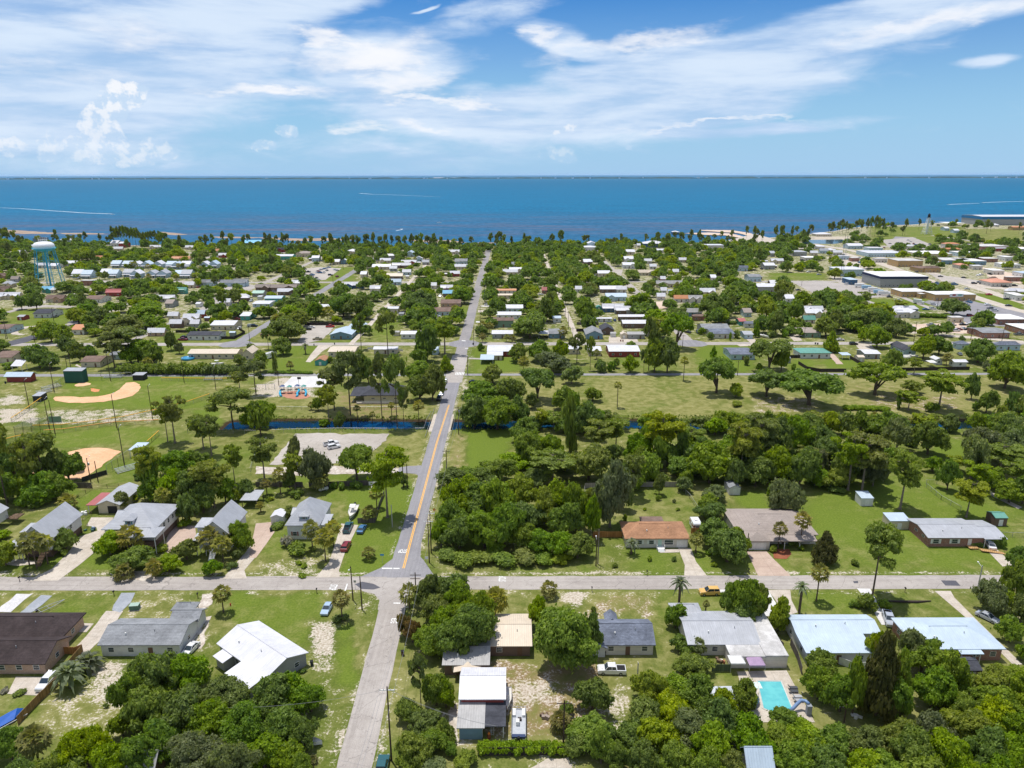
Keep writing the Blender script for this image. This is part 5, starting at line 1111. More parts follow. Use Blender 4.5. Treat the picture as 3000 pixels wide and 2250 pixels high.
def BB(reg,xl,yt,xr,yb,h,rise=1.2):
 s=REG[reg][2]
 pl,pt=PX(reg,xl,yt);pr,pb=PX(reg,xr,yb)
 y0=Gp((pl+pr)/2,pb)[1]
 y1=Gp((pl+pr)/2,pt,h+rise*.75)[1]
 wid=(pr-pl)/F*(y0*CP+CAM_H*SP)
 y1=min(max(y1,y0+4.0),y0+max(min(1.4*wid,15),.6*wid,8))
 Zf=y0*CP+(CAM_H)*SP;Zb=y1*CP+(CAM_H-h)*SP
 ul,ur=(pl-1500)/F,(pr-1500)/F
 if ur<0:x0,x1=ul*Zf,max(ur*Zb,ul*Zf+3.5)
 elif ul>0:x0,x1=min(ul*Zb,ur*Zf-3.5),ur*Zf
 else:x0,x1=ul*Zf,ur*Zf
 if(x1-x0)<.55*wid:c=(x0+x1)/2;x0,x1=c-.3*wid,c+.3*wid
 return x0,x1,y0,y1
def HB(spec,label=None,short=None,**kw):
 a=spec.split()
 h=float(a[5]);typ=a[6];w_,r_=a[7],a[8]
 rise=float(a[9])if len(a)>9 else(0 if typ=='f' else 2.1)
 if typ!='f' and kw.get('far'):h+=.3
 b=BB(a[0],*map(float,a[1:5]),h,rise);bl=[(*b,0,h,typ,rise)]
 if kw.get('far')and kw.get('nm')is None and b[1]-b[0]>8.5 and typ!='f' and RNG.random()<.65:
  W_=b[1]-b[0];u=RNG.choice((.04,.55));bl.append((b[0]+u*W_,b[0]+(u+.4)*W_,b[2]-RNG.uniform(1.5,3.2),b[2],0,h-.12,RNG.choice(('gy','gy','s')),min(rise*.8,.36*W_*.4)))
 return house(bl,w_,r_,label=label,short=short,**kw)
def E(reg,xl,yf,xr,yb,z):
 """footprint from eave pixels: front-left / front-right at yf, back eave line at yb, at eave height z"""
 y0=G(reg,(xl+xr)/2,yf,z)[1];y1=G(reg,xl,yb,z)[1]
 return G(reg,xl,yf,z)[0],G(reg,xr,yf,z)[0],y0,y1
SHUT=flat('teal_shutters',(0.05,0.20,0.25));SHUTR=flat('red_shutters',(0.22,0.05,0.04))
# foreground row (this side of the cross street)
house([(-119,-94.5,121.5,129.5,0,2.9,'gx',1.9),(-119,-96,129.5,137.5,0,2.9,'hx',2.2),(-124,-106.8,115.2,121.5,0,2.5,'gx',1.1,'o')],'A','d',label='sprawling tan brick house with a dark brown shingle roof beside the white SUV',short='the dark-roofed brick house',ov=.6)
b=BB('r1',828,470,1545,752,3.0,1.6);y1=b[3]
x1=G('r1',1470,745)[0]
H_=house([(b[0],x1,b[2],b[2]+8.5,0,3.0,'gx',1.5),(x1-5.5,x1+.2,b[2]+8.5,b[2]+12.5,0,2.9,'gx',1.0),(x1-7,x1-2.5,b[2]+12.5,b[2]+15,0,2.7,'hx',1.0,'o')],'W','h',label='white house with grey shingle roof beside the gravel-and-concrete drive',short='the white house with grey roof')
hc=[G('P',653,1866,3),G('P',764,1816,3),G('P',904,1927,3),G('P',755,1997,3)]
cxh,cyh=sum(p[0]for p in hc)/4,sum(p[1]for p in hc)/4
house([(cxh-8.4,cxh+8.4,cyh-4.6,cyh+4.6,0,3.0,'gx',1.6),(cxh+1.0,cxh+8.0,cyh-8.4,cyh-4.6,0,2.5,'s',.6),(cxh-6.0,cxh-3.2,cyh-6.9,cyh-4.6,0,2.3,'s',.4)],'G','W',label='grey house with a bright white ribbed metal roof set at an angle',short='the angled white-roofed house',rot=R_(-38),pivot=(cxh,cyh))
yb_=G('r3',0,752)[1];xa,xb=G('r2',1888,752)[0],G('r3',146,752)[0]
house([(xa,xb,yb_,yb_+10.5,0,2.7,'gx',1.2)],'b','c',label='brown-walled house with cream metal roof between two big trees',short='the cream-roofed brown house')
x0,x1,y0,y1=BB('r2',1525,655,1880,905,2.6,.8)
house([(x0,x1,y0,y0+8.5,0,2.6,'gx',.7),(x0+2.4,x0+7.0,y0-1.6,y0,0,2.2,'gy',.5,'o','c')],'b','e',label='low brown building with pale roof and small gabled entrance hood',short='the hooded brown building')
x0,x1=G('r2',1648,1430)[0],G('r2',2004,1430)[0];y0=G('r2',0,1430)[1]
house([(x0,x0+(x1-x0)*.52,y0,y0+5.5,0,2.7,'s',.5,'S','e'),(x0+(x1-x0)*.52,x1,y0+.4,y0+5.5,0,2.7,'s',.4,'o','k'),(x0,x1,y0+5.5,y0+13.5,0,4.3,'gx',1.5,'R','W')],'S','W',nm='barn',cat='barn',label='tall white-roofed workshop barn with a patched blue lean-to',short='the white-roofed barn',wins=False)
x0,x1=G('r3',790,745)[0],G('r3',1140,745)[0];y0=G('r3',0,745)[1];xw0,xw1=G('r3',565,755)[0],G('r3',752,755)[0]
house([(x0-1.5,x1,y0,y0+8.2,0,2.8,'gx',1.9),(xw0,xw1,y0-.7,y0+7.0,0,2.5,'gy',1.1,'W'),(x0+.5,x0+2.5,y0+8.2,y0+11,0,2.5,'gy',.8)],'M','s',label='pale house with streaked blue-grey shingle roof behind the white pickup',short='the blue-grey-roofed house')
x0,x1=G('r3',1430,748)[0],G('r3',1990,748)[0];y0=G('r3',0,748)[1];xe=G('r4',150,850)[0];y2=G('r4',0,850)[1];xm=G('r3',1765,850)[0]
house([(x0,x1,y0,y0+11,0,2.9,'gx',1.5),(x1+.1,xe,y2,y2+17,0,2.8,'f',.3,None,'x'),(xm,x1+.09,y2,y0-.01,0,2.6,'f',.3,None,'x'),(x0-1,x0+5,y0+11,y0+14,0,2.9,'hx',1.0)],'M','g',label='rambling grey-roofed house with flat white extension beside the swimming pool',short='the pool house')
x0,x1,y0,y1=E('r4',310,728,1010,445,2.9)
house([(x0+.4,x1-4,y0+.4,y0+6,0,2.8,'s',.7),(x0+.4,x1,y0+6,y1,0,3.5,'gx',.9)],'W','l',label='large pale blue metal-roofed house behind tall dark magnolia',short='the big pale-blue-roofed house')
x0,x1,y0,y1=E('r4',1220,690,1900,455,2.9)
house([(x0,x1,y0,y1,0,2.9,'hx',1.7),(x1-9,x1-5.2,y0-1.2,y0,0,2.6,'s',.3,'o')],'B','l',label='dark red brick house under a pale blue hipped metal roof',short='the brick house with pale blue roof')
# houses on stilts across the street
def dormer(root,cx,cy,y,x,z,w_=2.2,col='W',rc='g'):
 m_=MB();wall_geo(m_,x-w_/2-cx,x+w_/2-cx,y-cy,y+3.0-cy,z,z+1.5,'gy',.01);m_.build('dormer',WALL[col][0],root)
 r=MB();roof_geo(r,x-w_/2-cx,x+w_/2-cx,y-cy,y+3.4-cy,z+1.5,'hy',1.0,.3);r.build('dormer_roof',ROOF[rc](1),root)
 window(root,x-cx,y-cy-.03,z+.85,1.1,1.0,'F',True,SHUT)
def stilts(root,x0,x1,y0,y1,h):
 for xx in(x0+.3,(x0+x1)/2,x1-.3):
  for yy in(y0+.3,y1-.3):MB().box(xx-.15,xx+.15,yy-.15,yy+.15,0,h).build('stilt',M_WOOD,root)
def railing(root,pts,z,h=1.0,mat=None,nm='railing'):
 m_=MB()
 for a,b_ in zip(pts[:-1],pts[1:]):
  A,B_=Vector((*a,0)),Vector((*b_,0));L=(B_-A).length
  m_.tube([A+Vector((0,0,z+h)),B_+Vector((0,0,z+h))],.05,4)
  m_.tube([A+Vector((0,0,z+.15)),B_+Vector((0,0,z+.15))],.04,4)
  for k in range(int(L/.45)+1):
   p=A.lerp(B_,k/max(1,int(L/.45)));m_.tube([p+Vector((0,0,z)),p+Vector((0,0,z+h))],.03,4)
 return m_.build(nm,mat or M_WOOD,root)
def stairs(root,x,y,w_,n,dz,dy,mat,dirx=0):
 m_=MB()
 for k in range(n):
  m_.box(x-w_/2+dirx*k*dy,x+w_/2+dirx*k*dy,y-(k+1)*dy if not dirx else y-1.2,y-k*dy if not dirx else y,dz*(n-k-1),dz*(n-k)-.02)
 return m_.build('stairs',mat,root)
ze=5.7
x0,x1,y0,y1=E('r5',165,1180,400,985,ze);zb=2.3
r=house([(x0,x1,y0,y1,zb,ze,'gy',3.5),(x0-2.2,x0,y0+4,y0+8,zb,ze-.4,'s',.3),(x0-1.4,x0+1,y0-1.8,y0,zb,ze-1.2,'s',.6,'o')],'W','g',label='stilted white house with grey metal gable roof and blue window shutters',short='the leftmost stilted house',wins=False,ov=.5)
cx,cy=(x0+x1)/2,y0
stilts(r,x0-cx,x1-cx,0,y1-y0,zb);window(r,0,-.03,ze-.2,1.2,1.3,'F',True,SHUT)
for k in range(3):window(r,x1-cx+.03,2.5+3.2*k,ze-1.4,1.2,1.2,'R',True)
MB().box(x0-cx,x1-cx,-1.8,0,zb-.2,zb).build('porch_deck',M_WOOD,r);railing(r,[(x0-cx,-1.75),(x1-cx,-1.75)],zb,.9);stairs(r,x1-cx-1.2,-1.8,1.4,9,.25,.3,M_WOOD);MB().box(x0-cx+.5,x1-cx-.5,.4,y1-y0-.4,0,zb).build('wall',WALL['b'][0],r)
x0,x1,y0,y1=E('r5',845,1105,1250,918,ze)
r=house([(x0,x1,y0,y1,zb,ze,'hy',4.1),(x1-4.6,x1+1.4,y0-3.2,y0+1.5,zb,ze-.6,'hx',1.3,'o'),(x0-.4,x0+2.5,y0+7,y0+11,zb,ze-.1,'gx',1.0)],'W','g',label='large stilted white house with grey hipped roof, dormer and railed corner porch',short='the large hipped stilt house',wins=False,ov=.6)
cx,cy=(x0+x1)/2,y0
dormer(r,cx,cy,y0+.8,(x0+x1)/2-.3,ze+.5)
stilts(r,x0-cx,x1-cx,0,y1-y0,zb)
for k in range(4):window(r,x1-cx+.03,2.5+2.6*k,ze-1.4,1.0,1.3,'R',True)
MB().box(x1-cx-4.6,x1-cx+1.4,-3.2,0,zb-.25,zb).build('porch_deck',M_WOOD,r);railing(r,[(x1-cx-4.6,-3.2),(x1-cx+1.4,-3.2),(x1-cx+1.4,1.5)],zb,1.0,flat('brown_rail',(0.20,0.11,0.07)));MB().box(x0-cx+.5,x1-cx-.5,.4,y1-y0-.4,0,zb).build('wall',WALL['b'][0],r)
x0,x1,y0,y1=E('r5',790,905,965,765,3.0)
r=house([(x0,x1,y0,y1,0,3.0,'gy',1.3),(x0-3.2,x0,y0+.5,y1-4,0,2.5,'s',.1,'o','r')],'C','g',nm='garage',cat='garage',label='long detached garage with open door and grey roof at the drive end',short='the long detached garage',wins=False)
MB().box(-.4,2.4,-.06,.02,.02,2.4).build('opening_shade_panel',flat('painted_interior_shade',(0.02,0.02,0.022)),r)  # near-black panel on the wall, painted as the shade inside the garage
x0,x1,y0,y1=E('r5',1630,1135,1850,965,ze)
r=house([(x0,x1,y0,y1,zb,ze,'gy',3.4),(x0-2.6,x0,y0+3.5,y0+7.5,zb,ze-.2,'s',.4),(x0-.8,x0+1.6,y0-2.0,y0,zb,ze-1.1,'s',.6,'o')],'W','g',label='stilted white gabled house with grey metal roof and white front stairs',short='the stilted house with white stairs',wins=False,ov=.5)
cx,cy=(x0+x1)/2,y0
window(r,0,-.03,ze-.1,1.2,1.2,'F',True)
for k in range(3):window(r,x1-cx+.03,2.5+3*k,ze-1.4,1.1,1.2,'R',True)
MB().box(x0-cx,x1-cx,-2,0,zb-.2,zb).build('porch_deck',M_FRAME,r);railing(r,[(x0-cx,-2),(x1-cx,-2)],zb,.9,M_FRAME);stairs(r,.2,-2.0,1.5,9,.25,.3,M_FRAME);MB().box(x0-cx+.5,x1-cx-.5,.4,y1-y0-.4,0,zb).build('wall',WALL['W'][0],r)
x0,x1,y0,y1=BB('r5',-160,915,50,1110,5.0,1.5)
r=house([(x0,x1,y0,y1,1.8,4.8,'gy',1.8)],'W','g',label='stilted white house cut off by the photo edge, grey metal roof, wooden deck',short='the cut-off stilted house')
MB().box(x1-(x0+x1)/2+.02,x1-(x0+x1)/2+3,3,6.5,1.6,1.8).build('deck',M_WOOD,r);railing(r,[(x1-(x0+x1)/2+.05,3),(x1-(x0+x1)/2+3,3),(x1-(x0+x1)/2+3,6.5)],1.8)
house([(*BB('r5',1965,800,2125,935,2.6,.3)[:3],BB('r5',1965,800,2125,935,2.6,.3)[2]+6,0,2.6,'s',.25)],'b','g',nm='carport',cat='carport',label='open-sided carport with pale metal roof under the cypresses',short='the open carport',open_=True)
ze=4.3
x0,x1,y0,y1=E('r6',250,1075,505,905,ze)
r=house([(x0,x1,y0,y1,0,ze,'hy',4.3),(x0-.5,x0+2.2,y0+7,y0+11,0,ze-.1,'gx',.9),(x1-1.5,x1+2.2,y0+1,y0+6,0,ze-.4,'s',.4,'o')],'W','g',label='pale house with steep grey hipped metal roof and dormer near the parked cars',short='the house with the steep grey roof',wins=False)
cx,cy=(x0+x1)/2,y0
dormer(r,cx,cy,y0+1.0,cx+.2,ze+.6)
window(r,x0-cx+2.0,-.03,1.7,1.2,1.3,'F',True,SHUTR);window(r,x0-cx+5.6,-.03,1.7,1.2,1.3,'F',True,SHUTR)
for k in range(3):window(r,x1-cx+.03,3+3*k,2.6,1.1,1.3,'R',True)
railing(r,[(x1-cx+2.2,6),(x1-cx+2.2,1),(x1-cx,1)],1.4)
HB('r1 1040 1592 1320 1790 2.8 gx b e','weathered grey roof corner peeping out at the bottom edge under trees','the bottom-edge grey roof');HB('r3 1855 1517 2090 1760 2.8 gx W l','pale blue roof in tree shade at the bottom edge','the bottom-edge pale roof')
# right of the road
x0,x1,y0=G('r7',922,1258)[0],G('r7',1424,1258)[0],G('r7',0,1258)[1]
r=house([(x0,x1,y0,y0+9.0,0,2.8,'hx',1.9),(x0+5.8,x0+12,y0+9,y0+12.5,0,2.6,'f',0,None,'n')],'M','o',label='pale bungalow with an orange-brown hipped shingle roof and white steps',short='the orange-roofed bungalow',wins=False)
cx=(x0+x1)/2;L=x1-x0
for u,w_ in((.22,1.3),(.41,1.4)):window(r,(u-.5)*L,-.03,1.65,w_,1.2,'F',True,M_FRAME)
window(r,(.69-.5)*L,-.03,1.6,2.6,1.5,'F',True)
MB().box((.545-.5)*L-.5,(.545-.5)*L+.5,-.06,.02,.5,2.5).build('door',flat('pale_green_door',(0.45,0.62,0.52)),r)
MB().box((.9-.5)*L-1.35,(.9-.5)*L+1.35,-.06,.02,.05,2.2).build('garage_door',M_FRAME,r)
MB().box((.55-.5)*L-1,(.55-.5)*L+1,-1.6,-.01,0,.55).build('porch_deck',M_FRAME,r);stairs(r,(.55-.5)*L,-1.6,1.7,3,.17,.3,M_FRAME);railing(r,[((.55-.5)*L-1,0),((.55-.5)*L-1,-1.6)],.55,.8,M_FRAME);railing(r,[((.55-.5)*L+1,0),((.55-.5)*L+1,-1.6)],.55,.8,M_FRAME)
x0,x1,y0,y1=E('r7',1870,1150,2465,950,2.9);yg=G('r7',0,1278)[1];xg0,xg1=G('r7',1903,1278)[0],G('r7',2072,1278)[0]
r=house([(x0-.8,x1,y0,y1,0,2.9,'hx',2.3),(xg0,xg1+.3,yg,y0+.5,0,2.7,'hy',1.5),(xg1+.4,x1-1.4,y0-3,y0,0,2.6,'s',.3,'o')],'M','H',label='wide warm-grey hip-roofed house with white garage door and pinkish drive',short='the warm-grey hip-roofed house')
MB().box((xg0+xg1)/2-(x0-.8+x1)/2-2.3,(xg0+xg1)/2-(x0-.8+x1)/2+2.3,yg-y0-.06,yg-y0+.02,.05,2.2).build('garage_door',M_FRAME,r)
x0,x1,y0=G('r8',1292,1250)[0],G('r8',1740,1250)[0],G('r8',0,1250)[1]
r=house([(x0,x1,y0,y0+10.5,0,2.8,'gx',1.0),(x1,x1+5.3,y0-.6,y0+9.5,0,2.7,'gx',.9,'o')],'B','g',label='long red brick ranch house with grey metal roof, carport and wooden ramp',short='the brick ranch house',wins=False)
cx=(x0+x1)/2
for u in(-.36,-.02):window(r,u*(x1-x0),-.03,1.6,1.7,1.3,'F',True,M_FRAME)
for u in(2.5,6):window(r,x0-cx-.03,u,1.9,1.3,.6,'L',True)
MB().box(.22*(x1-x0),.22*(x1-x0)+1,-.06,.02,.3,2.3).build('door',M_FRAME,r)
m_=MB();m_.box(.2*(x1-x0),.2*(x1-x0)+2.4,-1.8,-.05,.25,.45)
m_.add([(.2*(x1-x0)+2.4,-1.8,.45),(.2*(x1-x0)+8,-3.0,.08),(.2*(x1-x0)+8,-4.3,.08),(.2*(x1-x0)+2.4,-3.2,.45)],[(0,1,2,3)]);m_.build('ramp',flat('new_wood',(0.48,0.29,0.12)),r)
railing(r,[(.2*(x1-x0),-1.8),(.2*(x1-x0)+2.4,-3.2),(.2*(x1-x0)+8,-4.3)],.3,.8,MATS['new_wood'])
def shed(spec,label,short,nm='shed',cat='shed',**kw):
 r=HB(spec,label,short,nm=nm,cat=cat,ov=.12,wins=False,group='garden sheds',**kw)
 b=BUILT[-1][8][0]
 MB().box(-.6,.6,-.05,.02,.08,2.0).build('door',M_FRAME,r)
 return r
shed('r8 708 810 845 920 2.5 s W l .5','small white shed with pale blue roof alone on the right lawn','the small white shed');shed('r8 930 980 1140 1110 2.6 s C l .5','cream shed with pale blue roof next to the brick ranch house','the cream shed');shed('r8 1785 965 1928 1082 2.5 gx b t .7','dark shed with teal gambrel roof behind the brick ranch house','the teal-roofed shed')
shed('r7 1740 700 1845 830 2.4 gy W h .8','white gabled shed half hidden under the big dark tree','the half-hidden white shed');shed('r6 122 970 228 1066 2.2 gy W W .7','little white arched shed beside the bushes and pink drive','the white arched shed');shed('m1 195 262 312 326 2.4 gx R g .8','red-brown garden shed with pale roof on far left lawn','the red-brown shed')
shed('m2 1192 705 1345 815 2.5 gy T o 1.1','teal shed with orange gable roof behind the park path','the teal shed');shed('m1 2115 125 2197 185 2.6 gx W W .8','small white shed by the lane beyond the ball field','the lane-side white shed');shed('m2 570 62 617 104 2.4 f W W 0','tiny white flat-topped hut beside the green-roofed house','the tiny white hut')
shed('m5 380 695 487 776 2.5 gx C c .7','tan garden shed beside a white metal-roofed house','the tan shed');shed('m4 1813 700 1902 790 2.6 gx G h .7','grey shed at the corner of the bright lawn','the grey shed');shed('m2 2095 225 2162 300 2.6 gx G h .6','grey shed beside the sandy lane left of the long road','the lane-end grey shed')
shed('m4 60 448 140 525 2.6 gy C c 1.0','round-topped tan shed behind the white-roofed red building','the round tan shed');shed('f3 724 818 776 852 2.4 gy T t .8','tiny teal hut with teal roof by the dark blue house','the tiny teal hut')
# named mid-distance buildings
def HH(spec,label,short,**kw):return HB(spec,label,short,**kw)
x0,x1,y0,y1=BB('m2',1600,900,2160,1215,3.6,2.5)
r=house([(x0+5,x1,y0,y0+12,0,3.6,'hx',3.6),(x0,x0+5,y0+1,y0+9,0,3.0,'s',1.2,'o')],'Y','k',nm='park_building',cat='community building',label='pale yellow park building with sweeping dark grey roof among tall pines',short='the park building',wins=False,ov=1.2)
for k in range(3):window(r,-1+5*k-3,-.03,2.0,1.6,.5,'F',False)
MB().box(-11,5,-2.2,-1.0,.3,.5).build('ramp',M_CONC,r);railing(r,[(-11,-2.2),(5,-2.2)],.45,.9,M_FRAME)
HH('m1 370 165 680 300 3.2 gx W k 2.0','white house with dark blue-grey roof on the far left lawn','the far left white house');HH('m1 -60 350 232 468 3.0 gx L n 1.2','pale blue house with tan-brown roof beside the looping drive','the house by the looping drive');HH('m1 -20 615 290 785 3.0 gx C n 1.6','cream house with brown roof left of the ball field trees','the brown-roofed cream house')
HH('m1 880 690 1215 832 3.0 gx C n 1.4','cream cottage with brown roof behind the green backstop','the cottage behind the backstop');HH('m1 1200 655 1425 750 2.9 gx L h 1.0','pale blue house half hidden by pines behind the ball field','the pine-hidden pale blue house')
r=HH('m1 2030 430 2440 540 3.0 gx W k 1.2','white house with dark roof and fenced yard at street corner','the fenced white corner house')
HH('m2 -170 622 410 742 3.0 gx C c 1.3','long low house with peach metal roof behind the hedge','the long peach-roofed house');HH('m2 415 605 572 752 3.8 gy C c 2.0','tall peach-roofed gable wing beside the motorhome','the peach gable')
HH('m2 1340 592 1668 722 3.0 gx C c 1.0','cream-roofed house with wide concrete drive and teal shed','the cream house by the wide drive');HH('m2 1828 600 2092 690 2.8 gx C W .8','white-roofed low house behind a white picket fence','the picket-fence house')
x0,x1,y0,y1=BB('m2',1358,330,1670,532,3.0,1.6)
house([(x0,x0+13,y0,y0+16,0,3.0,'gy',1.8),(x0+6,x0+16,y0+16.1,y0+34,0,3.0,'gy',1.7)],'S','l',nm='apartment_building',cat='building',label='long blue building with pale blue roofs beside the parking court',short='the long blue building')
HH('m2 70 282 402 430 3.2 gx C W 1.5','big white metal-roofed house behind the dark fence','the big white-roofed house by the dark fence');HH('m2 388 190 560 325 3.0 gx T W 1.2','teal-walled house with white roof by the street','the teal-walled house');HH('m2 515 0 668 72 3.0 gx G T 1.4','grey house with pale green metal roof','the pale-green-roofed house');HH('m2 650 52 872 130 3.0 gx T l 1.2','mint green cottage with pale blue roof','the mint cottage');HH('m2 520 110 760 185 2.6 gx L W .5','low white-roofed house in front of the mint cottage','the low house before the mint cottage')
HH('m2 365 65 487 122 2.8 hx b W 1.0','small brown house with white hipped roof near the green-roofed house','the small white-hipped house');HH('m2 1240 145 1422 222 2.9 gx W W .8','white-roofed house tucked in dark trees above the parking court','the tree-tucked white house');HH('m2 1975 170 2105 250 3.4 gx M W .8','square white-roofed house beside the sandy lane','the square lane house')
HH('m3 225 165 455 275 3.0 gx L n 1.6','pale blue house with brown roof left of the long road','the brown-roofed pale blue house');HH('m3 340 92 560 185 3.0 gx A n 1.8','brick house with brown cross-gabled roof left of the long road','the brown cross-gabled house');HH('m3 -90 430 182 525 2.9 gx W W 1.0','white-roofed white house behind the tall cypress','the house behind the cypress');HH('m3 238 590 312 700 2.8 gx L l .8','tiny pale blue cottage near the crossroads','the tiny blue cottage')
HH('m3 845 582 1108 718 3.0 gx R W 1.0','white-roofed house with red gable end right of the crossroads','the white-roofed corner house');HH('m3 842 655 1002 757 2.7 gx C W .5','white-roofed annex in front of the corner house','the white annex');house([(*BB('m3',770,700,906,800,2.5,.3),0,2.5,'s',.3)],'o','l',nm='carport',cat='carport',label='pale blue carport beside the white annex and the green lawn',short='the pale blue carport',open_=True)
HH('m3 895 422 1112 522 2.9 gx G W 1.0','grey-walled white-roofed house above the two cabbage palms','the grey house above the palms');HH('m3 908 290 1122 402 4.6 gx g n 1.2','two-storey green house with dark brown roof','the two-storey green house');HH('m3 943 228 1202 312 3.0 gx W W 1.4','white-gabled roof directly behind the two-storey green house','the white gable behind the green house');HH('m3 948 145 1222 240 3.0 gx L W 1.4','white-roofed cottage by the driveways right of the long road','the driveway cottage');HH('m3 918 40 1148 92 2.9 gx C c .8','long cream house below the orange roof','the long cream house');HH('m3 918 0 1150 40 3.0 gx M O .9','orange metal-roofed house right of the long road','the orange metal roof')
HH('m3 1395 440 1502 518 2.6 s o W .3','white carport roof left of the blue-grey house','the white carport',nm='carport',cat='carport');HH('m3 1500 382 1668 522 3.0 gx S h 1.6','blue-grey house beside the narrow sandy lane','the blue-grey lane house');HH('m3 1885 380 2085 530 3.0 gy S h 2.2','grey-gabled blue house right of the sandy lane','the grey-gabled house');HH('m3 2050 362 2205 482 3.0 gy b k 2.0','dark-roofed brown house next to the grey-gabled house','the dark-roofed brown house')
HH('m3 1703 582 1832 692 3.0 gx C W 1.0','white-roofed house left of two pines facing the park','the white house left of the pines');HH('m3 1915 582 2066 712 3.0 gx C W 1.0','white-roofed house right of two pines facing the park','the white house right of the pines');HH('m3 2122 575 2480 722 3.2 gx R W 1.3','big white-roofed house with red walls and white porch posts','the red-walled white roof')
HH('m3 1960 312 2182 345 2.4 gx W W .3','long thin white roof behind the grey-gabled house','the long thin white roof');HH('m3 2078 162 2330 240 3.0 gx N W 1.0','dark blue house under a broad white roof','the dark blue house');HH('m3 1545 262 1632 350 3.0 gx W l .6','small pale blue roof beside the sandy lane','the small pale blue roof');HH('m3 2118 40 2340 112 3.0 gx G l 1.2','pale blue gabled roof deep in the trees','the pale blue gable')
HH('m4 1178 600 1515 752 3.0 gx L s 1.2','pale blue house with blue-grey roof on bright lawn','the house on the bright lawn');HH('m4 1935 608 2330 738 3.0 hx W t 1.6','white house with a green metal hipped roof','the green-roofed house');HH('m4 895 318 1240 470 3.2 gx G h 1.6','sprawling grey-roofed house at the corner behind small shrubs','the sprawling grey-roofed house');HH('m4 980 395 1290 522 3.0 gx M s 1.2','blue-grey roofed cottage facing the street right of the corner','the street-facing cottage');HH('m4 1355 430 1492 527 2.8 gx L g 1.0','two-door garage with pale roof on the street','the two-door garage',nm='garage',cat='garage');HH('m4 1310 292 1415 382 2.8 gx T r 1.2','red-roofed teal pavilion behind the hedge','the red-roofed pavilion')
HH('m4 1392 338 1505 405 2.8 gx W s 1.0','white house with slate roof right of the red-roofed pavilion','the slate-roofed white house');HH('m4 1950 370 2230 512 3.0 hx g H 1.4','green-walled house with warm grey hipped roof and parked white cars','the green-walled hip house');HH('m4 842 265 1035 330 3.0 hx B n 1.2','brown-roofed brick house behind the corner house','the brown-roofed brick house');HH('m4 130 440 325 527 2.9 gx G e .8','grey corrugated building between sheds on the street','the grey corrugated building')
HH('m4 72 312 372 412 3.2 gx b W 1.3','brown house with long white roof, lowest of four in line','the lowest of four white roofs');HH('m4 40 264 320 335 3.2 gx b W 1.0','white roof second of four in line above the street','the second of four white roofs');HH('m4 18 205 222 262 3.0 gx b W 1.0','white roof third of four in line above the street','the third of four white roofs');HH('m4 -40 150 125 215 3.0 gx b W 1.0','white roof farthest of four in line above the street','the farthest of four white roofs')
HH('m5 410 632 652 742 2.8 gx G W .8','white metal-roofed house right of the green-roofed house','the white roof by the tan shed');HH('m5 800 558 1012 705 3.0 gy L k 1.8','pale house with dark roof behind the boats','the dark-roofed pale house');HH('m5 1408 742 1588 832 2.8 gx W W .7','white shed-like house behind dark fence on the right','the white house by the dark fence');HH('m5 1240 712 1325 805 2.8 gy W W .8','narrow white roof beside the round palm','the narrow white roof');HH('m5 1448 545 1612 640 3.0 hx L s 1.5','slate-roofed pale house behind the far right trees','the slate-roofed pale house');HH('m5 1880 560 2165 650 3.0 hx L s 1.8','low house with dark blue-grey hipped roof at far right','the far right slate-hipped house')
HH('m5 218 678 328 752 2.6 s o l .3','pale blue canopy beside the green-roofed house','the pale blue canopy',nm='canopy',cat='canopy')
CB=dict(nm='shop_building',cat='shop',group='downtown buildings')
HH('m5 1605 378 2050 520 3.4 gx B h .8','low brick office with grey roof beside the pinkish lot','the low brick office',**CB);HH('m5 1755 255 2240 375 3.6 f B w','flat white-roofed brick shop right of the parking lot','the flat-roofed brick shop',**CB);HH('m5 2010 328 2500 485 3.6 f B w','brick building with broad white roof at the right edge','the broad white-roofed brick building',**CB);HH('m5 1385 282 1555 352 3.4 f C x','pale box-like store room beside the big tree','the pale box store room',**CB)
r=HH('f4 820 500 1372 655 9.5 f G w','huge grey hall with white flat roof and navy band','the huge grey hall',nm='hall',cat='hall',group='downtown buildings')
b=BUILT[-1][8][0];MB().box(b[0]-(b[0]+b[1])/2-.25,b[1]-(b[0]+b[1])/2+.25,-.25,b[3]-b[2]+.2,7.6,9.5-.004).build('fascia_band',flat('navy_fascia',(0.02,0.03,0.08)),r)
r=HH('f4 1350 690 1790 772 5.0 f O w','tan store with white canopy signs and grey flat roof','the tan store',**CB)
b=BUILT[-1][8][0];L=b[1]-b[0];MB().box(-.15*L,.18*L,-.5,-.05,3.4,5.9).build('sign_band',M_FRAME,r);MB().box(-.09*L,-.01*L,-.58,-.5,4.2,5.4).build('sign',flat('red_sign',(0.35,0.03,0.03)),r);MB().box(.05*L,.14*L,-.58,-.5,4.3,5.3).build('sign',flat('green_sign',(0.10,0.40,0.32)),r)
HH('f4 1065 650 1370 740 4.5 f O w','tan annex with long pale roof left of the tan store','the tan annex',**CB)
HH('f4 533 440 825 557 6.5 hx L W 1.5','two-storey pale blue hotel with white hipped roof','the two-storey pale hotel',nm='hotel',cat='hotel',group='downtown buildings',ov=1.0);HH('f4 650 552 765 632 4.5 hx N l 1.0','small dark blue kiosk with pale canopy by the grey hall','the dark blue kiosk',nm='kiosk',cat='kiosk',group='downtown buildings')
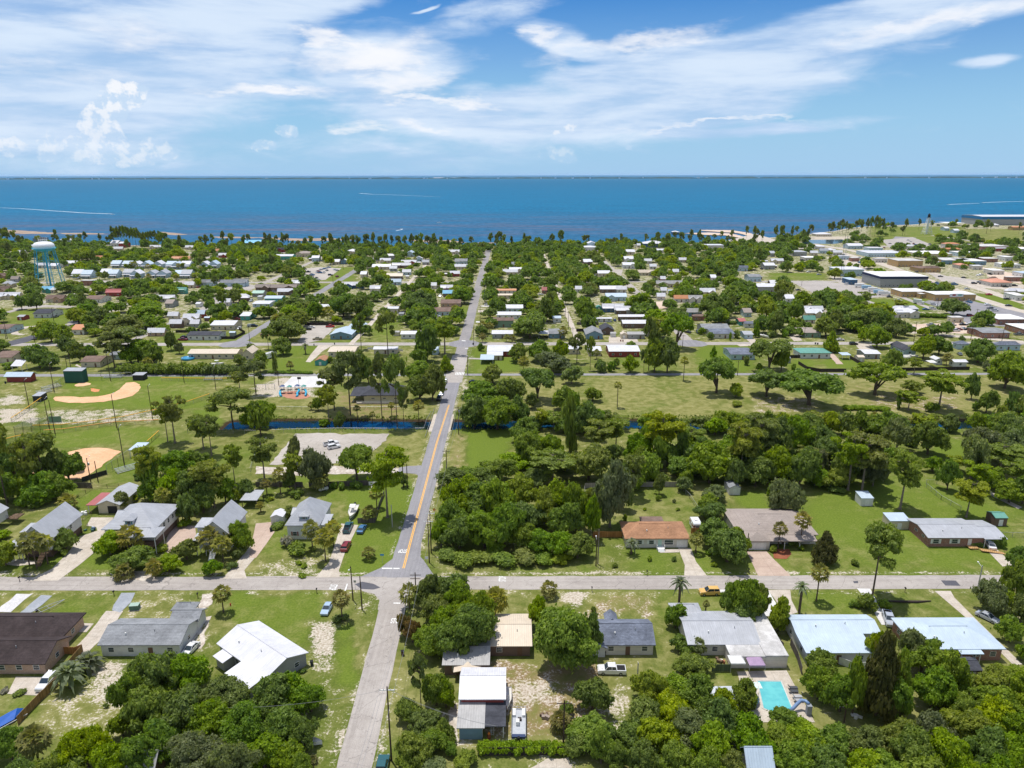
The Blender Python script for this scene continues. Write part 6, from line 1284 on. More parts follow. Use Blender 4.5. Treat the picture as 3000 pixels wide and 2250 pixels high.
HH('f4 1828 552 2105 650 3.8 hx M p 2.6','stucco building with pink tiled hipped roof and arches','the pink-tiled building',**CB);HH('f4 1720 280 2075 338 5.5 f B x','long dark red flat building near the waterfront','the long dark red building',**CB);HH('f4 1925 312 2085 345 4.0 f R W','red and white store in front of the dark red building','the red and white store',**CB);HH('f4 1568 322 1795 388 4.5 f L w','periwinkle blue flat-roofed shop','the periwinkle shop',**CB)
HH('f4 1468 318 1655 352 4.0 hx O O 1.5','wide orange lower roof of tiered building','the tiered orange roofs',**CB);HH('f4 1498 266 1650 318 6.0 hx M O 1.5','upper orange-roofed tier near the waterfront','the upper orange tier',**CB);HH('f4 1798 372 1985 438 4.0 f B x','flat brick building left of the arched shopfront','the brick block',**CB);HH('f4 1585 372 1885 462 4.2 f S w','blue-fronted building with long white roof','the blue-fronted shop',**CB);HH('f4 1415 395 1755 455 4.2 f O x','tan-fronted flat building left of the blue-fronted shop','the tan-fronted block',**CB)
HH('f4 1038 390 1335 478 6.5 f O x','ochre two-storey building with crenellated corners','the ochre two-storey building',**CB);HH('f4 1228 452 1492 525 4.0 hx O n 1.0','tan low building in front of the ochre building','the low tan building',**CB);HH('f4 1600 442 1722 497 4.0 hx M p 1.6','small pinkish hip-roofed shop between trees','the small pinkish shop',**CB);HH('f4 765 336 1182 392 4.5 f L W','long white-roofed store with teal end','the long white store',**CB);HH('f4 1182 336 1590 398 4.5 f C w','very long flat white-roofed row of shops','the very long shop row',**CB)
HH('f4 652 264 818 322 4.2 gx L W 2.4','white gabled hall behind the shop row','the white gabled hall',**CB);HH('f4 828 300 992 342 4.0 f L W','flat white roof right of the gabled hall','the flat roof by the gabled hall',**CB);HH('f4 380 155 552 215 3.6 hx C W 2.2','white hipped pavilion roof by the waterfront trees','the waterfront pavilion',nm='pavilion',cat='pavilion',group='downtown buildings');HH('f4 1870 480 2035 545 4.0 f M w','beige arched shopfront right of the trees','the arched shopfront',**CB);HH('f4 1958 430 2180 490 4.0 f W w','white flat block above the arched shopfront','the white flat block',**CB);HH('f4 2118 500 2300 570 4.0 f W l','white shop at the right edge beyond the pink-tiled roof','the right-edge white shop',**CB)
HH('f4 2085 285 2320 365 6.0 f G w','silvery blocky building at the right edge','the silvery block',**CB);HH('f4 2075 125 2330 160 5.0 gx O O 1.5','orange roof behind waterfront palms at right edge','the right-edge orange roof',**CB)
r=HH('f4 1680 22 2500 118 16.5 gx G W 1.6','huge grey warehouse with bright blue band under a white roof','the huge waterfront warehouse',nm='warehouse',cat='warehouse',group='downtown buildings')
b=BUILT[-1][8][0];hx=(b[0]+b[1])/2;MB().box(b[0]-hx-.6,b[1]-hx+.6,-.6,b[3]-b[2]+.5,11.5,16.48).build('fascia_band',flat('blue_fascia',(0.02,0.16,0.34)),r)
HH('f4 395 282 492 325 3.5 hx M W 1.5','small white hipped roof beside the pond','the pond-side white roof',**CB);HH('f4 500 310 582 355 3.5 hx M W 1.2','pale hip-roofed shop right of the pond','the pale hip-roofed shop',**CB);HH('f4 278 386 428 425 3.5 f M w','flat white roof above the two-storey pale hotel','the flat roof above the hotel',**CB);HH('f4 188 310 335 385 5.0 hx G g 1.5','grey hipped building left of small shops','the grey hipped building',**CB)
HH('f3 1118 238 1328 312 5.5 hx N W 3.0','large dark waterfront house with white hipped roof and cupola','the cupola house');HH('f3 1648 248 1828 342 7.5 f M W','white block-like civic building with balcony front','the white civic building',nm='civic_building',cat='building',group='downtown buildings');HH('f3 650 236 722 330 8.5 gy L W 2.0','tall narrow pale house with two white gables','the tall narrow pale house');HH('f3 600 285 735 342 5.0 hx W W 1.5','white lower wing around the tall narrow house','the lower white wing')
HH('f3 2078 600 2330 700 5.0 gx G W 1.6','grey barn-like building with white roof by the lawn','the barn-like building');HH('f3 2010 510 2152 605 4.5 gx L h 1.6','pale building with flat-looking grey roof in the trees','the tree-set grey roof');HH('f3 1948 468 2038 515 4.0 gx L s 1.6','small slate blue roof in the trees','the small slate roof')
r=HH('f3 1378 145 1450 195 3.4 hx N W 1.8','pier house with white hipped roof standing in the bay','the pier house',nm='pier_house',cat='boathouse',wins=False)
HH('f1 2090 240 2300 298 4.5 gx b b 3.0','bright blue metal-roofed building on the shore','the bright blue shore roof');HH('f1 958 212 1062 300 4.5 gx W W 3.2','tall white-roofed shore house behind slim pines','the shore house behind the pines');HH('f1 1030 248 1125 312 6.0 gx R W 1.5','red and white two-storey shore house','the red and white shore house')
HH('f1 705 590 846 640 4.5 f B x','flat red-brick block behind the pink roofs','the flat red-brick block');HH('f1 918 662 1118 732 3.2 gx R r 1.6','dusky pink metal-roofed house left of the tall pines','the pink metal-roofed house');HH('f1 740 708 962 790 3.2 gx W n 1.6','white house with brown roof and round arched porch','the arched-porch house');HH('f1 400 722 572 785 3.0 hx C n 1.4','brown hip-roofed house below the water tower','the brown roof below the tower');HH('f1 1488 655 1622 712 3.6 hx T T 1.2','green-walled house with pale green roof','the green-walled house');HH('f2 168 356 346 418 4.5 gx T W 1.4','bright green building with a white roof near shore','the bright green building');HH('f2 1298 328 1378 390 4.0 gy L l 2.6','pale blue gabled shore cottage','the pale blue shore cottage')
for i,e in enumerate('f4 556 342 642 378 3.6 gx M W;f4 600 380 702 415 4 f L W;f4 905 402 1030 440 4.2 f M x;f4 1338 482 1482 526 4 hx O n;f4 1740 462 1852 502 4 f M w;f4 2040 562 2200 604 4 f B x;f4 1990 380 2112 428 4.5 f W w;f4 1190 300 1262 328 4 hx M W;f4 440 330 520 362 3.6 gx L g;f4 1500 420 1590 456 4.4 f S x;f4 1130 600 1220 640 3.6 f M x;f4 1900 585 1985 625 4 hx M n;f4 360 345 430 380 3.4 gx C W;f4 2060 700 2210 770 4 f W w;f4 700 395 790 432 4 f B x'.split(';')):
 b=HB(e,group='downtown buildings',far=True,nm='shop_building',cat='shop');BUILT[-1][5]='shop';THINGS.append([b,'small %s-roofed shop'%RNAME[e.split()[8]],BUILT[-1][3],BUILT[-1][4],'shop','downtown buildings'])
for row,(yt,yb,xs)in enumerate(((490,572,(640,745,850,950,1050,1155,1280,1370,1528,1590)),(430,492,(950,1050,1140,1225,1322,1440,1505,1570,1740,1800)))):
 for i,xx in enumerate(xs):
  x0,x1,y0,y1=BB('f1',xx,yt,xx+84,yb,4.2,2.4);y0+=RNG.uniform(-7,7)
  house([(x0,x0+9.5,y0,y0+10,0,4.4,RNG.choice(('gy','gy','gx')),RNG.uniform(2.6,3.4)),(x0+.5,x0+9,y0-2.5,y0,0,2.6,'s',.5,'o','W')],'L',RNG.choice('lWg'),nm='townhouse',cat='townhouse',label='pale gabled townhouse, %s from the left in the %s row'%(('first','second','third','fourth','fifth','sixth','seventh','eighth','ninth','tenth')[i],('front','back')[row]),group='twin-gabled townhouses',far=True)
  BUILT[-1][6]='the %s-row townhouses'%('front','back')[row]if i==4 else None
FAR='''
f1 275 462 440 488 3 gx W W;f1 430 445 540 495 3 gx W W;f1 545 425 690 470 3 gx W W;f1 258 300 335 322 3 gx C W;f1 150 340 232 372 3 gx M W;f1 30 602 142 655 3 hx C g;f1 -60 535 82 582 3 gx A n;f1 -60 665 92 712 3 gx A n;f1 72 725 192 760 3 gx C W;f1 -70 725 50 762 3 gx C W;f1 392 668 440 700 2.6 hx C W;f1 440 678 492 706 2.6 hx C W;f1 1430 755 1542 830 3 gx G H;f1 2062 730 2158 772 3 hx C W;f1 1942 782 2002 815 3 gx M W;f1 1700 590 1882 645 3.4 gx L h;f1 1908 590 2150 648 3.4 gx L h;f1 1600 630 1690 662 3 gx C W;f1 1488 400 1652 428 3 gx C O;f1 1850 335 1912 360 3 gx M O;f1 1893 368 1965 398 3 gx R W;f1 1298 300 1422 325 3 gx C W;f1 985 312 1072 340 3 gx C W;f1 1605 295 1678 328 3 gx C W;f1 288 190 420 262 4.5 hx G k;f1 520 225 690 272 4 gx M g;f1 795 395 932 422 3 gx C O;f1 100 580 180 610 3 gx G H
f2 350 322 502 392 4 hx C H;f2 485 380 562 432 4 gx L W;f2 185 322 292 352 3.6 gx R k;f2 788 322 892 368 3.6 hx C W;f2 1118 375 1202 415 4.2 hx G W;f2 1375 388 1442 432 3.6 gy L W;f2 1075 415 1168 445 3 gx C W;f2 1008 455 1172 502 3 gx C W;f2 1258 428 1388 462 3 gx R W;f2 1180 460 1342 488 3 gx b W;f2 1158 488 1222 516 3 gx G W;f2 1268 520 1342 548 3 gx L W;f2 1132 535 1272 585 3 gx b c;f2 662 412 735 458 3 gx C W;f2 735 410 802 455 3.4 gy S W;f2 1155 590 1258 635 3 gx L l;f2 768 628 935 665 3 gx N W;f2 298 610 402 645 3 gx C W;f2 0 640 130 690 3.6 gx b H;f2 132 640 360 692 3.6 gx b H;f2 190 692 382 722 3 gx b W;f2 988 660 1085 695 3 gx M W;f2 1598 650 1702 690 3 gx R W;f2 1618 698 1706 738 3 gx b b;f2 1500 645 1562 668 3 gx M W;f2 1720 402 1832 458 3.4 gx L h;f2 1720 470 1832 500 3 gx C W;f2 1680 530 1762 562 3 gx R W;f2 1668 345 1762 368 3 gx M W;f2 2128 515 2260 548 3 gx C W;f2 905 515 970 570 3 gx C W;f2 1440 430 1500 460 3 gx G g
f3 1188 320 1402 355 3 f M W;f3 978 326 1062 372 3.4 gx C W;f3 958 376 1072 438 3.6 gx W W;f3 950 438 1068 492 3.6 gx W W;f3 612 400 695 462 3.4 gx b W;f3 738 510 845 560 3 gx C W;f3 1088 512 1242 552 3 gx C c;f3 1188 468 1248 498 3 gx M W;f3 1142 430 1208 450 3 gx M W;f3 755 640 955 702 3 gx b W;f3 804 702 988 772 3.2 gx L l;f3 778 800 988 865 3.2 gx N W;f3 884 842 1062 884 3 gx G W;f3 1250 722 1322 765 3 gx M W;f3 1282 668 1335 712 3 gx M W;f3 1244 600 1472 655 3.4 gx C e;f3 1618 682 1755 725 3 gx C W;f3 1520 742 1642 785 3 gx M e;f3 0 412 42 482 3 gx G h;f3 -20 482 92 532 3 gx C W;f3 548 675 602 700 3 gx W W;f3 1385 505 1440 545 3 gx M W;f3 1280 565 1325 610 3 gx R W;f3 1440 405 1520 440 3 gx C W;f3 1700 530 1765 600 3 gx M W;f3 260 665 300 710 3 gx B r;f3 1470 860 1640 905 3 gx S e;f3 1080 290 1110 310 3 gx C W
f4 0 592 95 655 3.6 gx b W;f4 130 712 225 785 3 gx L W;f4 1060 822 1292 884 3.2 hx N W;f4 300 832 472 884 3 gx G W;f4 20 412 132 448 3 gx C W;f4 0 340 60 390 4 gx G g;f4 -60 440 60 500 4 gx G W;f4 1500 130 1560 165 4 gx L W;f4 1580 150 1650 185 4 gx L W;f4 1930 100 1990 130 3 hx M W
m1 1838 325 1985 410 3 gx b W;m1 1985 285 2172 345 3 gx C W;m1 1990 335 2100 390 3 gy C W;m1 2062 350 2172 405 2.6 gx G W;m1 1598 450 1802 498 2.4 gx A W;m1 500 52 732 132 3 gx A n;m1 1150 0 1400 60 3 gx B r;m1 1700 55 1905 130 3 gx W W;m1 1880 0 2030 42 3 gx T t;m1 790 360 1005 480 3 gx W O;m1 -20 60 120 100 3 gx C W;m1 90 55 245 98 3 gx C W;m1 1820 240 1945 320 2.8 gx C W;m1 2120 250 2230 300 2.8 gx R l;m1 -60 0 130 30 3 gx A n;m1 460 0 600 30 3 gx T b;m1 140 795 285 880 2.6 s o W;m1 1455 385 1565 435 2.6 gx M O
m4 795 80 945 132 2.8 gx M e;m4 455 50 548 105 2.8 gx C W;m4 1810 48 1912 135 3 gx W W;m4 2030 200 2240 295 3 gx C W;m4 2025 325 2165 360 2.6 gx M t;m4 1360 190 1480 290 3 gx L H;m4 920 0 1085 52 3 gx C W;m4 640 80 800 132 3 gx M O;m4 20 -10 130 30 3 gx M W
m5 760 185 1075 300 3.6 hx M W;m5 760 240 900 300 3 gx M W;m5 1050 30 1140 90 3.5 f O x;m5 2000 10 2200 60 3.5 hx M W
'''
for line in FAR.strip().split('\n'):
 for e in line.split(';'):
  HB(e,group='houses of the town',far=True)
  # vehicles
def cpaint(name,c):return flat('paint_'+name,c,0.25,0.6,0.15,var=0.03)
PAINT={'white':cpaint('white',(.75,.75,.76)),'silver':cpaint('silver',(.42,.45,.50)),'black':cpaint('black',(.02,.02,.025)),'dark blue':cpaint('darkblue',(.03,.06,.13)),'blue':cpaint('blue',(.05,.16,.33)),'dark red':cpaint('darkred',(.22,.02,.03)),'red':cpaint('red',(.45,.03,.03)),'yellow':cpaint('yellow',(.70,.44,.14)),'teal':cpaint('teal',(.02,.10,.12)),'tan':cpaint('tan',(.42,.36,.25)),'grey':cpaint('grey',(.20,.21,.22)),'pale blue':cpaint('paleblue',(.38,.50,.66)),'green':cpaint('green',(.03,.13,.09))}
CARM={}
def car_meshes(typ):
 if typ in CARM:return CARM[typ]
 P={'sedan':dict(L=4.7,W=.90,hood=[(-2.35,.50),(-2.33,.82),(-1.75,.98),(-.95,.99),(1.05,.97),(2.05,.83),(2.33,.66),(2.35,.42)],roof=[(-1.75,.97),(-1.05,1.42),(.15,1.46),(1.05,.97)]),'suv':dict(L=4.8,W=.96,hood=[(-2.40,.55),(-2.38,1.05),(-2.25,1.12),(-.9,1.12),(1.15,1.10),(2.15,1.0),(2.38,.80),(2.40,.50)],roof=[(-2.28,1.10),(-2.08,1.72),(.25,1.77),(1.05,1.10)]),'pickup':dict(L=5.7,W=1.0,hood=[(-2.85,.62),(-2.85,1.15),(-.95,1.15),(-.9,1.17),(1.35,1.15),(2.55,1.06),(2.82,.88),(2.85,.55)],roof=[(-.95,1.15),(-.75,1.82),(.75,1.85),(1.40,1.15)]),'van':dict(L=5.6,W=1.0,hood=[(-2.8,.5),(-2.8,1.2),(-2.0,1.25),(0,1.25),(1.6,1.25),(2.5,1.05),(2.78,.85),(2.8,.5)],roof=[(-2.78,1.2),(-2.72,2.15),(.9,2.2),(1.9,1.2)])}[typ]
 W_=P['W'];body=MB()
 def loft(prof,wt,wb,mb,closed_z):
  n=len(prof)
  vs=[]
  for sg in(-1,1):
   for(y,z),wd in zip(prof,wt):vs.append((sg*wd,y,z))
  for sg in(-1,1):
   for(y,z)in prof:vs.append((sg*wb,y,closed_z))
  fs=[]
  for i in range(n-1):
   fs.append((i,i+1,n+i+1,n+i))
   fs.append((2*n+i,2*n+i+1,i+1,i));fs.append((n+i,n+i+1,3*n+i+1,3*n+i))
  fs.append((0,n,3*n,2*n));fs.append((n-1,2*n+n-1+n,0,0)[:0]or(n-1,3*n-1,4*n-1,2*n-1))
  mb.add(vs,fs)
 hp=P['hood']
 loft(hp,[W_*.93 if i in(0,len(hp)-1)else W_*.97 for i in range(len(hp))],W_,body,.28)
 rp=P['roof']
 glassm=MB();wt=[W_*.90,W_*.74,W_*.74,W_*.88]
 loft(rp,wt,W_*.90,glassm,rp[0][1]-.06)
 rf=MB();(ya,za),(yb,zb_)=rp[1],rp[2]
 rf.add([(-W_*.76,ya-.04,za),(W_*.76,ya-.04,za),(W_*.76,yb+.05,zb_),(-W_*.76,yb+.05,zb_),(-W_*.70,ya+.02,za+.05),(W_*.70,ya+.02,za+.05),(W_*.70,yb-.03,zb_+.05),(-W_*.70,yb-.03,zb_+.05)],[(0,3,2,1),(4,5,6,7),(0,1,5,4),(1,2,6,5),(2,3,7,6),(3,0,4,7)])
 for sg in(-1,1):
  for(y0,z0),(y1,z1),wa,wb in((rp[0],rp[1],wt[0],wt[1]),(rp[3],rp[2],wt[3],wt[2]),((.5*(ya+yb),rp[0][1]),(.5*(ya+yb),(za+zb_)/2),wt[0],wt[1])):
   rf.tube([(sg*(wa+.01),y0,z0-.02),(sg*(wb+.02),y1,z1+.02)],.05,4)
 if typ=='pickup':
  bed=MB();bed.box(-W_*.80,W_*.80,-2.72,-1.06,1.152,1.158)
 else:bed=None
 wh=MB();wh.tube([(-.12,0,0),(.12,0,0)],.34 if typ!='sedan' else .32,14)
 rim=MB();rim.tube([(-.125,0,0),(.125,0,0)],.19,10)
 hl=MB().box(-.16,.16,-.03,.03,-.08,.08)
 CARM[typ]=dict(P=P,body=body.mesh('body',PAINT['white']),glass=glassm.mesh('windows',M_GLASS),roof=rf.mesh('roof',PAINT['white']),bed=bed.mesh('bed',M_BLACK)if bed else None,wheel=wh.mesh('wheel',M_BLACK),rim=rim.mesh('rim',M_STEEL),head=hl.mesh('headlight',M_FRAME),tail=hl.mesh('tail_light',flat('red_lens',(.35,.02,.02),.2)))
 return CARM[typ]
def putm(name,me_,parent,loc=(0,0,0),mat=None,rot=(0,0,0)):
 o=bpy.data.objects.new(name,me_);COL.objects.link(o);o.parent=parent;o.location=loc;o.rotation_euler=rot
 if mat is not None and me_.materials[0]is not mat:
  o.material_slots[0].link='OBJECT';o.material_slots[0].material=mat
 return o
def car(typ,col,x,y,deg,label=None,z=0.06,small=False,cat=None):
 """deg: heading of the nose, 0 = +y (towards the sea), 90 = +x"""
 M=car_meshes(typ);P=M['P'];mat=PAINT[col]
 cat=cat or{'sedan':'car','suv':'SUV','pickup':'pickup truck','van':'van'}[typ]
 r=empty({'sedan':'parked_car','suv':'parked_car','pickup':'pickup_truck','van':'parked_van'}[typ],(x,y,z),-R_(deg))
 putm('body',M['body'],r,mat=mat);putm('windows',M['glass'],r);putm('roof',M['roof'],r,mat=mat)
 if M['bed']:putm('bed',M['bed'],r)
 ly,lx=P['L']*.31,P['W']*.90
 for sx in(-1,1):
  for sy in(-1,1):
   w_=putm('wheel',M['wheel'],r,(sx*lx,sy*ly,.34))
   if not small:putm('rim',M['rim'],w_)
  if not small:
   putm('headlight',M['head'],r,(sx*P['W']*.68,P['L']/2-.03,P['hood'][-2][1]-.02));putm('tail_light',M['tail'],r,(sx*P['W']*.72,-P['L']/2+.02,P['hood'][1][1]-.12))
 if label:tag(r,label,cat,'parked vehicles')
 else:THINGS.append([r,'%s %s'%(col,{'sedan':'car','suv':'SUV','pickup':'pickup','van':'van'}[typ]),x,y,cat,'parked vehicles'])
 return r
def carp(typ,col,reg,px,py,deg,label=None,**kw):
 x,y=G(reg,px,py);return car(typ,col,x,y,deg,label,small=math.hypot(x,y)>300,**kw)
carp('suv','white','r1',385,985,180,'white SUV parked by the brick house beside the wooden fence');carp('sedan','white','r1',1545,715,190,'white car parked against the white house, half behind the leafy tree')
carp('sedan','pale blue','r2',577,385,184,'silvery blue car parked on grass beside the corner palm');carp('pickup','teal','r2',1020,1690,0,'dark teal pickup cut off by the bottom edge on the roadside grass')
carp('pickup','white','r3',805,885,272,'white crew-cab pickup on the sandy yard behind the pale house');carp('suv','yellow','r3',1597,250,268,'boxy yellow off-roader parked on grass below the cross street')
carp('pickup','silver','r4',975,470,196,'long silver and black pickup nose-in beside the big pale-blue-roofed house');carp('sedan','silver','r4',1775,455,150,'silver car half under trees right of the brick house drive')
carp('pickup','teal','r6',747,1110,0,'dark teal pickup with black bed on the concrete drive, beside the boat');carp('sedan','blue','r6',858,1120,5,'blue car on the lawn just right of the concrete drive');carp('suv','dark red','r6',730,1262,2,'maroon SUV on the concrete drive nearest the cross street')
carp('pickup','white','r6',608,425,60,'white pickup in the broken parking lot, rear of the two vehicles');carp('suv','white','r6',632,452,58,'white police-style SUV in the broken parking lot, front of the two')
carp('suv','black','m3',317,1185,182,'dark SUV parked at the roadside just past the bridge');carp('suv','silver','m3',383,1003,182,'silver SUV parked at the roadside near the crosswalk');carp('sedan','dark blue','m3',345,1130,182,'dark blue car under roadside trees behind the dark SUV');carp('sedan','black','m3',690,1003,85,'black car under the big oak right of the crosswalk')
carp('sedan','white','r8',1795,1250,15,'pale car inside the carport of the brick ranch house')
for a in '''sedan black m2 1115 432 80;sedan white m2 1153 410 80;pickup red m2 1355 402 85;pickup tan m2 1217 538 270;pickup black m2 525 395 95;suv dark_red m2 645 498 60;sedan black m2 745 238 20;suv silver m2 500 395 80
pickup white m3 847 165 85;sedan white m3 862 232 85;sedan blue m3 885 25 80;sedan black m4 792 462 320;pickup white m4 1930 440 90;sedan white m4 2035 502 95;sedan white m5 230 545 95;suv dark_red m5 1630 282 90;sedan white m5 1820 165 90;suv pale_blue m5 1800 255 80;suv white m5 1440 385 85;sedan black m5 1552 380 95;sedan white m5 1622 376 95;sedan white m5 1400 430 100;sedan dark_red m5 1505 432 95;sedan black m5 1600 432 100;sedan red m5 1830 55 100;sedan black m5 2032 102 100;sedan black m5 2045 175 100;sedan grey m5 1515 700 15;suv black m5 370 590 90;sedan black m4 1985 5 90;sedan white m3 1165 45 0;suv silver m1 430 735 70;sedan black m1 1990 515 80;sedan black m5 760 80 100;sedan white m3 300 290 90;sedan red m3 460 270 90;pickup white m5 850 120 120
sedan white f4 350 525 90;sedan silver f4 440 548 95;sedan white f4 40 690 95;sedan black f4 1490 565 100;sedan white f4 1820 555 100;sedan white f4 1840 548 100;sedan black f4 1690 575 90;suv black f4 1780 625 100;suv black f4 1850 628 100;suv black f4 2050 655 100;suv black f4 2130 645 100;sedan silver f4 1720 672 100;sedan black f4 1460 618 60;sedan black f4 1375 630 90;sedan red f4 1350 300 90;sedan blue f4 1275 288 90;sedan white f4 1230 262 90;sedan black f4 900 465 120;sedan red f4 1910 720 105;sedan black f4 2062 760 105;sedan grey f4 2080 818 105;sedan white f4 1895 808 100;sedan black f4 590 410 80;sedan silver f4 1210 250 90
sedan blue f2 590 498 30;sedan white f2 610 492 30;sedan silver f2 560 505 30;sedan white f2 680 505 30;sedan silver f2 700 512 30;sedan blue f2 630 485 90;suv grey f2 480 560 90;sedan white f2 540 592 80;sedan blue f2 490 550 80;sedan silver f2 2000 808 90;sedan white f2 2020 860 90;sedan white f2 1945 495 0;sedan red f3 1160 668 90;sedan white f3 250 722 90;sedan white f3 390 560 0;sedan black f3 120 700 90;sedan silver f1 1180 600 80;sedan white f1 1340 600 80;sedan black f1 1430 700 90;sedan dark_blue f2 2030 695 90;sedan white f3 1020 560 40;sedan black f3 2140 300 90'''.replace('\n',';').split(';'):
 a=a.split();carp(a[0],a[1].replace('_',' '),a[2],float(a[3]),float(a[4]),float(a[5]))
def box_truck(x,y,deg,label):
 r=empty('box_truck',(x,y,.06),-R_(deg))
 MB().box(-1.2,1.2,-4.0,1.6,.9,3.6).build('cargo_box',M_FRAME,r);MB().prism([(-1.1,1.65),(1.1,1.65),(1.1,3.3),(.9,3.6),(-.9,3.6),(-1.1,3.3)],.5,2.3).build('cab',PAINT['white'],r)
 MB().box(-1.0,1.0,3.28,3.63,1.5,2.15).build('windshield',M_GLASS,r)
 for sx in(-1,1):
  for yy in(-2.8,-1.9,2.6):putm('wheel',car_meshes('pickup')['wheel'],r,(sx*1.05,yy,.45))
 return tag(r,label,'truck','parked vehicles')
x,y=G('m5',1075,150);box_truck(x,y,130,'white box truck parked left of the tan store')
for i,(a,b_)in enumerate(((800,655),(860,672),(915,690),(965,712),(1005,722))):
 x,y=G('f4',a,b_);r=empty('delivery_truck',(x,y,.06),-R_(100));MB().box(-1.2,1.2,-5.0,2.4,.9,3.4).build('cargo_box',flat('pale_blue_panel',(.30,.48,.62))if i%2 else M_FRAME,r);MB().box(-1.1,1.1,2.5,4.4,.5,2.5).build('cab',PAINT['white'],r)
 for sx in(-1,1):
  for yy in(-3.6,3.4):putm('wheel',car_meshes('pickup')['wheel'],r,(sx*1.05,yy,.45))
 tag(r,'blue and white truck, %s in the slanting line by the grey hall'%('first','second','third','fourth','last')[i],'truck','blue and white trucks in line')
def trailer(reg,a,b_,L,W_,H_,deg,label,nm='camper_trailer',cat='camper',stripe=None):
 x,y=G(reg,a,b_);r=empty(nm,(x,y,0),-R_(deg))
 m_=MB();m_.add([(sx*W_/2,yy,zz)for sx in(-1,1)for yy,zz in((-L/2,.5),(-L/2,H_-.25),(-L/2+.3,H_),(L/2-.5,H_),(L/2,H_-.5),(L/2-.2,.5))],[(0,1,2,3,4,5)[::-1],(6,7,8,9,10,11),(0,1,7,6),(1,2,8,7),(2,3,9,8),(3,4,10,9),(4,5,11,10),(5,0,6,11)])
 m_.build('body',PAINT['white'],r)
 if stripe:MB().box(-W_/2-.02,W_/2+.02,-L/2-.02,L/2-.25,H_*.55,H_*.72).build('stripe',stripe,r)
 for sg in(-1,1):window(r,sg*(W_/2+.03),0,H_*.62,1.2,.6,'R' if sg>0 else 'L',False)
 window(r,0,-L/2-.03,H_*.62,1.1,.6,'F',False)
 for sg in(-1,1):putm('wheel',car_meshes('pickup')['wheel'],r,(sg*(W_/2-.1),-.2,.34))
 MB().box(-.4,.4,-.5,.2,H_,H_+.25).build('roof_vent',M_FRAME,r)
 return tag(r,label,cat)
trailer('m2',700,735,8.5,2.5,3.2,28,'cream motorhome parked beside the peach gable',nm='motorhome',cat='motorhome');trailer('r7',1482,1100,4.6,2.3,2.7,0,'little white camper trailer with maroon band beside the orange-roofed bungalow',stripe=flat('maroon',(.20,.05,.06)))
def boat(reg,a,b_,L,W_,deg,label,hull=(.75,.75,.76),trailer_=True,tower=True,z=.6,kind='motorboat'):
 x,y=G(reg,a,b_);r=empty(kind,(x,y,z),-R_(deg))
 m_=MB();n=9;vs=[]
 for i in range(n):
  t=i/(n-1);yy=-L/2+L*t;w_=W_/2*(1-max(0,(t-.45)/.55)**2.2);sh=.75+.28*t*t
  vs+=[(-w_,yy,sh),(-w_*.72,yy,.12+.35*max(0,t-.6)),(0,yy,-.05+.8*max(0,t-.6)**1.5),(w_*.72,yy,.12+.35*max(0,t-.6)),(w_,yy,sh)]
 fs=[]
 for i in range(n-1):
  for k in range(4):fs.append((5*i+k,5*i+k+1,5*i+5+k+1,5*i+5+k))
 fs.append((0,4,3,2,1));m_.add(vs,fs);m_.build('hull',flat('hull_%d'%int(hull[0]*99+hull[2]*7),hull,.3,.5),r)
 d=MB();vs=[]
 for i in range(n):
  t=i/(n-1);w_=W_/2*(1-max(0,(t-.45)/.55)**2.2)*.86;vs+=[(-w_,-L/2+L*t,.50+.25*t*t+(.25 if t>.7 else 0)),(w_,-L/2+L*t,.50+.25*t*t+(.25 if t>.7 else 0))]
 d.add(vs,[(2*i,2*i+1,2*i+3,2*i+2)for i in range(n-1)]);d.build('deck',flat('deck_cream',(.62,.60,.55)),r)
 MB().prism([(-.35,-.6),(.35,-.6),(.3,.3),(-.3,.3)],.5,1.35).build('console',M_FRAME,r)
 MB().box(-.3,.3,-L/2-.5,-L/2-.02,.35,1.25).build('outboard_motor',M_BLACK,r)
 if tower:
  MB().box(-W_*.32,W_*.32,-1.3,.7,2.25,2.32).build('hardtop',M_FRAME,r)
  for sx in(-1,1):
   for yy in(-1.1,.5):MB().tube([(sx*W_*.3,yy,.6),(sx*W_*.28,yy,2.26)],.03,5).build('hardtop_post',M_STEEL,r)
 if trailer_:
  t_=MB();t_.tube([(-.7,-L/2,-.25),(-.6,L*.25,-.25),(0,L/2+1.0,-.2)],.06,4);t_.tube([(.7,-L/2,-.25),(.6,L*.25,-.25),(0,L/2+1.0,-.2)],.06,4);t_.build('trailer_frame',M_STEEL,r)
  for sx in(-1,1):putm('wheel',car_meshes('sedan')['wheel'],r,(sx*W_*.48,-.8,-.26))
 return tag(r,label,'boat')
boat('r6',785,990,8.2,2.6,178,'large white centre-console boat on a trailer beside the grey-roofed house');boat('m4',1612,510,7.5,2.5,150,'white motorboat parked under the trees beside the street',tower=False);boat('r2',2030,1130,5.6,2.1,178,'small white and blue motorboat beside the white-roofed barn',tower=False);boat('m5',905,745,8,2.6,100,'white boat with turquoise stripe behind the dark-roofed pale house',tower=False);boat('m5',985,730,8,2.6,95,'plain white boat, right of the turquoise-striped boat',tower=False)
x,y=G('m2',140,812);boat('m2',140,815,6.5,2.3,80,'white boat behind the hedge below the peach-roofed house')
r=boat('r2',440,1462,4.6,1.5,100,'white and blue skiff lying on grass beside two thin trunks',trailer_=False,tower=False,z=.06)
x,y=G('r3',55,1330);r=empty('pontoon_boat',(x,y,.3),-R_(1))
MB().box(-1.3,1.3,-3.6,3.8,.45,.55).build('deck',flat('grey_carpet',(.42,.44,.47)),r)
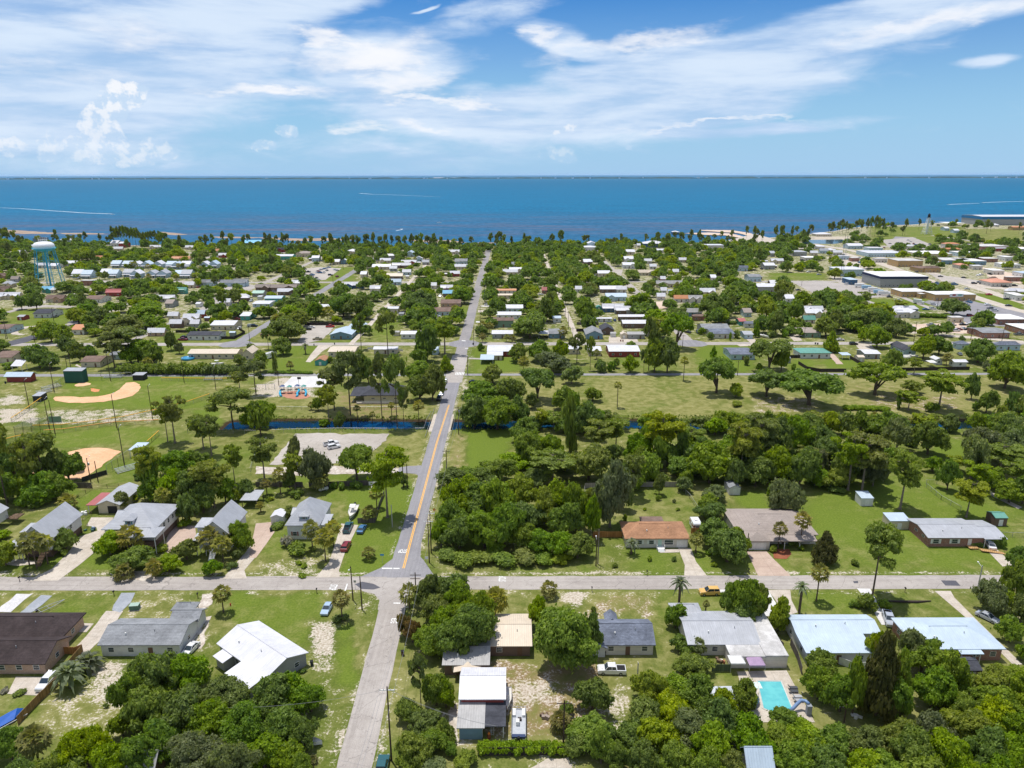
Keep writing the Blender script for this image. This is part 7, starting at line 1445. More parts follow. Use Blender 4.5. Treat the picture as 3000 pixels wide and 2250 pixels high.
for sx in(-1,1):
 MB().tube([(sx*.9,-3.7,.2),(sx*.9,3.3,.2),(sx*.9,3.9,.35)],[.32,.32,.08],10).build('pontoon',flat('aluminium',(.6,.62,.65),.3,.5,.6),r)
 railing(r,[(sx*1.28,-3.5),(sx*1.28,3.7)],.55,.6,M_STEEL)
railing(r,[(-1.28,3.7),(1.28,3.7)],.55,.6,M_STEEL)
MB().box(-1.15,-.6,1.6,3.4,.55,1.0).box(.6,1.15,1.6,3.4,.55,1.0).build('front_seats',M_FRAME,r);MB().box(-.5,.1,-.6,.3,.55,1.4).build('console',M_FRAME,r);MB().box(-.2,.5,.6,1.2,.55,.95).build('seat',flat('dark_seat',(.06,.05,.05)),r);MB().box(-1.2,1.2,-3.6,-2.9,.5,.9).build('rear_seat',flat('navy_seat',(.03,.05,.12)),r);MB().box(-.2,.2,-4.2,-3.7,.2,1.2).build('outboard_motor',M_BLACK,r)
tag(r,'pontoon boat with dark seats on the dry back yard right of the barn','boat')
def wake(reg,pts,w0,w1,label):
 P_=[G(reg,a,b_,-.8)for a,b_ in pts];vs=[];fs=[]
 for i,p in enumerate(P_):
  q=P_[min(i+1,len(P_)-1)];o_=P_[max(i-1,0)];d=Vector((q[0]-o_[0],q[1]-o_[1])).normalized();w_=w0+(w1-w0)*i/(len(P_)-1)
  vs+=[(p[0]-d.y*w_,p[1]+d.x*w_,-.70),(p[0]+d.y*w_,p[1]-d.x*w_,-.70)]
 fs=[(2*i,2*i+1,2*i+3,2*i+2)for i in range(len(P_)-1)]
 o=MB().add(vs,fs).build('boat_wake',flat('white_foam',(.78,.82,.85),.9,.1,var=.3,scale=.05));o['kind']='structure'
 if o.data.polygons[0].normal.z<0:o.data.flip_normals()
wake('P',((330,627),(250,624),(160,618),(60,611),(-40,607)),3.5,1.5,'');wake('P',((1055,566.5),(1090,569),(1180,572),(1290,577)),5,1.5,'');wake('P',((2780,599),(2830,597),(2870,595.5)),4,1.5,'');wake('P',((2880,593.5),(2950,591),(3050,589)),4,3,'');wake('P',((1160,676),(1175,673),(1180,671),(1172,669)),1.2,.3,'')
WB=[('P',331,627.5,100,'white speedboat at the head of the long wake on the left'),('P',1053,567,270,'tiny white boat heading the faint wake out in the bay'),('P',2778,599.5,270,'white boat heading the left of two wakes, right side of the bay'),('P',2879,594,270,'white boat heading the right of two wakes, right side of the bay'),('P',1287,652,90,'lone white boat with a dark canopy at rest off the shore')]
for i,(rg,a,b_,dg,lb)in enumerate(WB):
 x,y=Gp(a,b_,-.8);d=math.hypot(x,y);boat(rg,a,b_,12 if i<4 else 11,3.8,dg,lb,trailer_=False,tower=(i==4),z=-1.0)
 # poles and wires
def upole(reg,x,yb,yt,arm=True,label=None,lamp=0,trans=False,two=False,armcol=None,nm='utility_pole',cat='utility pole',mat=None):
 gx,gy=G(reg,x,yb);px,py=PX(reg,x,yt);h=ZT(gy,px,py);h=max(h,4)
 r=empty(nm,(gx,gy,0));R0=.17
 MB().tube([(0,0,0),(0,0,h)],[R0,R0*.65],8).build('pole',mat or M_POLE,r)
 if arm:
  MB().box(-1.3,1.3,-.06,.06,h-.75,h-.62).build('crossarm',armcol or M_POLE,r)
  for k in(-1.2,-.6,.6,1.2):MB().lathe([(.03,h-.62),(.06,h-.55),(.05,h-.45),(.02,h-.40)],8,(k,0)).build('insulator',M_FRAME,r)
  if two:MB().box(-1.2,1.2,-.06,.06,h-1.7,h-1.58).build('crossarm',armcol or M_POLE,r)
 if trans:MB().lathe([(.12,h-2.6),(.28,h-2.5),(.28,h-1.7),(.1,h-1.6)],10,(.35,0)).build('transformer',M_STEEL,r)
 if lamp:
  MB().tube([(0,0,h-.6),(0,lamp*.8,h-.2),(0,lamp*1.6,h)],.05,6).build('lamp_arm',M_STEEL,r)
  MB().lathe([(.05,h-.1),(.22,h),(.2,h+.1),(.05,h+.18)],10,(0,lamp*1.7)).build('lamp_head',M_FRAME,r)
 if label:tag(r,label,cat,'poles')
 else:THINGS.append([r,'slim utility pole' if arm else 'bare wooden pole' if not lamp else 'lamp pole',gx,gy,cat,'poles'])
 return gx,gy,h
WP=[upole('r2',1098,1600,1000,True,'near wooden utility pole with white crossarm beside the road',armcol=M_FRAME),upole('r2',1300,330,75,True,'utility pole with double crossarm behind the corner palm at the crossing',two=True),upole('r6',1405,1380,1025,True,'nearer of two adjacent utility poles right of the yellow line',armcol=M_FRAME),upole('r6',1420,1300,960,True,'farther of two adjacent utility poles right of the yellow line',armcol=M_FRAME),upole('r6',1545,640,460,True,'utility pole at the woods edge opposite the parking lot track'),upole('r6',1642,340,110,True,'utility pole with transformer next to the bridge guard rail',trans=True),upole('m3',627,918,710,True,'utility pole at the crosswalk beside the green corner lawn'),upole('m3',694,600,395,True,'utility pole at the second crossing beside the road sign'),upole('m3',763,350,160,True,'utility pole beside the roadside driveways'),upole('m3',808,130,-60,True,'utility pole beside the orange-roofed house')]
upole('r2',786,300,25,False,'tall lamp pole left of the crossing, rear of two',lamp=-1,nm='street_lamp',cat='lamp pole');upole('r2',860,375,105,False,'bare wooden pole left of the crossing, front of two');upole('r7',680,1405,1190,False,'lamp pole on the lawn left of the orange-roofed bungalow',lamp=1,nm='street_lamp',cat='lamp pole');upole('r7',695,1390,1110,False,'bare pole right beside the lawn lamp pole',mat=M_BARK2);upole('r3',416,1500,1110,True,'thin dark utility pole in the hedge corner of the dry yard');upole('r3',1015,945,830,False,'short grey post in the sandy yard near the white pickup',mat=M_STEEL);upole('r4',1700,200,20,False,'street lamp with curved arm at the right of the cross street',lamp=1,nm='street_lamp',cat='lamp pole',mat=M_STEEL);upole('r4',615,1290,1165,True,'utility pole with guy wires poking from the bottom trees');upole('r7',1898,1330,1140,False,'slim pole in front of the warm-grey hip-roofed house')
upole('r6',1195,770,480,False,'left of two thin poles behind the big roadside cypress');upole('r6',1228,770,580,False,'right of two thin poles behind the big roadside cypress');upole('r6',1105,1090,910,False,'slender guyed pole in the grass right of the parked blue car',mat=M_STEEL)
for i,a in enumerate((('m1',318,1275,965),('m1',587,1095,790),('m1',1195,978,680),('m1',1990,1000,740),('m1',1648,1390,1030),('m1',1262,1490,1125),('r5',408,320,45),('r5',447,335,60),('r5',1010,600,275),('r5',735,720,530),('r5',795,720,555),('m2',120,1075,820))):
 lab=['field light pole at the left end of the yellow-topped fence','field light pole between the green backstop and the bleachers','field light pole behind the backstop fence','field light pole near the outfield end by the hedge','field light pole in deep right outfield before the cypress','field light pole in the outfield fence, middle one','light pole with lamps at the outfield fence, left of a pair','bare pole at the outfield fence, right of a pair','field light pole beside the small dugout','pole with transformer behind the clay infield','bare pole just right of the transformer pole','field light pole by the flat bleachers near the path'][i]
 gx,gy,h=upole(a[0],a[1],a[2],a[3],False,lab,lamp=0 if i in(7,10)else 1,trans=(i==9),nm='light_pole',cat='light pole')
for a in(('m2',488,575,390),('m2',800,1030,870),('m1',80,525,320),('m1',65,525,400),('m1',375,560,435),('m1',585,350,190),('m1',730,865,700),('m1',770,865,640),('m3',1680,300,120),('m3',1715,420,230),('m3',1762,520,400),('m4',1328,925,760),('m4',735,615,480),('m4',2048,520,400),('m5',1020,560,340),('m5',1685,360,200),('m5',1272,200,100),('m5',1635,540,380),('m5',1970,560,420),('f2',668,640,540),('f2',940,500,420),('f2',755,500,420),('f1',1670,450,330),('f4',620,600,90),('f4',1460,840,740),('f4',290,640,600)):
 upole(a[0],a[1],a[2],a[3],a[0]not in('m1',))
def wires(A,B_,hs,label,offs=(-1.2,-.6,1.2),sag=1.0):
 m_=MB()
 for o_ in offs:
  pts=[]
  for k in range(9):
   t=k/8;pts.append((A[0]+(B_[0]-A[0])*t+o_,A[1]+(B_[1]-A[1])*t,A[2]-hs+(B_[2]-A[2])*t-sag*4*t*(1-t)))
  m_.tube(pts,.022,4,False)
 o=m_.build('power_line',flat('wire_grey',(.28,.28,.29),.5));tag(o,label,'power line','power lines')
nmz=['near roadside pole','corner-palm pole','nearer twin pole','farther twin pole','woods-edge pole','bridge pole','crosswalk pole','second-crossing pole','driveway pole','orange-roof pole']
for i in range(len(WP)-1):
 wires(WP[i],WP[i+1],.42,'overhead wires between the %s and the %s'%(nmz[i],nmz[i+1]),sag=.9 if i!=2 else .05)
wires(WP[0],(WP[0][0]-32,WP[0][1]+7,5.5),.5,'service wires from the near roadside pole across the road',(0,));wires(WP[0],(WP[0][0]+18,WP[0][1]+3,5),.5,'service wire from the near roadside pole to the barn',(0,.3));gx,gy=WP[0][0]-1.5,62;wires(WP[0],(gx,gy,WP[0][2]),.42,'overhead wires running from the near roadside pole out of view')
# fences and walls
def chain_mat():
 if 'chain' in MATS:return MATS['chain']
 m,t=newmat('chain_link')
 g=t.add('ShaderNodeNewGeometry').outputs['Position']
 s=t.add('ShaderNodeSeparateXYZ',ins={0:g});h=t.m('ADD',s.outputs[0],s.outputs[1])
 a=t.m('ABSOLUTE',t.m('SUBTRACT',t.m('FRACT',t.m('MULTIPLY',t.m('ADD',h,s.outputs[2]),6.0)),.5));b_=t.m('ABSOLUTE',t.m('SUBTRACT',t.m('FRACT',t.m('MULTIPLY',t.m('SUBTRACT',h,s.outputs[2]),6.0)),.5))
 f=t.m('GREATER_THAN',t.m('MAXIMUM',a,b_),.455)
 tr=t.add('ShaderNodeBsdfTransparent');p=princ(t,(.14,.16,.15),.5,.4,.3)
 mx=t.add('ShaderNodeMixShader',ins={0:f});t.l.new(tr.outputs[0],mx.inputs[1]);t.l.new(p.outputs[0],mx.inputs[2]);finish(t,mx)
 MATS['chain']=m;return m
def fence(reg,pts,h,typ,label,post=3.0,mat=None,top=None,nm='fence'):
 P_=[G(reg,a,b_)for a,b_ in pts];x0,y0=P_[0];r=empty(nm,(x0,y0,0));pn=MB();pp=[];rail=MB()
 for(ax,ay),(bx,by)in zip(P_[:-1],P_[1:]):
  L=math.hypot(bx-ax,by-ay);n=max(1,int(L/post));dx,dy=(bx-ax)/L,(by-ay)/L;t=.03
  pn.add([(ax-x0-dy*t,ay-y0+dx*t,.05),(bx-x0-dy*t,by-y0+dx*t,.05),(bx-x0+dy*t,by-y0-dx*t,.05),(ax-x0+dy*t,ay-y0-dx*t,.05),(ax-x0-dy*t,ay-y0+dx*t,h),(bx-x0-dy*t,by-y0+dx*t,h),(bx-x0+dy*t,by-y0-dx*t,h),(ax-x0+dy*t,ay-y0-dx*t,h)]if typ=='wood' else[(ax-x0,ay-y0,.05),(bx-x0,by-y0,.05),(bx-x0,by-y0,h),(ax-x0,ay-y0,h)],[(0,3,2,1),(4,5,6,7),(0,1,5,4),(1,2,6,5),(2,3,7,6),(3,0,4,7)]if typ=='wood' else[(0,1,2,3)])
  for k in range(n+1):pp.append((ax+(bx-ax)*k/n-x0,ay+(by-ay)*k/n-y0))
  if typ in('chain','rail'):rail.tube([(ax-x0,ay-y0,h+.02),(bx-x0,by-y0,h+.02)],.15 if top else .04,6)
  if typ=='rail':
   for zz in(h*.35,h*.68):rail.tube([(ax-x0,ay-y0,zz),(bx-x0,by-y0,zz)],.05,4)
 if typ!='rail':pn.build('panel',mat or(chain_mat()if typ=='chain' else None),r)
 if rail.v:rail.build('top_rail',top or mat or M_STEEL,r)
 for i,(a,b_)in enumerate(pp[:90]):MB().box(a-.045,a+.045,b_-.045,b_+.045,0,h+(.03 if typ=='chain' else-.08)).build('post',M_STEEL if typ=='chain' else(mat or M_WOOD),r)
 tag(r,label,'fence',None);return r
F_OR=boards('orange_boards',(.42,.20,.07));F_TAN=boards('tan_boards',(.34,.21,.09));F_DK=boards('dark_boards',(.055,.045,.04));F_GR=boards('grey_boards',(.15,.13,.12));F_YEL=flat('yellow_cap',(.78,.42,.05));F_GRN=flat('green_net',(.06,.14,.10))
fence('r1',((470,990),(330,1120),(150,1310)),1.9,'wood','tan board fence slanting down beside the white SUV',mat=F_TAN);fence('r1',((515,738),(610,738)),1.8,'wood','short orange board gate fence beside the brick house',mat=F_OR);fence('r1',((610,740),(672,715)),1.8,'wood','orange side fence between brick house drive and pindo palms',mat=F_OR);fence('r1',((672,715),(560,850),(480,960)),1.7,'wood','tan board fence behind the two pindo palms',mat=F_TAN)
fence('r7',((655,1175),(918,1175)),1.9,'wood','orange board fence left of the orange-roofed bungalow',mat=F_OR);fence('r7',((1450,1145),(1560,1142)),1.8,'wood','short orange board fence right of the orange-roofed bungalow',mat=F_OR);fence('r7',((590,775),(905,765),(1360,765)),1.8,'wood','pale plank fence across the back of the bungalow yard',mat=boards('pale_boards',(.40,.36,.33)));fence('r7',((585,790),(605,960),(640,1165)),1.5,'chain','wire fence along the left side of the bungalow yard');fence('r7',((1375,790),(1440,860),(1505,960)),1.5,'chain','wire fence along the right side of the bungalow yard')
fence('r6',((0,765),(200,765),(380,765)),1.8,'wood','weathered board fence left behind the palms',mat=F_GR);fence('r6',((430,765),(560,765),(730,758),(910,752)),1.8,'wood','weathered board fence across the back lawn',mat=F_GR);fence('r6',((915,752),(1025,752)),1.3,'wood','white panel gate beside the big roadside cypress',mat=M_FRAME);fence('r6',((1040,830),(1000,930),(965,1055),(825,1060)),1.7,'wood','grey board fence curving beside the boat and palms',mat=F_GR)
fence('r6',((130,330),(320,325),(700,318),(1095,320),(1360,318)),1.6,'chain','long wire fence between canal bank and broken parking lot',post=4);fence('r6',((1360,318),(1385,240),(1420,180)),1.6,'chain','wire fence corner at the bridge end',post=3);fence('r6',((130,140),(450,142),(800,142),(1200,138)),1.5,'chain','wire fence along the far canal bank below the playground',post=4);fence('r5',((2030,640),(2074,500),(2160,390)),1.5,'chain','wire fence at the left edge of the broken parking lot')
fence('r5',((1520,330),(1800,330),(2074,335)),1.5,'chain','wire fence behind the tall cypresses by the canal end',post=4);fence('r5',((750,780),(870,775),(1150,770)),1.5,'rail','dark rail fence behind the long garage',mat=M_WOOD);fence('r5',((750,780),(640,860)),1.5,'rail','dark rail fence slanting left of the long garage',mat=M_WOOD);fence('r5',((540,770),(745,775)),1.9,'wood','brown board fence beside the black windscreen',mat=F_GR);fence('r5',((670,1040),(745,990)),1.2,'rail','short wooden rail beside the pale clay drive',mat=M_WOOD);fence('r5',((660,1130),(715,1090)),1.2,'rail','lower short wooden rail by the covered pile',mat=M_WOOD)
fence('r5',((95,240),(230,150),(355,60)),1.8,'chain','yellow-topped fence at the left foul line',top=F_YEL,post=3);fence('r5',((270,300),(500,292),(760,262),(1000,228),(1260,170),(1500,110),(1700,40)),1.8,'chain','long yellow-topped outfield fence of the far diamond',top=F_YEL,post=4);fence('r5',((360,335),(520,325),(900,270),(1290,250)),1.6,'chain','orange-topped outfield fence of the near diamond',top=flat('orange_cap',(.72,.34,.08)),post=4);fence('r5',((1290,345),(1230,400),(1195,430)),1.8,'chain','yellow-topped fence right of the small dugout',top=F_YEL);fence('r5',((260,360),(130,385),(0,420)),1.6,'chain','yellow-topped fence running left below the batting cage',top=F_YEL)
fence('r5',((870,665),(960,600),(1055,535)),3.5,'chain','tall mesh backstop fence beside the clay infield',post=3,mat=None);fence('r5',((668,725),(780,690),(866,665)),1.7,'wood','black windscreen fence behind the clay infield',mat=WALL['K'][0]);fence('m1',((935,980),(1100,978),(1430,972)),4.0,'chain','tall chain fence right of the green backstop',post=4);fence('m1',((700,1020),(580,1100),(460,1150)),4.0,'chain','tall chain fence left of the green backstop',post=4);fence('m1',((1745,980),(2212,985),(2500,985),(2560,1010)),1.6,'chain','yellow-topped fence at the far outfield corner',top=F_YEL,post=4)
fence('m2',((180,530),(320,530),(435,470),(370,430)),1.8,'wood','dark board fence round the corner house yard',mat=F_DK);fence('m1',((1900,460),(2100,460),(2160,440)),1.8,'wood','dark board fence beside the white metal roofs',mat=F_DK);fence('m2',((1080,380),(1300,380),(1500,378)),2.0,'wood','dark board fence behind the parking court',mat=F_DK);fence('m2',((1760,640),(1840,640)),1.2,'wood','white picket fence beside the low white-roofed house',mat=M_FRAME);fence('m2',((2000,655),(2140,660)),1.2,'wood','white picket fence right of the low white-roofed house',mat=M_FRAME)
fence('m3',((1800,448),(1880,448)),2.0,'wood','reddish fence beside the grey-gabled house',mat=F_DK);fence('m3',((1805,375),(2040,378)),1.9,'wood','brown board fence above the grey-gabled house',mat=F_GR);fence('m4',((1880,735),(2005,735)),1.8,'wood','dark fence left of the green-roofed house',mat=F_DK);fence('m4',((1985,800),(2080,860),(2212,885),(2500,885)),1.8,'wood','long dark fence bordering the bright right lawn',mat=F_DK);fence('m5',((820,875),(1200,868),(1620,862)),1.8,'wood','long dark fence right of the path trees',mat=F_DK);fence('m5',((330,740),(460,815)),1.8,'wood','brown fence beside the tan shed',mat=F_DK)
fence('r4',((510,812),(560,812),(700,865),(800,858)),1.7,'wood','white vinyl fence behind the big pale-blue-roofed house',mat=M_FRAME);fence('r4',((180,665),(235,780),(270,900)),1.9,'wood','brown board fence between pool and pale-blue-roofed house',mat=F_GR);fence('r3',((1618,880),(1765,880)),1.8,'wood','green-grey fence panel left of the pool patio',mat=boards('green_boards',(.10,.13,.07)));fence('r3',((-240,1560),(0,1560),(440,1555)),1.8,'wood','dark vine-topped fence at the bottom of the dry yard',mat=F_DK)
fence('r8',((1280,740),(1450,745)),1.5,'chain','wire fence on the right lawn below the trees');fence('r8',((1280,770),(1400,870),(1560,960)),1.5,'chain','wire fence slanting across the right lawn');fence('r8',((1880,1170),(2074,1175)),1.5,'chain','wire fence behind the brick ranch house');fence('r4',((60,640),(120,700)),1.7,'wood','short fence beside the flat white extension',mat=F_GR);fence('f1',((1860,600),(2150,598)),2.2,'wood','long white fence in front of grey roofs',mat=M_FRAME)
for sx,x0 in(('left',-33.4),('right',-23.6)):
 r=empty('guard_rail',(x0,CANAL_Y,0));m_=MB();ya,yb=-17,17
 m_.add([(-.03,ya,.45),(-.03,yb,.45),(.06,yb,.60),(.06,ya,.60),(-.03,yb,.75),(-.03,ya,.75)],[(0,1,2,3),(3,2,4,5)]);m_.build('rail_beam',M_STEEL,r)
 for k in range(12):MB().box(-.06,.04,ya+k*3.05-.08,ya+k*3.05+.08,0,.72).build('post',M_STEEL,r)
 tag(r,'steel guard rail along the %s side of the canal bridge'%sx,'guard rail','bridge guard rails')
def mailbox(reg,a,b_,lab,col=M_BLACK):
 x,y=G(reg,a,b_);r=empty('mailbox',(x,y,0));MB().box(-.05,.05,-.05,.05,0,1.05).build('post',M_WOOD,r);MB().prism([(-.12,-.26),(.12,-.26),(.12,.26),(-.12,.26)],1.05,1.32).build('box',col,r);tag(r,lab,'mailbox','mailboxes')
for a in(('r1',925,262,'dark mailbox left of the blue gravel drive'),('r1',1603,280,'dark mailbox left of the two-track sand drive'),('r5',160,1530,'dark mailbox at the foot of the leftmost driveway'),('r2',493,242,'dark mailbox by the painted street word'),('r2',1890,226,'dark mailbox on the verge right of the roadside oaks'),('r3',647,230,'dark mailbox beside the bare sand drive'),('r7',1093,1478,'white-posted mailbox before the orange-roofed bungalow'),('r4',1108,235,'dark mailbox above the long dark log'),('r7',1917,1462,'white mailbox left of the pinkish drive')):mailbox(*a)
def bin_(reg,a,b_,lab,col=(.03,.04,.05)):
 x,y=G(reg,a,b_);r=empty('wheelie_bin',(x,y,0),.3);MB().add([(-.24,-.26,.08),(.24,-.26,.08),(.24,.26,.08),(-.24,.26,.08),(-.31,-.34,1.0),(.31,-.34,1.0),(.31,.34,1.0),(-.31,.34,1.0)],[(0,3,2,1),(0,1,5,4),(1,2,6,5),(2,3,7,6),(3,0,4,7),(4,5,6,7)]).build('body',flat('bin_%d'%int(col[0]*999),col),r)
 MB().box(-.33,.33,-.38,.36,1.0,1.08).build('lid',M_BLACK,r)
 for sx in(-.25,.25):MB().tube([(sx-.03,.3,.1),(sx+.03,.3,.1)],.1,8).build('wheel',M_BLACK,r)
 tag(r,lab,'bin','wheelie bins')
bin_('r2',1188,745,'dark red-brown wheelie bin at the roadside grass edge',(.10,.04,.04));bin_('r2',453,828,'dark barrel-like bin at the corner of the angled white-roofed house');bin_('r3',745,748,'dark bin against the blue-grey-roofed house');bin_('m3',684,590,'dark bin beside the second crossing');bin_('m2',1180,600,'dark bin beside the street above the green lawn');bin_('m2',1402,588,'dark bin at the head of the wide concrete drive');bin_('r6',122,1125,'dark bin beside the white arched shed');bin_('m1',60,1010,'dark bin by the concession stand')
for i,(a,b_)in enumerate(((2170,585),(2195,588))):bin_('m4',a,b_,'dark bin by the street, %s of a pair above the green-roofed house'%('left','right')[i])
for i,(a,b_)in enumerate(((68,555),(92,556))):bin_('m4',a,b_,'reddish bin, %s of a pair beside the round tan shed'%('left','right')[i],(.25,.07,.05))
x,y=G('r1',1095,372);r=empty('utility_box',(x,y,0),.1);MB().box(-1.0,1.0,-.7,.7,.06,1.2).build('cabinet',flat('green_cabinet',(.10,.17,.14)),r);MB().box(-1.05,1.05,-.75,.75,1.203,1.3).build('lid',flat('pale_green_lid',(.32,.42,.36)),r);MB().box(-1.2,1.2,-.9,.9,0,.055).build('pad',M_CONC,r);tag(r,'green electrical cabinet on the lawn above the white house','utility box')
def sign(reg,a,b_,h,w_,hh,mat,lab,rot=0,diamond=False):
 x,y=G(reg,a,b_);r=empty('road_sign',(x,y,0),rot);MB().tube([(0,0,0),(0,0,h)],.04,6).build('post',M_STEEL,r)
 p=MB();k=[(-w_,0),(w_,0)];p.add([(-w_/2,-.06,h-hh),(w_/2,-.06,h-hh),(w_/2,-.06,h),(-w_/2,-.06,h),(-w_/2,-.04,h-hh),(w_/2,-.04,h-hh),(w_/2,-.04,h),(-w_/2,-.04,h)]if not diamond else[(0,-.06,h-hh),(w_/2,-.06,h-hh/2),(0,-.06,h),(-w_/2,-.06,h-hh/2),(0,-.04,h-hh),(w_/2,-.04,h-hh/2),(0,-.04,h),(-w_/2,-.04,h-hh/2)],[(0,1,2,3),(7,6,5,4),(0,4,5,1),(1,5,6,2),(2,6,7,3),(3,7,4,0)]);p.build('panel',mat,r);tag(r,lab,'sign','road signs')
sign('r6',1447,1000,2.6,1.1,1.1,flat('orange_sign',(.75,.32,.04)),'orange diamond warning sign at the woods edge of the road',diamond=True);sign('r6',1385,1400,2.6,.75,.75,M_FRAME,'white round-cornered sign back at the crossing, right side');sign('r6',1025,1385,2.8,1.0,.5,flat('blue_sign',(.05,.25,.42)),'blue sign on the corner lawn left of the crossing');sign('r2',805,208,2.4,.6,.6,M_STEEL,'grey sign post beside the dark asphalt patch')
x,y=G('r1',1868,345);r=empty('fire_hydrant',(x,y,0));MB().lathe([(.14,0),(.12,.1),(.12,.5),(.15,.55),(.1,.68),(.03,.74)],10).build('barrel',flat('hydrant_red',(.5,.04,.03)),r);MB().tube([(-.2,0,.42),(.2,0,.42)],.06,8).build('outlet',MATS['hydrant_red'],r);tag(r,'small red hydrant on bright lawn right of the lone palm','hydrant')
# ball field
r=HB('m1 703 865 935 1010 5.8 f D D 0' if False else 'm1 703 870 935 1000 5.8 s D g .6','big dark green padded backstop building behind home plate','the green backstop',nm='backstop',cat='backstop',wins=False,ov=.1,group='ball field structures')
for sp,lb,sh in(('m1 360 1105 470 1205 2.6 s K g .4','dark dugout at the left foul line','the left dugout'),('m1 1437 915 1588 975 2.6 s K g .3','dark dugout near the path behind third base','the far dugout')):
 HB(sp,lb,sh,nm='dugout',cat='dugout',wins=False,ov=.15,group='ball field structures')
house([(*BB('r5',1060,412,1195,525,2.8,.3),0,2.8,'s',.3)],'o','l',nm='dugout',cat='dugout',label='open dugout with pale blue roof beside the clay infield',short='the blue-roofed dugout',open_=True,group='ball field structures')
HB('m1 78 888 380 992 3.2 gx R l 1.2','red-walled concession stand with pale blue metal roof','the concession stand',nm='concession_stand',cat='building',wins=False,ov=.8)
def bleacher(reg,a,b_,L,deg,lab,rows=5):
 x,y=G(reg,a,b_);r=empty('bleacher',(x,y,0),R_(deg))
 for k in range(rows):MB().box(-L/2,L/2,k*.62,k*.62+.28,.35+.22*k,.40+.22*k).build('bench',flat('aluminium_bench',(.62,.64,.68),.35,.5,.5),r)
 for xx in(-L/2+.3,0,L/2-.3):
  MB().tube([(xx,0,0),(xx,rows*.62,.22*rows)],.05,4).tube([(xx,rows*.62,0),(xx,rows*.62,.22*rows+.3)],.05,4).build('frame',M_STEEL,r)
 tag(r,lab,'bleacher','bleachers')
bleacher('m1',580,1062,8,62,'aluminium bleachers left of the green backstop');bleacher('m1',500,1112,6,62,'aluminium bleachers beside the left dugout');bleacher('m1',1210,952,9,0,'aluminium bleachers right of the green backstop');bleacher('r5',1055,635,8,48,'aluminium bleachers on grass beside the tall mesh fence');bleacher('m2',80,975,9,0,'aluminium bleachers between the path and the outfield')
x0,y0=G('r5',125,350);x1=G('r5',262,350)[0];r=empty('batting_cage',((x0+x1)/2,y0,0));L=(x1-x0)/2;m_=MB()
for a,b_ in(((-L,0),(L,0)),((L,0),(L,10)),((L,10),(-L,10)),((-L,10),(-L,0))):m_.add([(*a,.05),(*b_,.05),(*b_,3.8),(*a,3.8)],[(0,1,2,3)])
m_.add([(-L,0,3.8),(L,0,3.8),(L,10,3.8),(-L,10,3.8)],[(0,1,2,3)]);m_.build('netting',chain_mat(),r)
for xx in(-L,0,L):
 for yy in(0,5,10):MB().tube([(xx,yy,0),(xx,yy,3.85)],.06,5).build('post',M_BLACK,r)
tag(r,'square batting cage of dark netting at the outfield corner','batting cage')
fence('r5',((400,243),(500,240)),2.6,'wood','green scoreboard panel at the outfield fence',mat=flat('green_board',(.16,.26,.17)),nm='scoreboard')
x,y=G('m2',980,1125);r=empty('playground_set',(x,y,.06));blue=flat('slide_blue',(.02,.38,.60),.3,.5);navy=flat('navy_plastic',(.03,.07,.20),.4);grn=flat('play_green',(.04,.25,.22),.4)
for k,(xx,h,roofc)in enumerate(((-6.5,1.8,navy),(-3.2,1.6,grn),(.4,2.0,navy),(3.4,1.8,grn))):
 MB().box(xx-.9,xx+.9,1.0,2.8,h-.1,h).build('platform',flat('play_tan',(.45,.36,.25)),r)
 for a in(-.85,.85):
  for b_ in(1.05,2.75):MB().tube([(xx+a,b_,0),(xx+a,b_,h+1.5)],.07,6).build('post',navy,r)
 MB().add([(xx-1.1,.8,h+1.5),(xx+1.1,.8,h+1.5),(xx+1.1,3.0,h+1.5),(xx-1.1,3.0,h+1.5),(xx,1.9,h+2.3)],[(0,3,2,1),(0,1,4),(1,2,4),(2,3,4),(3,0,4)]).build('canopy',roofc,r)
MB().box(-6.0,3.4,1.5,2.3,1.55,1.62).build('bridge',flat('play_tan',(.45,.36,.25)),r)
for pts in(((-6.2,1.0,1.8),(-6.9,.2,1.6),(-6.6,-1.6,1.0),(-6.0,-3.0,.35),(-5.3,-3.6,.25)),((1.2,1.0,2.0),(1.9,0,1.7),(1.3,-1.6,1.1),(1.8,-3.0,.4),(1.7,-4.2,.25)),((4.0,1.0,1.8),(4.6,.6,1.7),(5.2,-.8,1.1),(5.3,-2.2,.5),(5.6,-3.4,.25))):MB().tube(pts,.5,10).build('slide',blue,r,True)
tag(r,'playground climbing set with three bright blue curved slides','playground');land('the blue playground slides',x,y,6)
x,y=G('m2',660,1075);r=empty('swing_set',(x,y,.06),.25)
for a in(-4,0,4):MB().tube([(a,-1.1,0),(a,0,2.6),(a,1.1,0)],.06,6).build('frame_leg',navy,r)
MB().tube([(-4,0,2.6),(4,0,2.6)],.06,6).build('top_bar',navy,r)
for a in(-3,-1.2,1.2,3):MB().box(a-.25,a+.25,-.1,.1,.55,.6).tube([(a-.22,0,.58),(a-.22,0,2.6)],.015,3).tube([(a+.22,0,.58),(a+.22,0,2.6)],.015,3).build('swing_seat',M_BLACK,r)
tag(r,'dark swing set on white sand left of the slides','swing set')
x,y=G('m2',1018,1035);r=empty('basketball_hoop',(x,y,.06));MB().tube([(0,0,0),(0,0,3.2),(0,1.0,3.6)],.08,6).build('post',M_BLACK,r);MB().box(-.9,.9,1.0,1.05,3.0,4.1).build('backboard',M_BLACK,r);MB().lathe([(.22,3.0),(.25,3.03),(.22,3.06)],10,(0,1.35)).build('rim',flat('hoop_orange',(.6,.15,.03)),r);tag(r,'basketball hoop with dark backboard on the white court','basketball hoop')
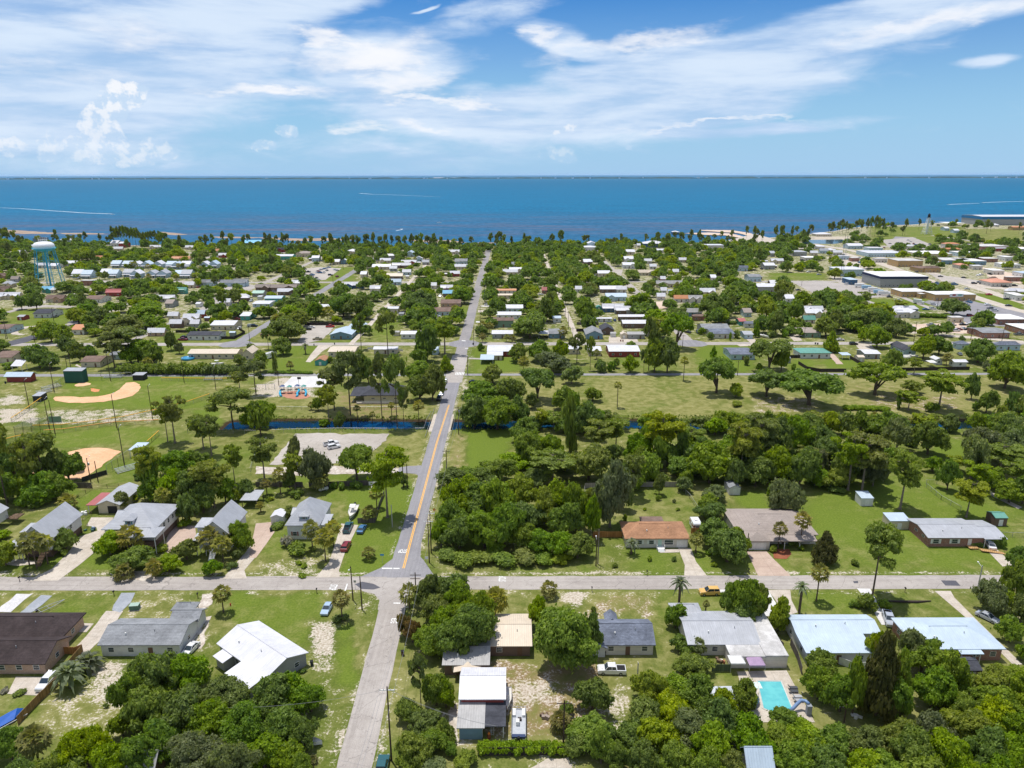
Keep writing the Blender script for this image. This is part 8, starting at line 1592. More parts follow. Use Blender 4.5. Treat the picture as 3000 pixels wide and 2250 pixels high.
# swimming pool, awnings, back yard things
pp=[G('r4',*p)for p in((-90,955),(108,958),(205,1190),(40,1212),(-40,1180))];mp,tp=newmat('pool_tile')
g_=tp.add('ShaderNodeNewGeometry').outputs['Position'];vv=tp.add('ShaderNodeTexVoronoi',feature='DISTANCE_TO_EDGE',ins={'Vector':g_,'Scale':1.1})
finish(tp,princ(tp,tp.mix(tp.mr(tp.noise(g_,.5,2),.35,.65),(.12,.47,.48),(.085,.40,.43)),.08,.5,0,tp.noise(g_,3,2),.15,.03))
px_=[(a,b_)for a,b_ in pp];cxp,cyp=sum(a for a,_ in px_)/5,sum(b_ for _,b_ in px_)/5
r=empty('swimming_pool',(cxp,cyp,0));MB().add([(a-cxp,b_-cyp,.085)for a,b_ in px_],[tuple(range(5))]).build('pool_water',mp,r)
if r.children[0].data.polygons[0].normal.z<0:r.children[0].data.flip_normals()
cop=MB()
for i in range(5):
 a,b_=Vector(px_[i]),Vector(px_[(i+1)%5]);cop.tube([(a.x-cxp,a.y-cyp,.1),(b_.x-cxp,b_.y-cyp,.1)],.16,4)
cop.build('coping',flat('coping_pale',(.62,.60,.56)),r);MB().box(-3.4,-1.2,2.6,4.4,.09,.16).build('tanning_ledge',flat('ledge',(.55,.68,.64)),r);tag(r,'turquoise in-ground swimming pool with pale coping','swimming pool');land('the turquoise pool',cxp,cyp,5)
def awning(reg,x0,y0,x1,y1,mat,lab,h=2.5):
 A,B_=G(reg,x0,y1,h),(G(reg,x1,y1,h)[0],G(reg,x1,y0,h)[1]);cx,cy=(A[0]+B_[0])/2,(A[1]+B_[1])/2;hw,hd=abs(B_[0]-A[0])/2,min(max(abs(B_[1]-A[1])/2,1.3),abs(B_[0]-A[0])/2+.5)
 r=empty('canopy_tent',(cx,cy,.06));MB().add([(-hw,-hd,h),(hw,-hd,h),(hw,hd,h),(-hw,hd,h),(-hw*.5,0,h+.7),(hw*.5,0,h+.7),(-hw,-hd,h-.25),(hw,-hd,h-.25)],[(0,1,5,4),(1,2,5),(2,3,4,5),(3,0,4),(6,7,1,0)]).build('fabric',mat,r)
 for a in(-hw,hw):
  for b_ in(-hd,hd):MB().tube([(a*.97,b_*.97,0),(a*.97,b_*.97,h)],.04,5).build('pole',M_STEEL,r)
 tag(r,lab,'canopy','canopies')
awning('r3',1770,755,1890,805,M_FRAME,'white canopy against the pool house extension');awning('r3',1925,760,2055,830,flat('mauve_fabric',(.40,.28,.42)),'mauve canopy beside the white canopy at the pool house');awning('m5',1235,745,1310,800,M_FRAME,'white canopy left of the round palm');awning('f4',1720,72,1885,118,M_FRAME,'large white peaked tent before the waterfront warehouse',5)
def lounger(reg,a,b_,deg,lab,mat):
 x,y=G(reg,a,b_);r=empty('sun_lounger',(x,y,.08),R_(deg));MB().box(-.35,.35,-.9,.5,.3,.38).build('seat',mat,r);MB().add([(-.35,.5,.34),(.35,.5,.34),(.35,1.0,.8),(-.35,1.0,.8),(-.35,.5,.40),(.35,.5,.40),(.35,1.0,.86),(-.35,1.0,.86)],[(0,3,2,1),(4,5,6,7),(0,1,5,4),(2,3,7,6),(1,2,6,5),(3,0,4,7)]).build('backrest',mat,r)
 for sx in(-.3,.3):
  for yy in(-.8,.4):MB().box(sx-.03,sx+.03,yy-.03,yy+.03,0,.3).build('leg',M_BLACK,r)
 tag(r,lab,'sun lounger','pool loungers')
for i,(a,b_)in enumerate(((200,1020),(205,1048),(235,1092),(245,1122))):lounger('r4',a,b_,90,'sun lounger beside the pool, %s from the house'%('first','second','third','fourth')[i],flat('dark_mesh',(.06,.065,.075))if i<2 else flat('pale_mesh',(.35,.36,.38)))
x,y=G('r4',275,1200);r=empty('pool_slide',(x,y,.08));MB().tube([(-2.6,-.4,.3),(-1.8,-.2,.8),(-.9,.3,1.4),(-.1,.6,1.9),(.5,.2,2.1),(.8,-.6,2.1)],.33,8).build('chute',flat('slide_blue_grey',(.16,.25,.42),.3),r,True);MB().box(.4,1.3,-1.2,-.4,0,2.0).build('ladder',flat('slide_grey',(.25,.27,.3)),r);tag(r,'curved blue-grey water slide at the pool end','pool slide')
x,y=G('r1',45,1290);r=empty('tarp_covered_boat',(x,y,0),-.6);MB().add([(-1.3,-2.6,.6),(1.3,-2.6,.6),(1.4,1.0,.7),(0,3.2,.9),(-1.4,1.0,.7),(0,-2.4,1.5),(0,2.2,1.6)],[(0,1,5),(1,2,6,5),(2,3,6),(3,4,6),(4,0,5,6),(0,4,3,2,1)]).build('tarp',flat('blue_tarp',(.02,.12,.48),.5),r)
for sx in(-1,1):putm('wheel',car_meshes('sedan')['wheel'],r,(sx*1.1,0,.33))
MB().tube([(1.6,-2.8,.5),(1.9,3.0,.7)],.06,5).build('mast',M_FRAME,r);tag(r,'boat under a bright blue tarp at the left bottom edge','covered boat')
x,y=G('r1',370,380);r=empty('boat_trailer',(x,y,.3),-.62);MB().tube([(-.9,-3.2,.2),(-.7,1.5,.2),(0,4.2,.3)],.08,5).tube([(.9,-3.2,.2),(.7,1.5,.2),(0,4.2,.3)],.08,5).build('frame',M_STEEL,r)
for yy in(-2.8,-1.2,.6):MB().tube([(-.9,yy,.2),(.9,yy,.2)],.06,4).build('crossbar',M_STEEL,r)
for sx in(-1,1):putm('wheel',car_meshes('sedan')['wheel'],r,(sx*1.1,-1.4,.03))
tag(r,'empty steel boat trailer on gravel behind the brick house','trailer')
x,y=G('r3',1905,1120);r=empty('trampoline',(x,y,0));MB().lathe([(.01,.85),(1.9,.85),(1.9,.88),(.01,.88)],20).build('mat',M_BLACK,r);MB().lathe([(1.9,.82),(2.2,.82),(2.2,.92),(1.9,.92)],20).build('padding',flat('dark_blue_pad',(.03,.07,.12)),r)
for k in range(6):MB().tube([(2.1*math.cos(k*1.05),2.1*math.sin(k*1.05),0),(2.1*math.cos(k*1.05),2.1*math.sin(k*1.05),2.3)],.04,5).build('net_pole',M_STEEL,r)
tag(r,'round dark trampoline among trees left of the pool','trampoline')
x,y=G('r3',1700,1100);r=empty('tarp_shelter',(x,y,0));MB().add([(-2.8,-2.2,.1),(2.8,-2.2,.1),(2.8,2.2,.1),(-2.8,2.2,.1),(-2.2,-1.4,1.7),(2.0,-1.3,1.6),(2.1,1.3,1.9),(-2.0,1.4,1.8),(0,0,2.5)],[(0,1,5,4),(1,2,6,5),(2,3,7,6),(3,0,4,7),(4,5,8),(5,6,8),(6,7,8),(7,4,8)]).build('tarp',flat('silver_tarp',(.52,.55,.60),.5),r);MB().tube([(-2.6,-2.0,0),(-2.1,-1.3,1.68)],.04,5).tube([(2.6,-2.0,0),(1.9,-1.2,1.6)],.04,5).build('frame',M_STEEL,r);tag(r,'crumpled silver tarp shelter among trees left of the pool','tarp shelter')
def jumble(reg,a,b_,lab,nm,cat,n,spread_,cols):
 x,y=G(reg,a,b_);r=empty(nm,(x,y,.06));rg=random.Random(int(a))
 for k in range(n):
  s_=rg.uniform(.3,.8);xx,yy=rg.uniform(-spread_,spread_),rg.uniform(-spread_,spread_)*.6;m_=MB();c,s2=math.cos(k*1.3),math.sin(k*1.3)
  m_.prism([(xx+s_*(c*u-s2*v),yy+s_*(s2*u+c*v))for u,v in((-.8,-.4),(.8,-.5),(.7,.4),(-.7,.5))],0,rg.uniform(.25,.8));m_.build('bundle',cols[k%len(cols)],r)
 tag(r,lab,cat)
blu=flat('tarp_pale',(.35,.42,.52));jumble('r5',730,1115,'low pile of things under blue and grey covers in the drive loop','covered_pile','pile',6,1.6,[blu,flat('dark_green_cover',(.05,.12,.10)),flat('navy_cover',(.04,.07,.14))]);jumble('r2',735,445,'small white and grey junk heap under the corner palm','junk_heap','pile',5,.9,[M_FRAME,M_STEEL,M_BLACK]);jumble('r1',1960,880,'scattered white boards beside the angled white-roofed house','board_heap','pile',5,1.5,[M_FRAME,flat('cream_board',(.55,.48,.35))]);jumble('r3',265,1250,'small heap of brushwood and rubble in the dry yard','brush_heap','pile',6,.9,[flat('rubble',(.30,.24,.20)),M_WOOD]);jumble('r3',1700,800,'clutter of white and brown things left of the pool canopies','garden_clutter','pile',6,1.8,[M_FRAME,flat('terracotta',(.35,.14,.08)),M_WOOD]);jumble('r4',740,1250,'bright white bundle lying in a gap of the bottom trees','white_bundle','pile',4,1.0,[M_FRAME]);jumble('r5',680,985,'white bags beside the long detached garage','white_bags','pile',5,1.2,[M_FRAME])
for i,(a,b_,c)in enumerate(((2010,625,.30),(2030,720,.30))):pass
x,y=G('r4',1645,800);r=empty('garden_table',(x,y,0));MB().box(-.9,.9,-.6,.6,.7,.76).build('top',flat('pale_top',(.55,.62,.66)),r)
for a in(-.8,.8):
 for b_ in(-.5,.5):MB().box(a-.04,a+.04,b_-.04,b_+.04,0,.7).build('leg',M_STEEL,r)
tag(r,'pale garden table behind the brick house with pale blue roof','table')
shed('r4 1600 845 1715 950 2.3 gx b k .7','small dark-roofed shed among trees behind the lower right brick house','the tree-hidden dark shed')
x,y=G('r4',1135,318);r=empty('fallen_log',(x,y,.06));MB().tube([(-5.6,.3,.25),(-2,0,.22),(2,-.1,.22),(5.6,.35,.15)],[.12,.28,.3,.1],8).build('log',flat('dark_bark',(.06,.045,.04),.9),r);tag(r,'long dark log lying on the lawn below the cross street','log')
x,y=G('r6',548,795);r=empty('gas_tank',(x,y,.1),.5);MB().tube([(-1.6,0,.55),(-1.4,0,.55),(1.4,0,.55),(1.6,0,.55)],[.2,.5,.5,.2],12).build('tank',M_FRAME,r,True);MB().box(-1.0,-.8,-.3,.3,-.1,.2).box(.8,1.0,-.3,.3,-.1,.2).build('feet',M_STEEL,r);tag(r,'white propane tank lying on the back lawn','gas tank')
x,y=G('m1',2032,748);r=empty('round_pool',(x,y,.02));MB().lathe([(3.4,0),(3.4,1.2),(3.2,1.2),(3.2,1.05),(.01,1.05)],28).build('wall',flat('pool_blue',(.05,.30,.55),.3),r,True);tag(r,'round blue above-ground pool beside the peach-roofed house','pool')
x,y=G('r2',1915,1395);r=empty('ladder',(x,y,0));m_=MB().tube([(-.25,0,0),(-.25,.9,2.9)],.035,4).tube([(.25,0,0),(.25,.9,2.9)],.035,4)
for k in range(9):m_.tube([(-.25,.1*k,.3*k+.2),(.25,.1*k,.3*k+.2)],.025,4)
m_.build('frame',M_FRAME,r);tag(r,'white ladder leaning at the dark end of the barn lean-to','ladder')
x,y=G('r2',1888,1420);r=empty('orange_barrel',(x,y,0));MB().lathe([(.30,0),(.33,.3),(.30,.9),(.26,1.0)],12).build('drum',flat('rust_drum',(.25,.08,.04)),r);MB().lathe([(.2,1.0),(.22,1.1),(.08,1.35)],10).build('cap',flat('orange_cap2',(.85,.25,.04)),r);tag(r,'rust barrel with orange top beside the white ladder','barrel')
# water tower
x,y=G('f1',440,640);Z_=y*CP+CAM_H*SP;th=ZT(y,*PX('f1',412,258));r=empty('water_tower',(x,y,0));tb=flat('tower_blue',(.05,.42,.60),.5,var=.1);tw=flat('tower_white',(.80,.81,.83),.5,var=.12)
Rt=8.6;hb=th-6.5
MB().lathe([(2.5,hb-2.6),(6.5,hb-1.6),(Rt*.98,hb),(Rt,hb+.6)],32).build('tank_base',tb,r,True);MB().lathe([(Rt+.02,hb+.55),(Rt+.02,hb+2.6),(Rt*.95,hb+4.2),(Rt*.75,hb+5.6),(Rt*.4,hb+6.3),(.3,hb+6.5)],32).build('tank',tw,r,True)
MB().lathe([(Rt+.5,hb+.35),(Rt+.9,hb+.35),(Rt+.9,hb+.5),(Rt+.5,hb+.5)],32).build('catwalk',tb,r)
rl=MB();rl.tube([((Rt+.85)*math.cos(t*math.pi/16),(Rt+.85)*math.sin(t*math.pi/16),hb+1.5)for t in range(33)],.07,4,False);rl.build('catwalk_rail',tb,r)
NL=6
for k in range(NL):
 t=2*math.pi*(k+.25)/NL;c,s_=math.cos(t),math.sin(t);r0,r1=Rt*1.45,Rt*.93
 lg=MB().tube([(r0*c-.35*s_,r0*s_+.35*c,0),(r1*c-.35*s_,r1*s_+.35*c,hb)],.22,6).tube([(r0*c+.35*s_,r0*s_-.35*c,0),(r1*c+.35*s_,r1*s_-.35*c,hb)],.22,6)
 for q in range(12):
  u=q/12;rr=r0+(r1-r0)*u;rr2=r0+(r1-r0)*(u+1/12);sg=.35 if q%2 else-.35;lg.tube([(rr*c-sg*s_,rr*s_+sg*c,hb*u),(rr2*c+sg*s_,rr2*s_-sg*c,hb*(u+1/12))],.07,4)
 lg.build('leg',tb,r)
 t2=2*math.pi*(k+1.25)/NL;c2,s2=math.cos(t2),math.sin(t2)
 for u in(.33,.66):rr=r0+(r1-r0)*u;MB().tube([(rr*c,rr*s_,hb*u),(rr*c2,rr*s2,hb*u)],.16,5).build('strut',tb,r)
 for ua,ub in((0.02,.33),(.33,.66),(.66,.97)):
  ra,rb=r0+(r1-r0)*ua,r0+(r1-r0)*ub;MB().tube([(ra*c,ra*s_,hb*ua),(rb*c2,rb*s2,hb*ub)],.06,4).tube([(ra*c2,ra*s2,hb*ua),(rb*c,rb*s_,hb*ub)],.06,4).build('brace',tb,r)
MB().tube([(0,0,0),(0,0,hb-2)],.8,12).build('riser_pipe',tb,r)
for k in range(12):
 t=2*math.pi*k/12;MB().tube([(3.4*math.cos(t),3.4*math.sin(t),hb+6.0),(3.4*math.cos(t),3.4*math.sin(t),hb+9.5+(k%3)*.6)],.08,4).build('antenna',M_FRAME,r)
rl=MB();rl.tube([(3.4*math.cos(t*math.pi/12),3.4*math.sin(t*math.pi/12),hb+8)for t in range(25)],.08,4,False);rl.build('antenna_ring',M_FRAME,r)
tag(r,'white domed water tank on tall blue lattice legs','water tower');land('the water tower',x,y,12)
x,y=G('f4',1368,194);h=ZT(y,*PX('f4',1375,14));r=empty('lighthouse',(x,y,0));hb=h*.80;lw=flat('lighthouse_white',(.72,.74,.74),.6)
for k in range(4):
 t=math.pi/4+k*math.pi/2;c,s_=math.cos(t),math.sin(t);MB().tube([(8.6*c,8.6*s_,0),(2.3*c,2.3*s_,hb)],.32,6).build('leg',lw,r);t2=t+math.pi/2;c2,s2=math.cos(t2),math.sin(t2)
 for i in range(6):
  u,v=i/6,(i+1)/6;ra,rb=8.6-6.3*u,8.6-6.3*v;MB().tube([(ra*c,ra*s_,hb*u),(rb*c2,rb*s2,hb*v)],.10,4).tube([(ra*c2,ra*s2,hb*u),(rb*c,rb*s_,hb*v)],.10,4).tube([(rb*c,rb*s_,hb*v),(rb*c2,rb*s2,hb*v)],.16,4).build('brace',lw,r)
MB().tube([(0,0,0),(0,0,hb)],1.1,12).build('stair_shaft',lw,r);MB().lathe([(3.0,hb),(3.0,hb+.4),(2.0,hb+.4)],16).build('gallery',M_BLACK,r);MB().lathe([(2.0,hb+.4),(2.0,hb+h*.12),(2.4,hb+h*.12),(1.2,hb+h*.165),(.2,hb+h*.2)],16).build('lantern',M_BLACK,r)
tag(r,'white skeleton lighthouse tower with a black lantern','lighthouse');land('the lighthouse',x,y,10)
x,y=G('f4',640,600);h=42;r=empty('radio_mast',(x,y,0));m_=MB()
for k in range(3):
 t=k*2.094;m_.tube([(1.2*math.cos(t),1.2*math.sin(t),0),(.4*math.cos(t),.4*math.sin(t),h)],.07,4)
m_.build('mast_leg',M_STEEL,r);b_=MB()
for i in range(24):
 u=i/24;t=(i%3)*2.094;t2=t+2.094;ra=1.2-.8*u;b_.tube([(ra*math.cos(t),ra*math.sin(t),h*u),(ra*math.cos(t2),ra*math.sin(t2),h*(u+1/24))],.04,3)
b_.build('bracing',M_STEEL,r);tag(r,'slender grey lattice radio mast beside the dark blue kiosk','radio mast')
b=[q for q in BUILT if q[6]=='the pier house'][0][8][0]
r=empty('pier',(b[1],b[2],0));pe=G('f3',1520,190);MB().box(0,pe[0]-b[1],.5,3,.5,.75).build('deck',M_WOOD,r)
for k in range(6):MB().tube([((pe[0]-b[1])*k/5,1.5,-2),((pe[0]-b[1])*k/5,1.5,.6)],.25,6).build('pile',M_POLE,r)
tag(r,'short wooden pier linking the pier house to the breakwater','pier')
isl=newmat('island_scrub');gi=isl[1].add('ShaderNodeNewGeometry').outputs['Position'];finish(isl[1],princ(isl[1],isl[1].mix(isl[1].mr(isl[1].noise(gi,.004,4),.4,.6),(.02,.05,.045),(.05,.085,.065)),1,0))
rg=random.Random(3);D=17500;vs=[];fs=[];n=260
for i in range(n+1):
 xx=-26000+52000*i/n;yy=D-600*abs(xx)/26000+300*math.sin(i*.11);hh=18+14*abs(math.sin(i*.37)*math.sin(i*1.3+.4))+rg.uniform(0,8)
 if rg.random()<.06:hh=2
 vs+=[(xx,yy,-1),(xx,yy+90,hh),(xx,yy+500,hh),(xx,yy+650,-1)]
for i in range(n):
 for k in range(3):fs.append((4*i+k,4*i+4+k,4*i+5+k,4*i+1+k))
o=MB().add(vs,fs).build('barrier_island',isl[0]);o['kind']='structure'
for k in range(46):
 a=rg.choice([rg.uniform(0,1200),rg.uniform(0,1200),rg.uniform(1250,2000),rg.uniform(2000,3000)]);xx=(a-1500)/F*18200;yy=D-600*abs(xx)/26000-60;w_=rg.uniform(18,60)
 o=MB();wall_geo(o,-w_/2,w_/2,0,25,-1,rg.uniform(20,30),'gx',5);o=o.build('island_house',flat('island_white',(.75,.75,.73)));o.location=(xx,yy,0)
 THINGS.append([o,'tiny white house',xx,yy,'house','white houses on the barrier island'])
o=psheet('sandbar','P',(1270,521.6,1390,521.6,1390,520.2,1270,520.2),M_DIRT,1.0)
# farther vegetation
def rects_of():
 out=[]
 for b in BUILT:
  for q in b[8]:out.append(q)
 return np.array(out)
RB=rects_of()
ROADX=[(-28.9,5.5),(-232,4.5),(-165,5.5),(-96,3.6),(40,3.6),(107,5),(-300,4.5),(-372,4.5)]
def pxbox(x0,x1,y0,y1,h):
 q=[PROJ(a,b,c)for a in(x0,x1)for b in(y0,y1)for c in(0,h)]
 return min(p[0]for p in q),max(p[0]for p in q),min(p[1]for p in q),max(p[1]for p in q)
HBOX=[(pxbox(*q,4.0),q[2])for b in BUILT for q in b[8][:1]if q[2]>330]
CLEAR=[(a,*[f(PX(a,x,y))for x,y in()])for a in()]
CL=[]
for reg,x0,y0,x1,y1 in(('f4',180,590,1100,760),('f4',960,215,1460,320),('m5',1130,100,2212,380),('m5',900,300,1650,480),('f4',1700,150,2212,270),('f4',1380,530,2212,690),('f4',520,380,860,440),('m2',1060,380,1400,590),('f2',400,480,860,620),('m3',620,100,860,400),('m4',600,600,960,880),('f4',0,530,500,590),('m1',0,200,800,480),('m2',0,440,700,590),('m2',680,600,1200,880),('m5',450,90,1200,230),('m4',1920,740,2212,890),('m5',0,740,420,850),('f3',850,490,960,600),('f3',1380,130,2300,290),('m1',1700,490,2212,600),('m2',1780,330,2060,570),('m3',620,600,780,900),('m4',900,530,2212,610),('f4',330,215,720,290),('f1',560,585,1400,640),('f1',325,500,570,900),('f4',1100,130,1500,215)):
 a,b=PX(reg,x0,y0);c,d=PX(reg,x1,y1);CL.append((a,c,b,d))
def ok(x,y,r,h):
 if any(abs(x-rx)<w_-1+r*.35 for rx,w_ in ROADX)and y>Y2-5 and y<930:return False
 if abs(y-Y2)<4+r*.5 or abs(y-Y3)<4+r*.5 or y>coast_y(x)-8:return False
 if len(RB)and np.any((x>RB[:,0]-r*.5)&(x<RB[:,1]+r*.5)&(y>RB[:,2]-r*.5)&(y<RB[:,3]+r*.5)):return False
 px,py=PROJ(x,y)
 if not(-120<px<3120):return False
 for a,c,b,d in CL:
  if a<px<c and b<py<d:return False
 hx=np.interp(py,[p[1]for p in HWP],[p[0]for p in HWP])
 if 715<py<940 and abs(px-hx-25)<75:return False
 wx=r/math.hypot(x,y)*F;pt=PROJ(x,y,h)[1]
 for(bx0,bx1,by0,by1),yb in HBOX:
  if yb>y:
   ox=min(px+wx,bx1)-max(px-wx,bx0);oy=min(py,by1-(by1-by0)*.15)-max(pt,by0)
   if ox>.34*(bx1-bx0)and oy>.30*(by1-by0):return False
 return True
HWP=sorted([(2330,715),(2440,735),(2560,765),(2700,815),(2860,872),(3060,935)],key=lambda p:p[1])
rs=random.Random(11)
for reg,lst in(('f1','985 292 128;1012 292 135;1032 290 128;1060 295 126;1085 300 124;1108 292 132;1130 296 136;1152 300 138;1176 296 134;1200 288 140;1225 300 180;1250 300 178;1290 292 170;1318 296 168;1350 292 162;1385 300 165;1410 296 180;1440 290 182;62 205 128;130 215 154;20 210 140;870 258 188;700 246 182;1740 284 206;2005 296 180;2150 268 192;600 260 185;640 262 190;470 250 196;500 250 200;1775 282 215;335 260 200;200 240 200;930 250 215;960 240 200;1500 275 235'),('f2','125 332 195;180 315 205;235 305 180;275 325 190;480 305 205;590 318 212;430 335 226;840 325 195;960 330 192;1020 346 182;1125 356 190;1175 332 206;1230 335 208;1290 336 208;1350 326 190;1430 345 175;1540 335 186;1600 325 215;1710 335 226;1770 330 222;1860 305 216;2030 315 182;2140 295 192;800 320 210;880 325 205;1075 330 212;1390 320 205;1480 330 205;1505 330 215;320 320 250;370 318 250;720 325 225;760 322 210;660 320 232;1660 318 235'),('f3','350 300 188;335 300 200;420 300 268;620 270 198;650 270 200;880 290 220;895 290 225;1345 252 190;1530 290 200;1545 250 152;1630 290 195;1690 250 210;1745 250 195;1860 290 205;1900 290 215;250 300 240;480 296 250;820 290 232'),('f4','800 205 60;850 210 55;880 212 45;920 215 36;950 215 40;985 215 58;1060 205 88;640 195 95;690 200 105;520 190 98;560 190 105;1180 205 62;1160 210 120;200 290 120;300 280 150;340 270 145;240 300 190;600 190 120;760 200 75;1300 160 60;1410 150 70;1620 130 60;2165 190 92;1920 170 90;1885 190 60;1720 160 110')):
 for e in lst.split(';'):
  a=[float(q)for q in e.split()];gx,gy=G(reg,a[0],a[1]);gy=min(gy,float(coast_y(gx))-3);gx2=uv(*PX(reg,a[0],a[1]))[0]*(gy*CP+CAM_H*SP)
  h=ZT(gy,*PX(reg,a[0],a[2]));plant('p' if rs.random()<.8 else 'c',gx2,gy,max(h,9),rs.uniform(2.4,4.2))
for k in range(75):
 x=rs.uniform(-760,620);y=float(coast_y(x))-rs.uniform(6,70)
 if all(abs(x-rx)>7 for rx,_ in ROADX):plant('p',x,y,rs.uniform(13,24),rs.uniform(2.4,4.2))
for k in range(26):
 x,y=G('f1',rs.uniform(620,1850),rs.choice((584,500)));plant(rs.choice('oycs'),x,y-rs.uniform(0,8),rs.uniform(5,9),rs.uniform(2.2,3.8))
cand=[]
def dens(px,py):
 d=.85
 if px>2000 and py<840:d=.55 if px<2350 else .4
 if px>2500 and py<780:d=.32
 if px<1000 and py<800:d=.85
 if 1000<px<2000 and py<850:d=1.0
 if py>990:d=.0
 return d
tries=0
gridn={}
for(ax,ay,ah,ar,ak)in ALLT:gridn.setdefault((int(ax//12),int(ay//12)),[]).append((ax,ay,ar))
def near_tree(x,y,r):
 gx,gy=int(x//12),int(y//12)
 for i in(-1,0,1):
  for j in(-1,0,1):
   for(a,b,c)in gridn.get((gx+i,gy+j),()):
    if(a-x)**2+(b-y)**2<(.54*(r+c))**2:return True
 return False
while tries<40000 and len(cand)<2300:
 tries+=1
 y=rs.uniform(335,1130)if rs.random()<.8 else rs.uniform(800,1400);x=rs.uniform(-.78,.78)*(y+40)
 if y<Y2+4 and not(abs(y-388)<22 and rs.random()<.5):continue
 px,py=PROJ(x,y)
 if rs.random()>dens(px,py):continue
 r=rs.uniform(3.0,7.4);h=r*rs.uniform(1.35,2.1)
 if not ok(x,y,r,h)or near_tree(x,y,r):continue
 cand.append((x,y,h,r,rs.choice('oooooyyyg' if y<900 else 'ooooooyg')))
 gridn.setdefault((int(x//12),int(y//12)),[]).append((x,y,r))
cnts={n:sum(1 for t in ALLT if NAMES[t[4]][0]==n)for n in('oak_tree','hardwood_tree')}
cand.sort(key=lambda t:-t[3]*t[2]/(t[0]**2+t[1]**2))
rest=[]
for c in cand:
 n=NAMES[c[4]][0]
 if cnts[n]<318:cnts[n]+=1;plant(c[4],*c[:4])
 else:rest.append(c)
for k in range(90):
 y=rs.uniform(440,1050);x=rs.uniform(-.75,.75)*y;isp=rs.random()<.55
 if ok(x,y,2,8)and not near_tree(x,y,1.2):plant('s' if isp else 'p',x,y,rs.uniform(6,10)if isp else rs.uniform(13,20),2.1 if isp else 3.2)
def free(x,y,r):
 return not(np.any((x>RB[:,0]-r)&(x<RB[:,1]+r)&(y>RB[:,2]-r)&(y<RB[:,3]+r))or any(abs(x-rx)<4.5 for rx,_ in ROADX)or abs(y-Y2)<5.5 or abs(y-Y3)<5.5 or near_tree(x,y,1))
nc=nsd=0
for b in sorted(BUILT,key=lambda b:(b[4]*7919)%97):
 if b[4]<400 or b[4]>1000:continue
 q=b[8][0];sd=rs.choice((-1,1));x=(q[1]+2.6)if sd>0 else(q[0]-2.6);y=q[2]+rs.uniform(-1,3)
 if nc<58 and free(x,y,1.6):nc+=1;car(rs.choice(('sedan','sedan','suv','pickup')),rs.choice(('white','white','silver','black','grey','dark blue','dark red')),x,y,rs.choice((0,180,5,90)),small=True)
 x=(q[0]-4.2)if sd>0 else(q[1]+4.2);y=q[3]-1
 if nsd<55 and free(x,y,2.2):
  nsd+=1;w_,d_=rs.uniform(2.2,4.2),rs.uniform(2.4,3.8);r=empty('shed',(x,y,0));m_=MB();wall_geo(m_,-w_/2,w_/2,0,d_,0,2.3,'gx',.6);m_.build('wall',WALL[rs.choice('WCGb')][0],r);m_=MB();roof_geo(m_,-w_/2,w_/2,0,d_,2.3,'gx',.6,.15);rc=rs.choice('WWlek');m_.build('roof',ROOF[rc](0),r);THINGS.append([r,'little %s-roofed shed'%RNAME[rc],x,y,'shed','garden sheds'])
for reg,a0,a1,b0,b1,n in(('f4',1380,1840,590,640,16),('m5',1150,2100,120,230,12),('f4',1000,1400,250,330,10),('f4',560,880,400,500,8),('m5',960,1600,385,450,8),('f2',420,720,490,590,10)):
 for k in range(n):
  x,y=G(reg,rs.uniform(a0,a1),rs.uniform(b0,b1))
  if free(x,y,1.5):car(rs.choice(('sedan','suv','pickup')),rs.choice(('white','white','silver','black','grey','dark red','blue')),x,y,rs.choice((90,100,0,10)),small=True)
def mass(name,items,label,cat,lod=3):
 VV=[];QQ=[];off=0
 for(x,y,h,r,kd)in items:
  V,Q,_=get_crown(FORMS[kd],lod,rs.randrange(3));a=rs.uniform(0,6.28);c,s=math.cos(a),math.sin(a)
  P_=np.stack([(V[:,0]*c-V[:,1]*s)*r+x,(V[:,0]*s+V[:,1]*c)*r+y,V[:,2]*h],-1)
  VV.append(P_);QQ.append(Q+off);off+=len(V)
 o=bpy.data.objects.new(name,np_mesh(name,np.concatenate(VV),np.concatenate(QQ),LEAF['o']if name!='hedge' else LEAF['o']));COL.objects.link(o)
 o['kind']='stuff';o['label']=label;o['category']=cat
 return o
split=[[],[]]
for c in rest:split[0 if c[4]in 'og' else 1].append(c)
if split[0]:mass('distant_trees',split[0],'continuous dark leafy tree cover between the far houses','tree cover')
if split[1]:mass('distant_trees',split[1],'lighter yellow-green tree cover between the far houses','tree cover').data.materials[0]=LEAF['y']
def hedge(reg,x0,y0,x1,y1,h,w_,lab,kd='o'):
 A,B=G(reg,x0,y0),G(reg,x1,y1);L=math.hypot(B[0]-A[0],B[1]-A[1]);n=int(L/(w_*.55));it=[]
 for k in range(n+1):it.append((A[0]+(B[0]-A[0])*k/n,A[1]+(B[1]-A[1])*k/n+rs.uniform(-.3,.3),h*rs.uniform(.85,1.15),w_*rs.uniform(.8,1.1),'b'))
 VV=[];QQ=[];off=0
 for(x,y,hh,r,k_)in it:
  V,Q,_=get_crown('shrub',2,rs.randrange(3));P_=V*np.array([r,r,hh])+np.array([x-A[0],y-A[1],0]);VV.append(P_);QQ.append(Q+off);off+=len(V)
 o=bpy.data.objects.new('hedge',np_mesh('hedge',np.concatenate(VV),np.concatenate(QQ),LEAF[kd]));COL.objects.link(o);o.location=(A[0],A[1],0)
 tag(o,lab,'hedge','hedges')
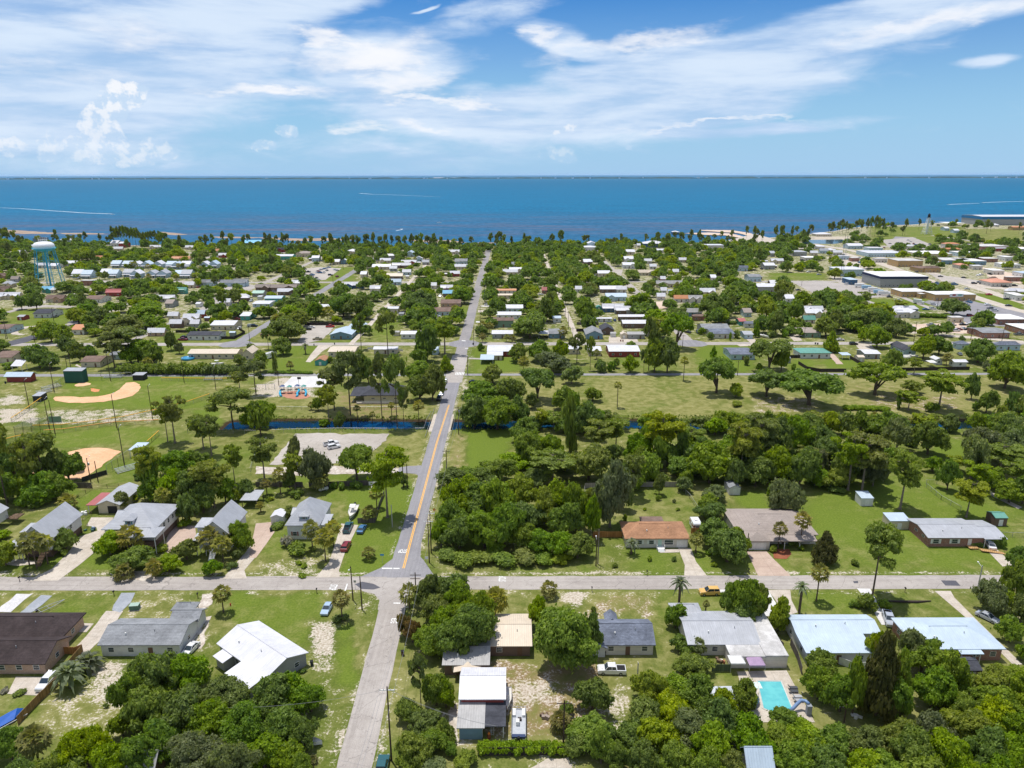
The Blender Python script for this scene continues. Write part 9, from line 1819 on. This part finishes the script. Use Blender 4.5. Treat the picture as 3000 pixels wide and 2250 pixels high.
hedge('m1',1350,905,2212,905,5.5,3.2,'long tall dark hedge between the ball field path and the peach-roofed house');hedge('m2',10,905,330,908,5.0,3.0,'dark hedge continuing right of the long tall hedge to the pines');hedge('r3',-240,1530,440,1545,2.2,1.2,'vine-covered hedge along the bottom fence of the dry yard','y');hedge('m2',700,898,1150,905,1.4,1.2,'low hedge along the path below the green lawn');hedge('m5',1060,290,1390,302,3.0,2.2,'dark clipped hedge behind the tented white roof');hedge('m4',1230,365,1310,368,2.2,1.6,'clipped hedge left of the red-roofed pavilion');hedge('r7',130,270,640,262,3.5,2.6,'dense shrub belt along the near canal bank in the woods');hedge('m5',280,1290,720,1300,2.0,1.8,'low green scrub belt on the far canal bank','y');hedge('m1',760,150,1090,130,1.8,1.6,'clipped hedge before the brown-roofed white house','y')
hz=newmat('thin_air');pv=hz[1].add('ShaderNodeVolumePrincipled',ins={'Color':(0.62,0.80,1.0,1),'Density':0.000012,'Anisotropy':0.2})
hz[1].l.new(pv.outputs[0],hz[1].add('ShaderNodeOutputMaterial').inputs['Volume'])
o=MB().box(-95000,95000,-1500,80000,-6,125).build('haze',hz[0]);o['kind']='stuff'
def grass_mass():
 rng=np.random.default_rng(5);n=2600;X=rng.uniform(CANAL_X0+4,230,n);side=rng.choice([-1,1],n);Y=CANAL_Y+side*rng.uniform(5.2,8.2,n)
 keep=np.abs(X+28.8)>6;X,Y=X[keep],Y[keep];Zb=ground_z(X,Y);h=rng.uniform(.25,.75,len(X));a=rng.uniform(0,3.14,len(X));w_=.35
 A=np.stack([X-np.cos(a)*w_,Y-np.sin(a)*w_,Zb-.05],-1);B=np.stack([X+np.cos(a)*w_,Y+np.sin(a)*w_,Zb-.05],-1);C=np.stack([X+np.cos(a)*.2,Y+np.sin(a)*.2+.1,Zb+h],-1);D_=np.stack([X-np.cos(a)*.25,Y-np.sin(a)*.25,Zb+h*.8],-1)
 o=bpy.data.objects.new('reeds',np_mesh('reeds',np.stack([A,B,C,D_],1).reshape(-1,3),np.arange(4*len(X)).reshape(-1,4),LEAF['y']));COL.objects.link(o);o['kind']='stuff';o['label']='tall grass and reeds fringing the canal banks';o['category']='reeds'
grass_mass()
# labels
LANE=[(-372,'far-left street'),(-300,'tower street'),(-232,'left lane'),(-165,'left street'),(-96,'sandy left lane'),(-28.9,'centre road'),(40,'sandy right lane'),(107,'right street'),(400,'highway'),(-470,'left edge')]
ORD=['first','second','third','fourth','fifth','sixth','seventh','eighth','ninth','tenth','11th','12th','13th','14th','15th','16th','17th','18th','19th','20th']
auto={}
for b in BUILT:
 if b[5]is None and 'label' not in b[0].keys():
  x,y=b[3],b[4];ln=min(LANE,key=lambda l:abs(l[0]-x));side='right' if x>ln[0]else 'left'
  if ln[1]=='left edge':side='near'
  blk='near' if y<Y2 else 'first' if y<Y3 else 'shore' if y<coast_y(x)else 'shore'
  rn=RNAME[b[1]];ph='%s-roofed %shouse'%(rn,'' if b[2]in 'o' else WALL[b[2]][1]+' ')
  auto.setdefault((ph,side,ln[1],blk),[]).append(b)
for(ph,side,ln,blk),bs in auto.items():
 bs.sort(key=lambda b:b[4])
 where=('%s of the %s, %s block'%(side,ln,{'near':'near','first':'middle','shore':'shore'}[blk])).replace('near of','near')
 for i,b in enumerate(bs):
  o_='' if len(bs)==1 else ORD[i]+' '
  b[0]['label']=('%s%s %s'%(o_,ph,where)).replace('open-sided ','')
  b[6]=('the %s%s-roofed house %s'%(o_,RNAME[b[1]],where))if len(b[0]['label'].split())<13 else None
cnt={}
for b in BUILT:
 if b[6]:cnt[b[6]]=cnt.get(b[6],0)+1
for b in BUILT:
 if b[6]and cnt[b[6]]==1:land(b[6],b[3],b[4],b[7])
for ph,reg,a,b_ in(('the crossing','r2',1080,180),('the broken parking lot','r6',600,460),('the canal bridge','r6',1500,240),('the clay infield','r5',720,560),('the far diamond','m1',1000,1080),('the white basketball court','m2',1060,990),('the dry field bush','r7',1805,115),('the pontoon boat','r3',55,1330),('the white pickup','r3',800,880),('the yellow off-roader','r3',1597,250),('the blue tarp','r1',45,1290),('the silver car','r4',1775,455),('the pole with guy wires','r4',615,1290),('the near roadside pole','r2',1098,1600),('the boat on trailer','r6',785,990),('the white propane tank','r6',548,795),('the batting cage','r5',190,340),('the second crossing','m3',610,590),('the crosswalk','m3',545,900),('the bright lawn patch','r6',1870,450)):
 land(ph,*G(reg,a,b_),3)
for k,xx in enumerate((420,900,1400,1900,2300)):
 pass
LP=[(p,*PROJ(x,y),h/math.hypot(x,y)*F)for p,x,y,h in LAND]
def rel(px,py,L):
 dx,dy=px-L[1],(py-L[2])
 if abs(dx)>1.1*abs(dy):return 'left of' if dx<0 else 'right of'
 return 'in front of' if dy>0 else 'behind'
def options(t):
 px,py=PROJ(t[2],t[3]);q=sorted(LP,key=lambda L:math.hypot(max(0,abs(px-L[1])-L[3]),(py-L[2])*1.5))[:7]
 out=[]
 for L in q:
  s='%s %s %s'%(t[1],rel(px,py,L),L[0])
  if 4<=len(s.split())<=12:out.append(s)
 for L,L2 in((q[0],q[1]),(q[0],q[2]),(q[1],q[2])):
  s='%s between %s and %s'%(t[1],L[0],L2[0])
  if len(s.split())<=12:out.append(s)
 return out or[min(('%s %s %s'%(t[1],rel(px,py,L),L[0])for L in sorted(LP,key=lambda L:math.hypot(px-L[1],(py-L[2])*1.5))[:14]),key=lambda s:len(s.split()))]
isl_t=[t for t in THINGS if t[4]=='house']
isl_t.sort(key=lambda t:t[2])
for t in isl_t:tag(t[0],'tiny white house on the barrier island along the horizon','house',t[5])
TT=[t for t in THINGS if t[4]!='house']
used={}
opts={id(t):options(t)for t in TT}
first={}
for t in TT:first.setdefault(opts[id(t)][0],[]).append(t)
taken=set();clash=[]
for s,ts in first.items():
 if len(ts)==1:used[s]=ts
 else:
  ts.sort(key=lambda t:(t[2],t[3]));rest_=[]
  for t in ts:
   alt=[o for o in opts[id(t)][1:]if o not in first and o not in used]
   if alt and len(ts)>2:used[alt[0]]=[t]
   else:rest_.append(t)
  if rest_:used.setdefault(s,[]).extend(rest_)
for s,ts in used.items():
 if len(ts)==1:tag(ts[0][0],s,ts[0][4],ts[0][5]);continue
 ts.sort(key=lambda t:PROJ(t[2],t[3])[0])
 n=len(ts)
 for i,t in enumerate(ts):
  w_=('leftmost' if i==0 else 'rightmost' if i==n-1 else('middle' if n==3 else ORD[i]+' from left'))
  tag(t[0],'%s %s'%(w_,s),t[4],t[5])
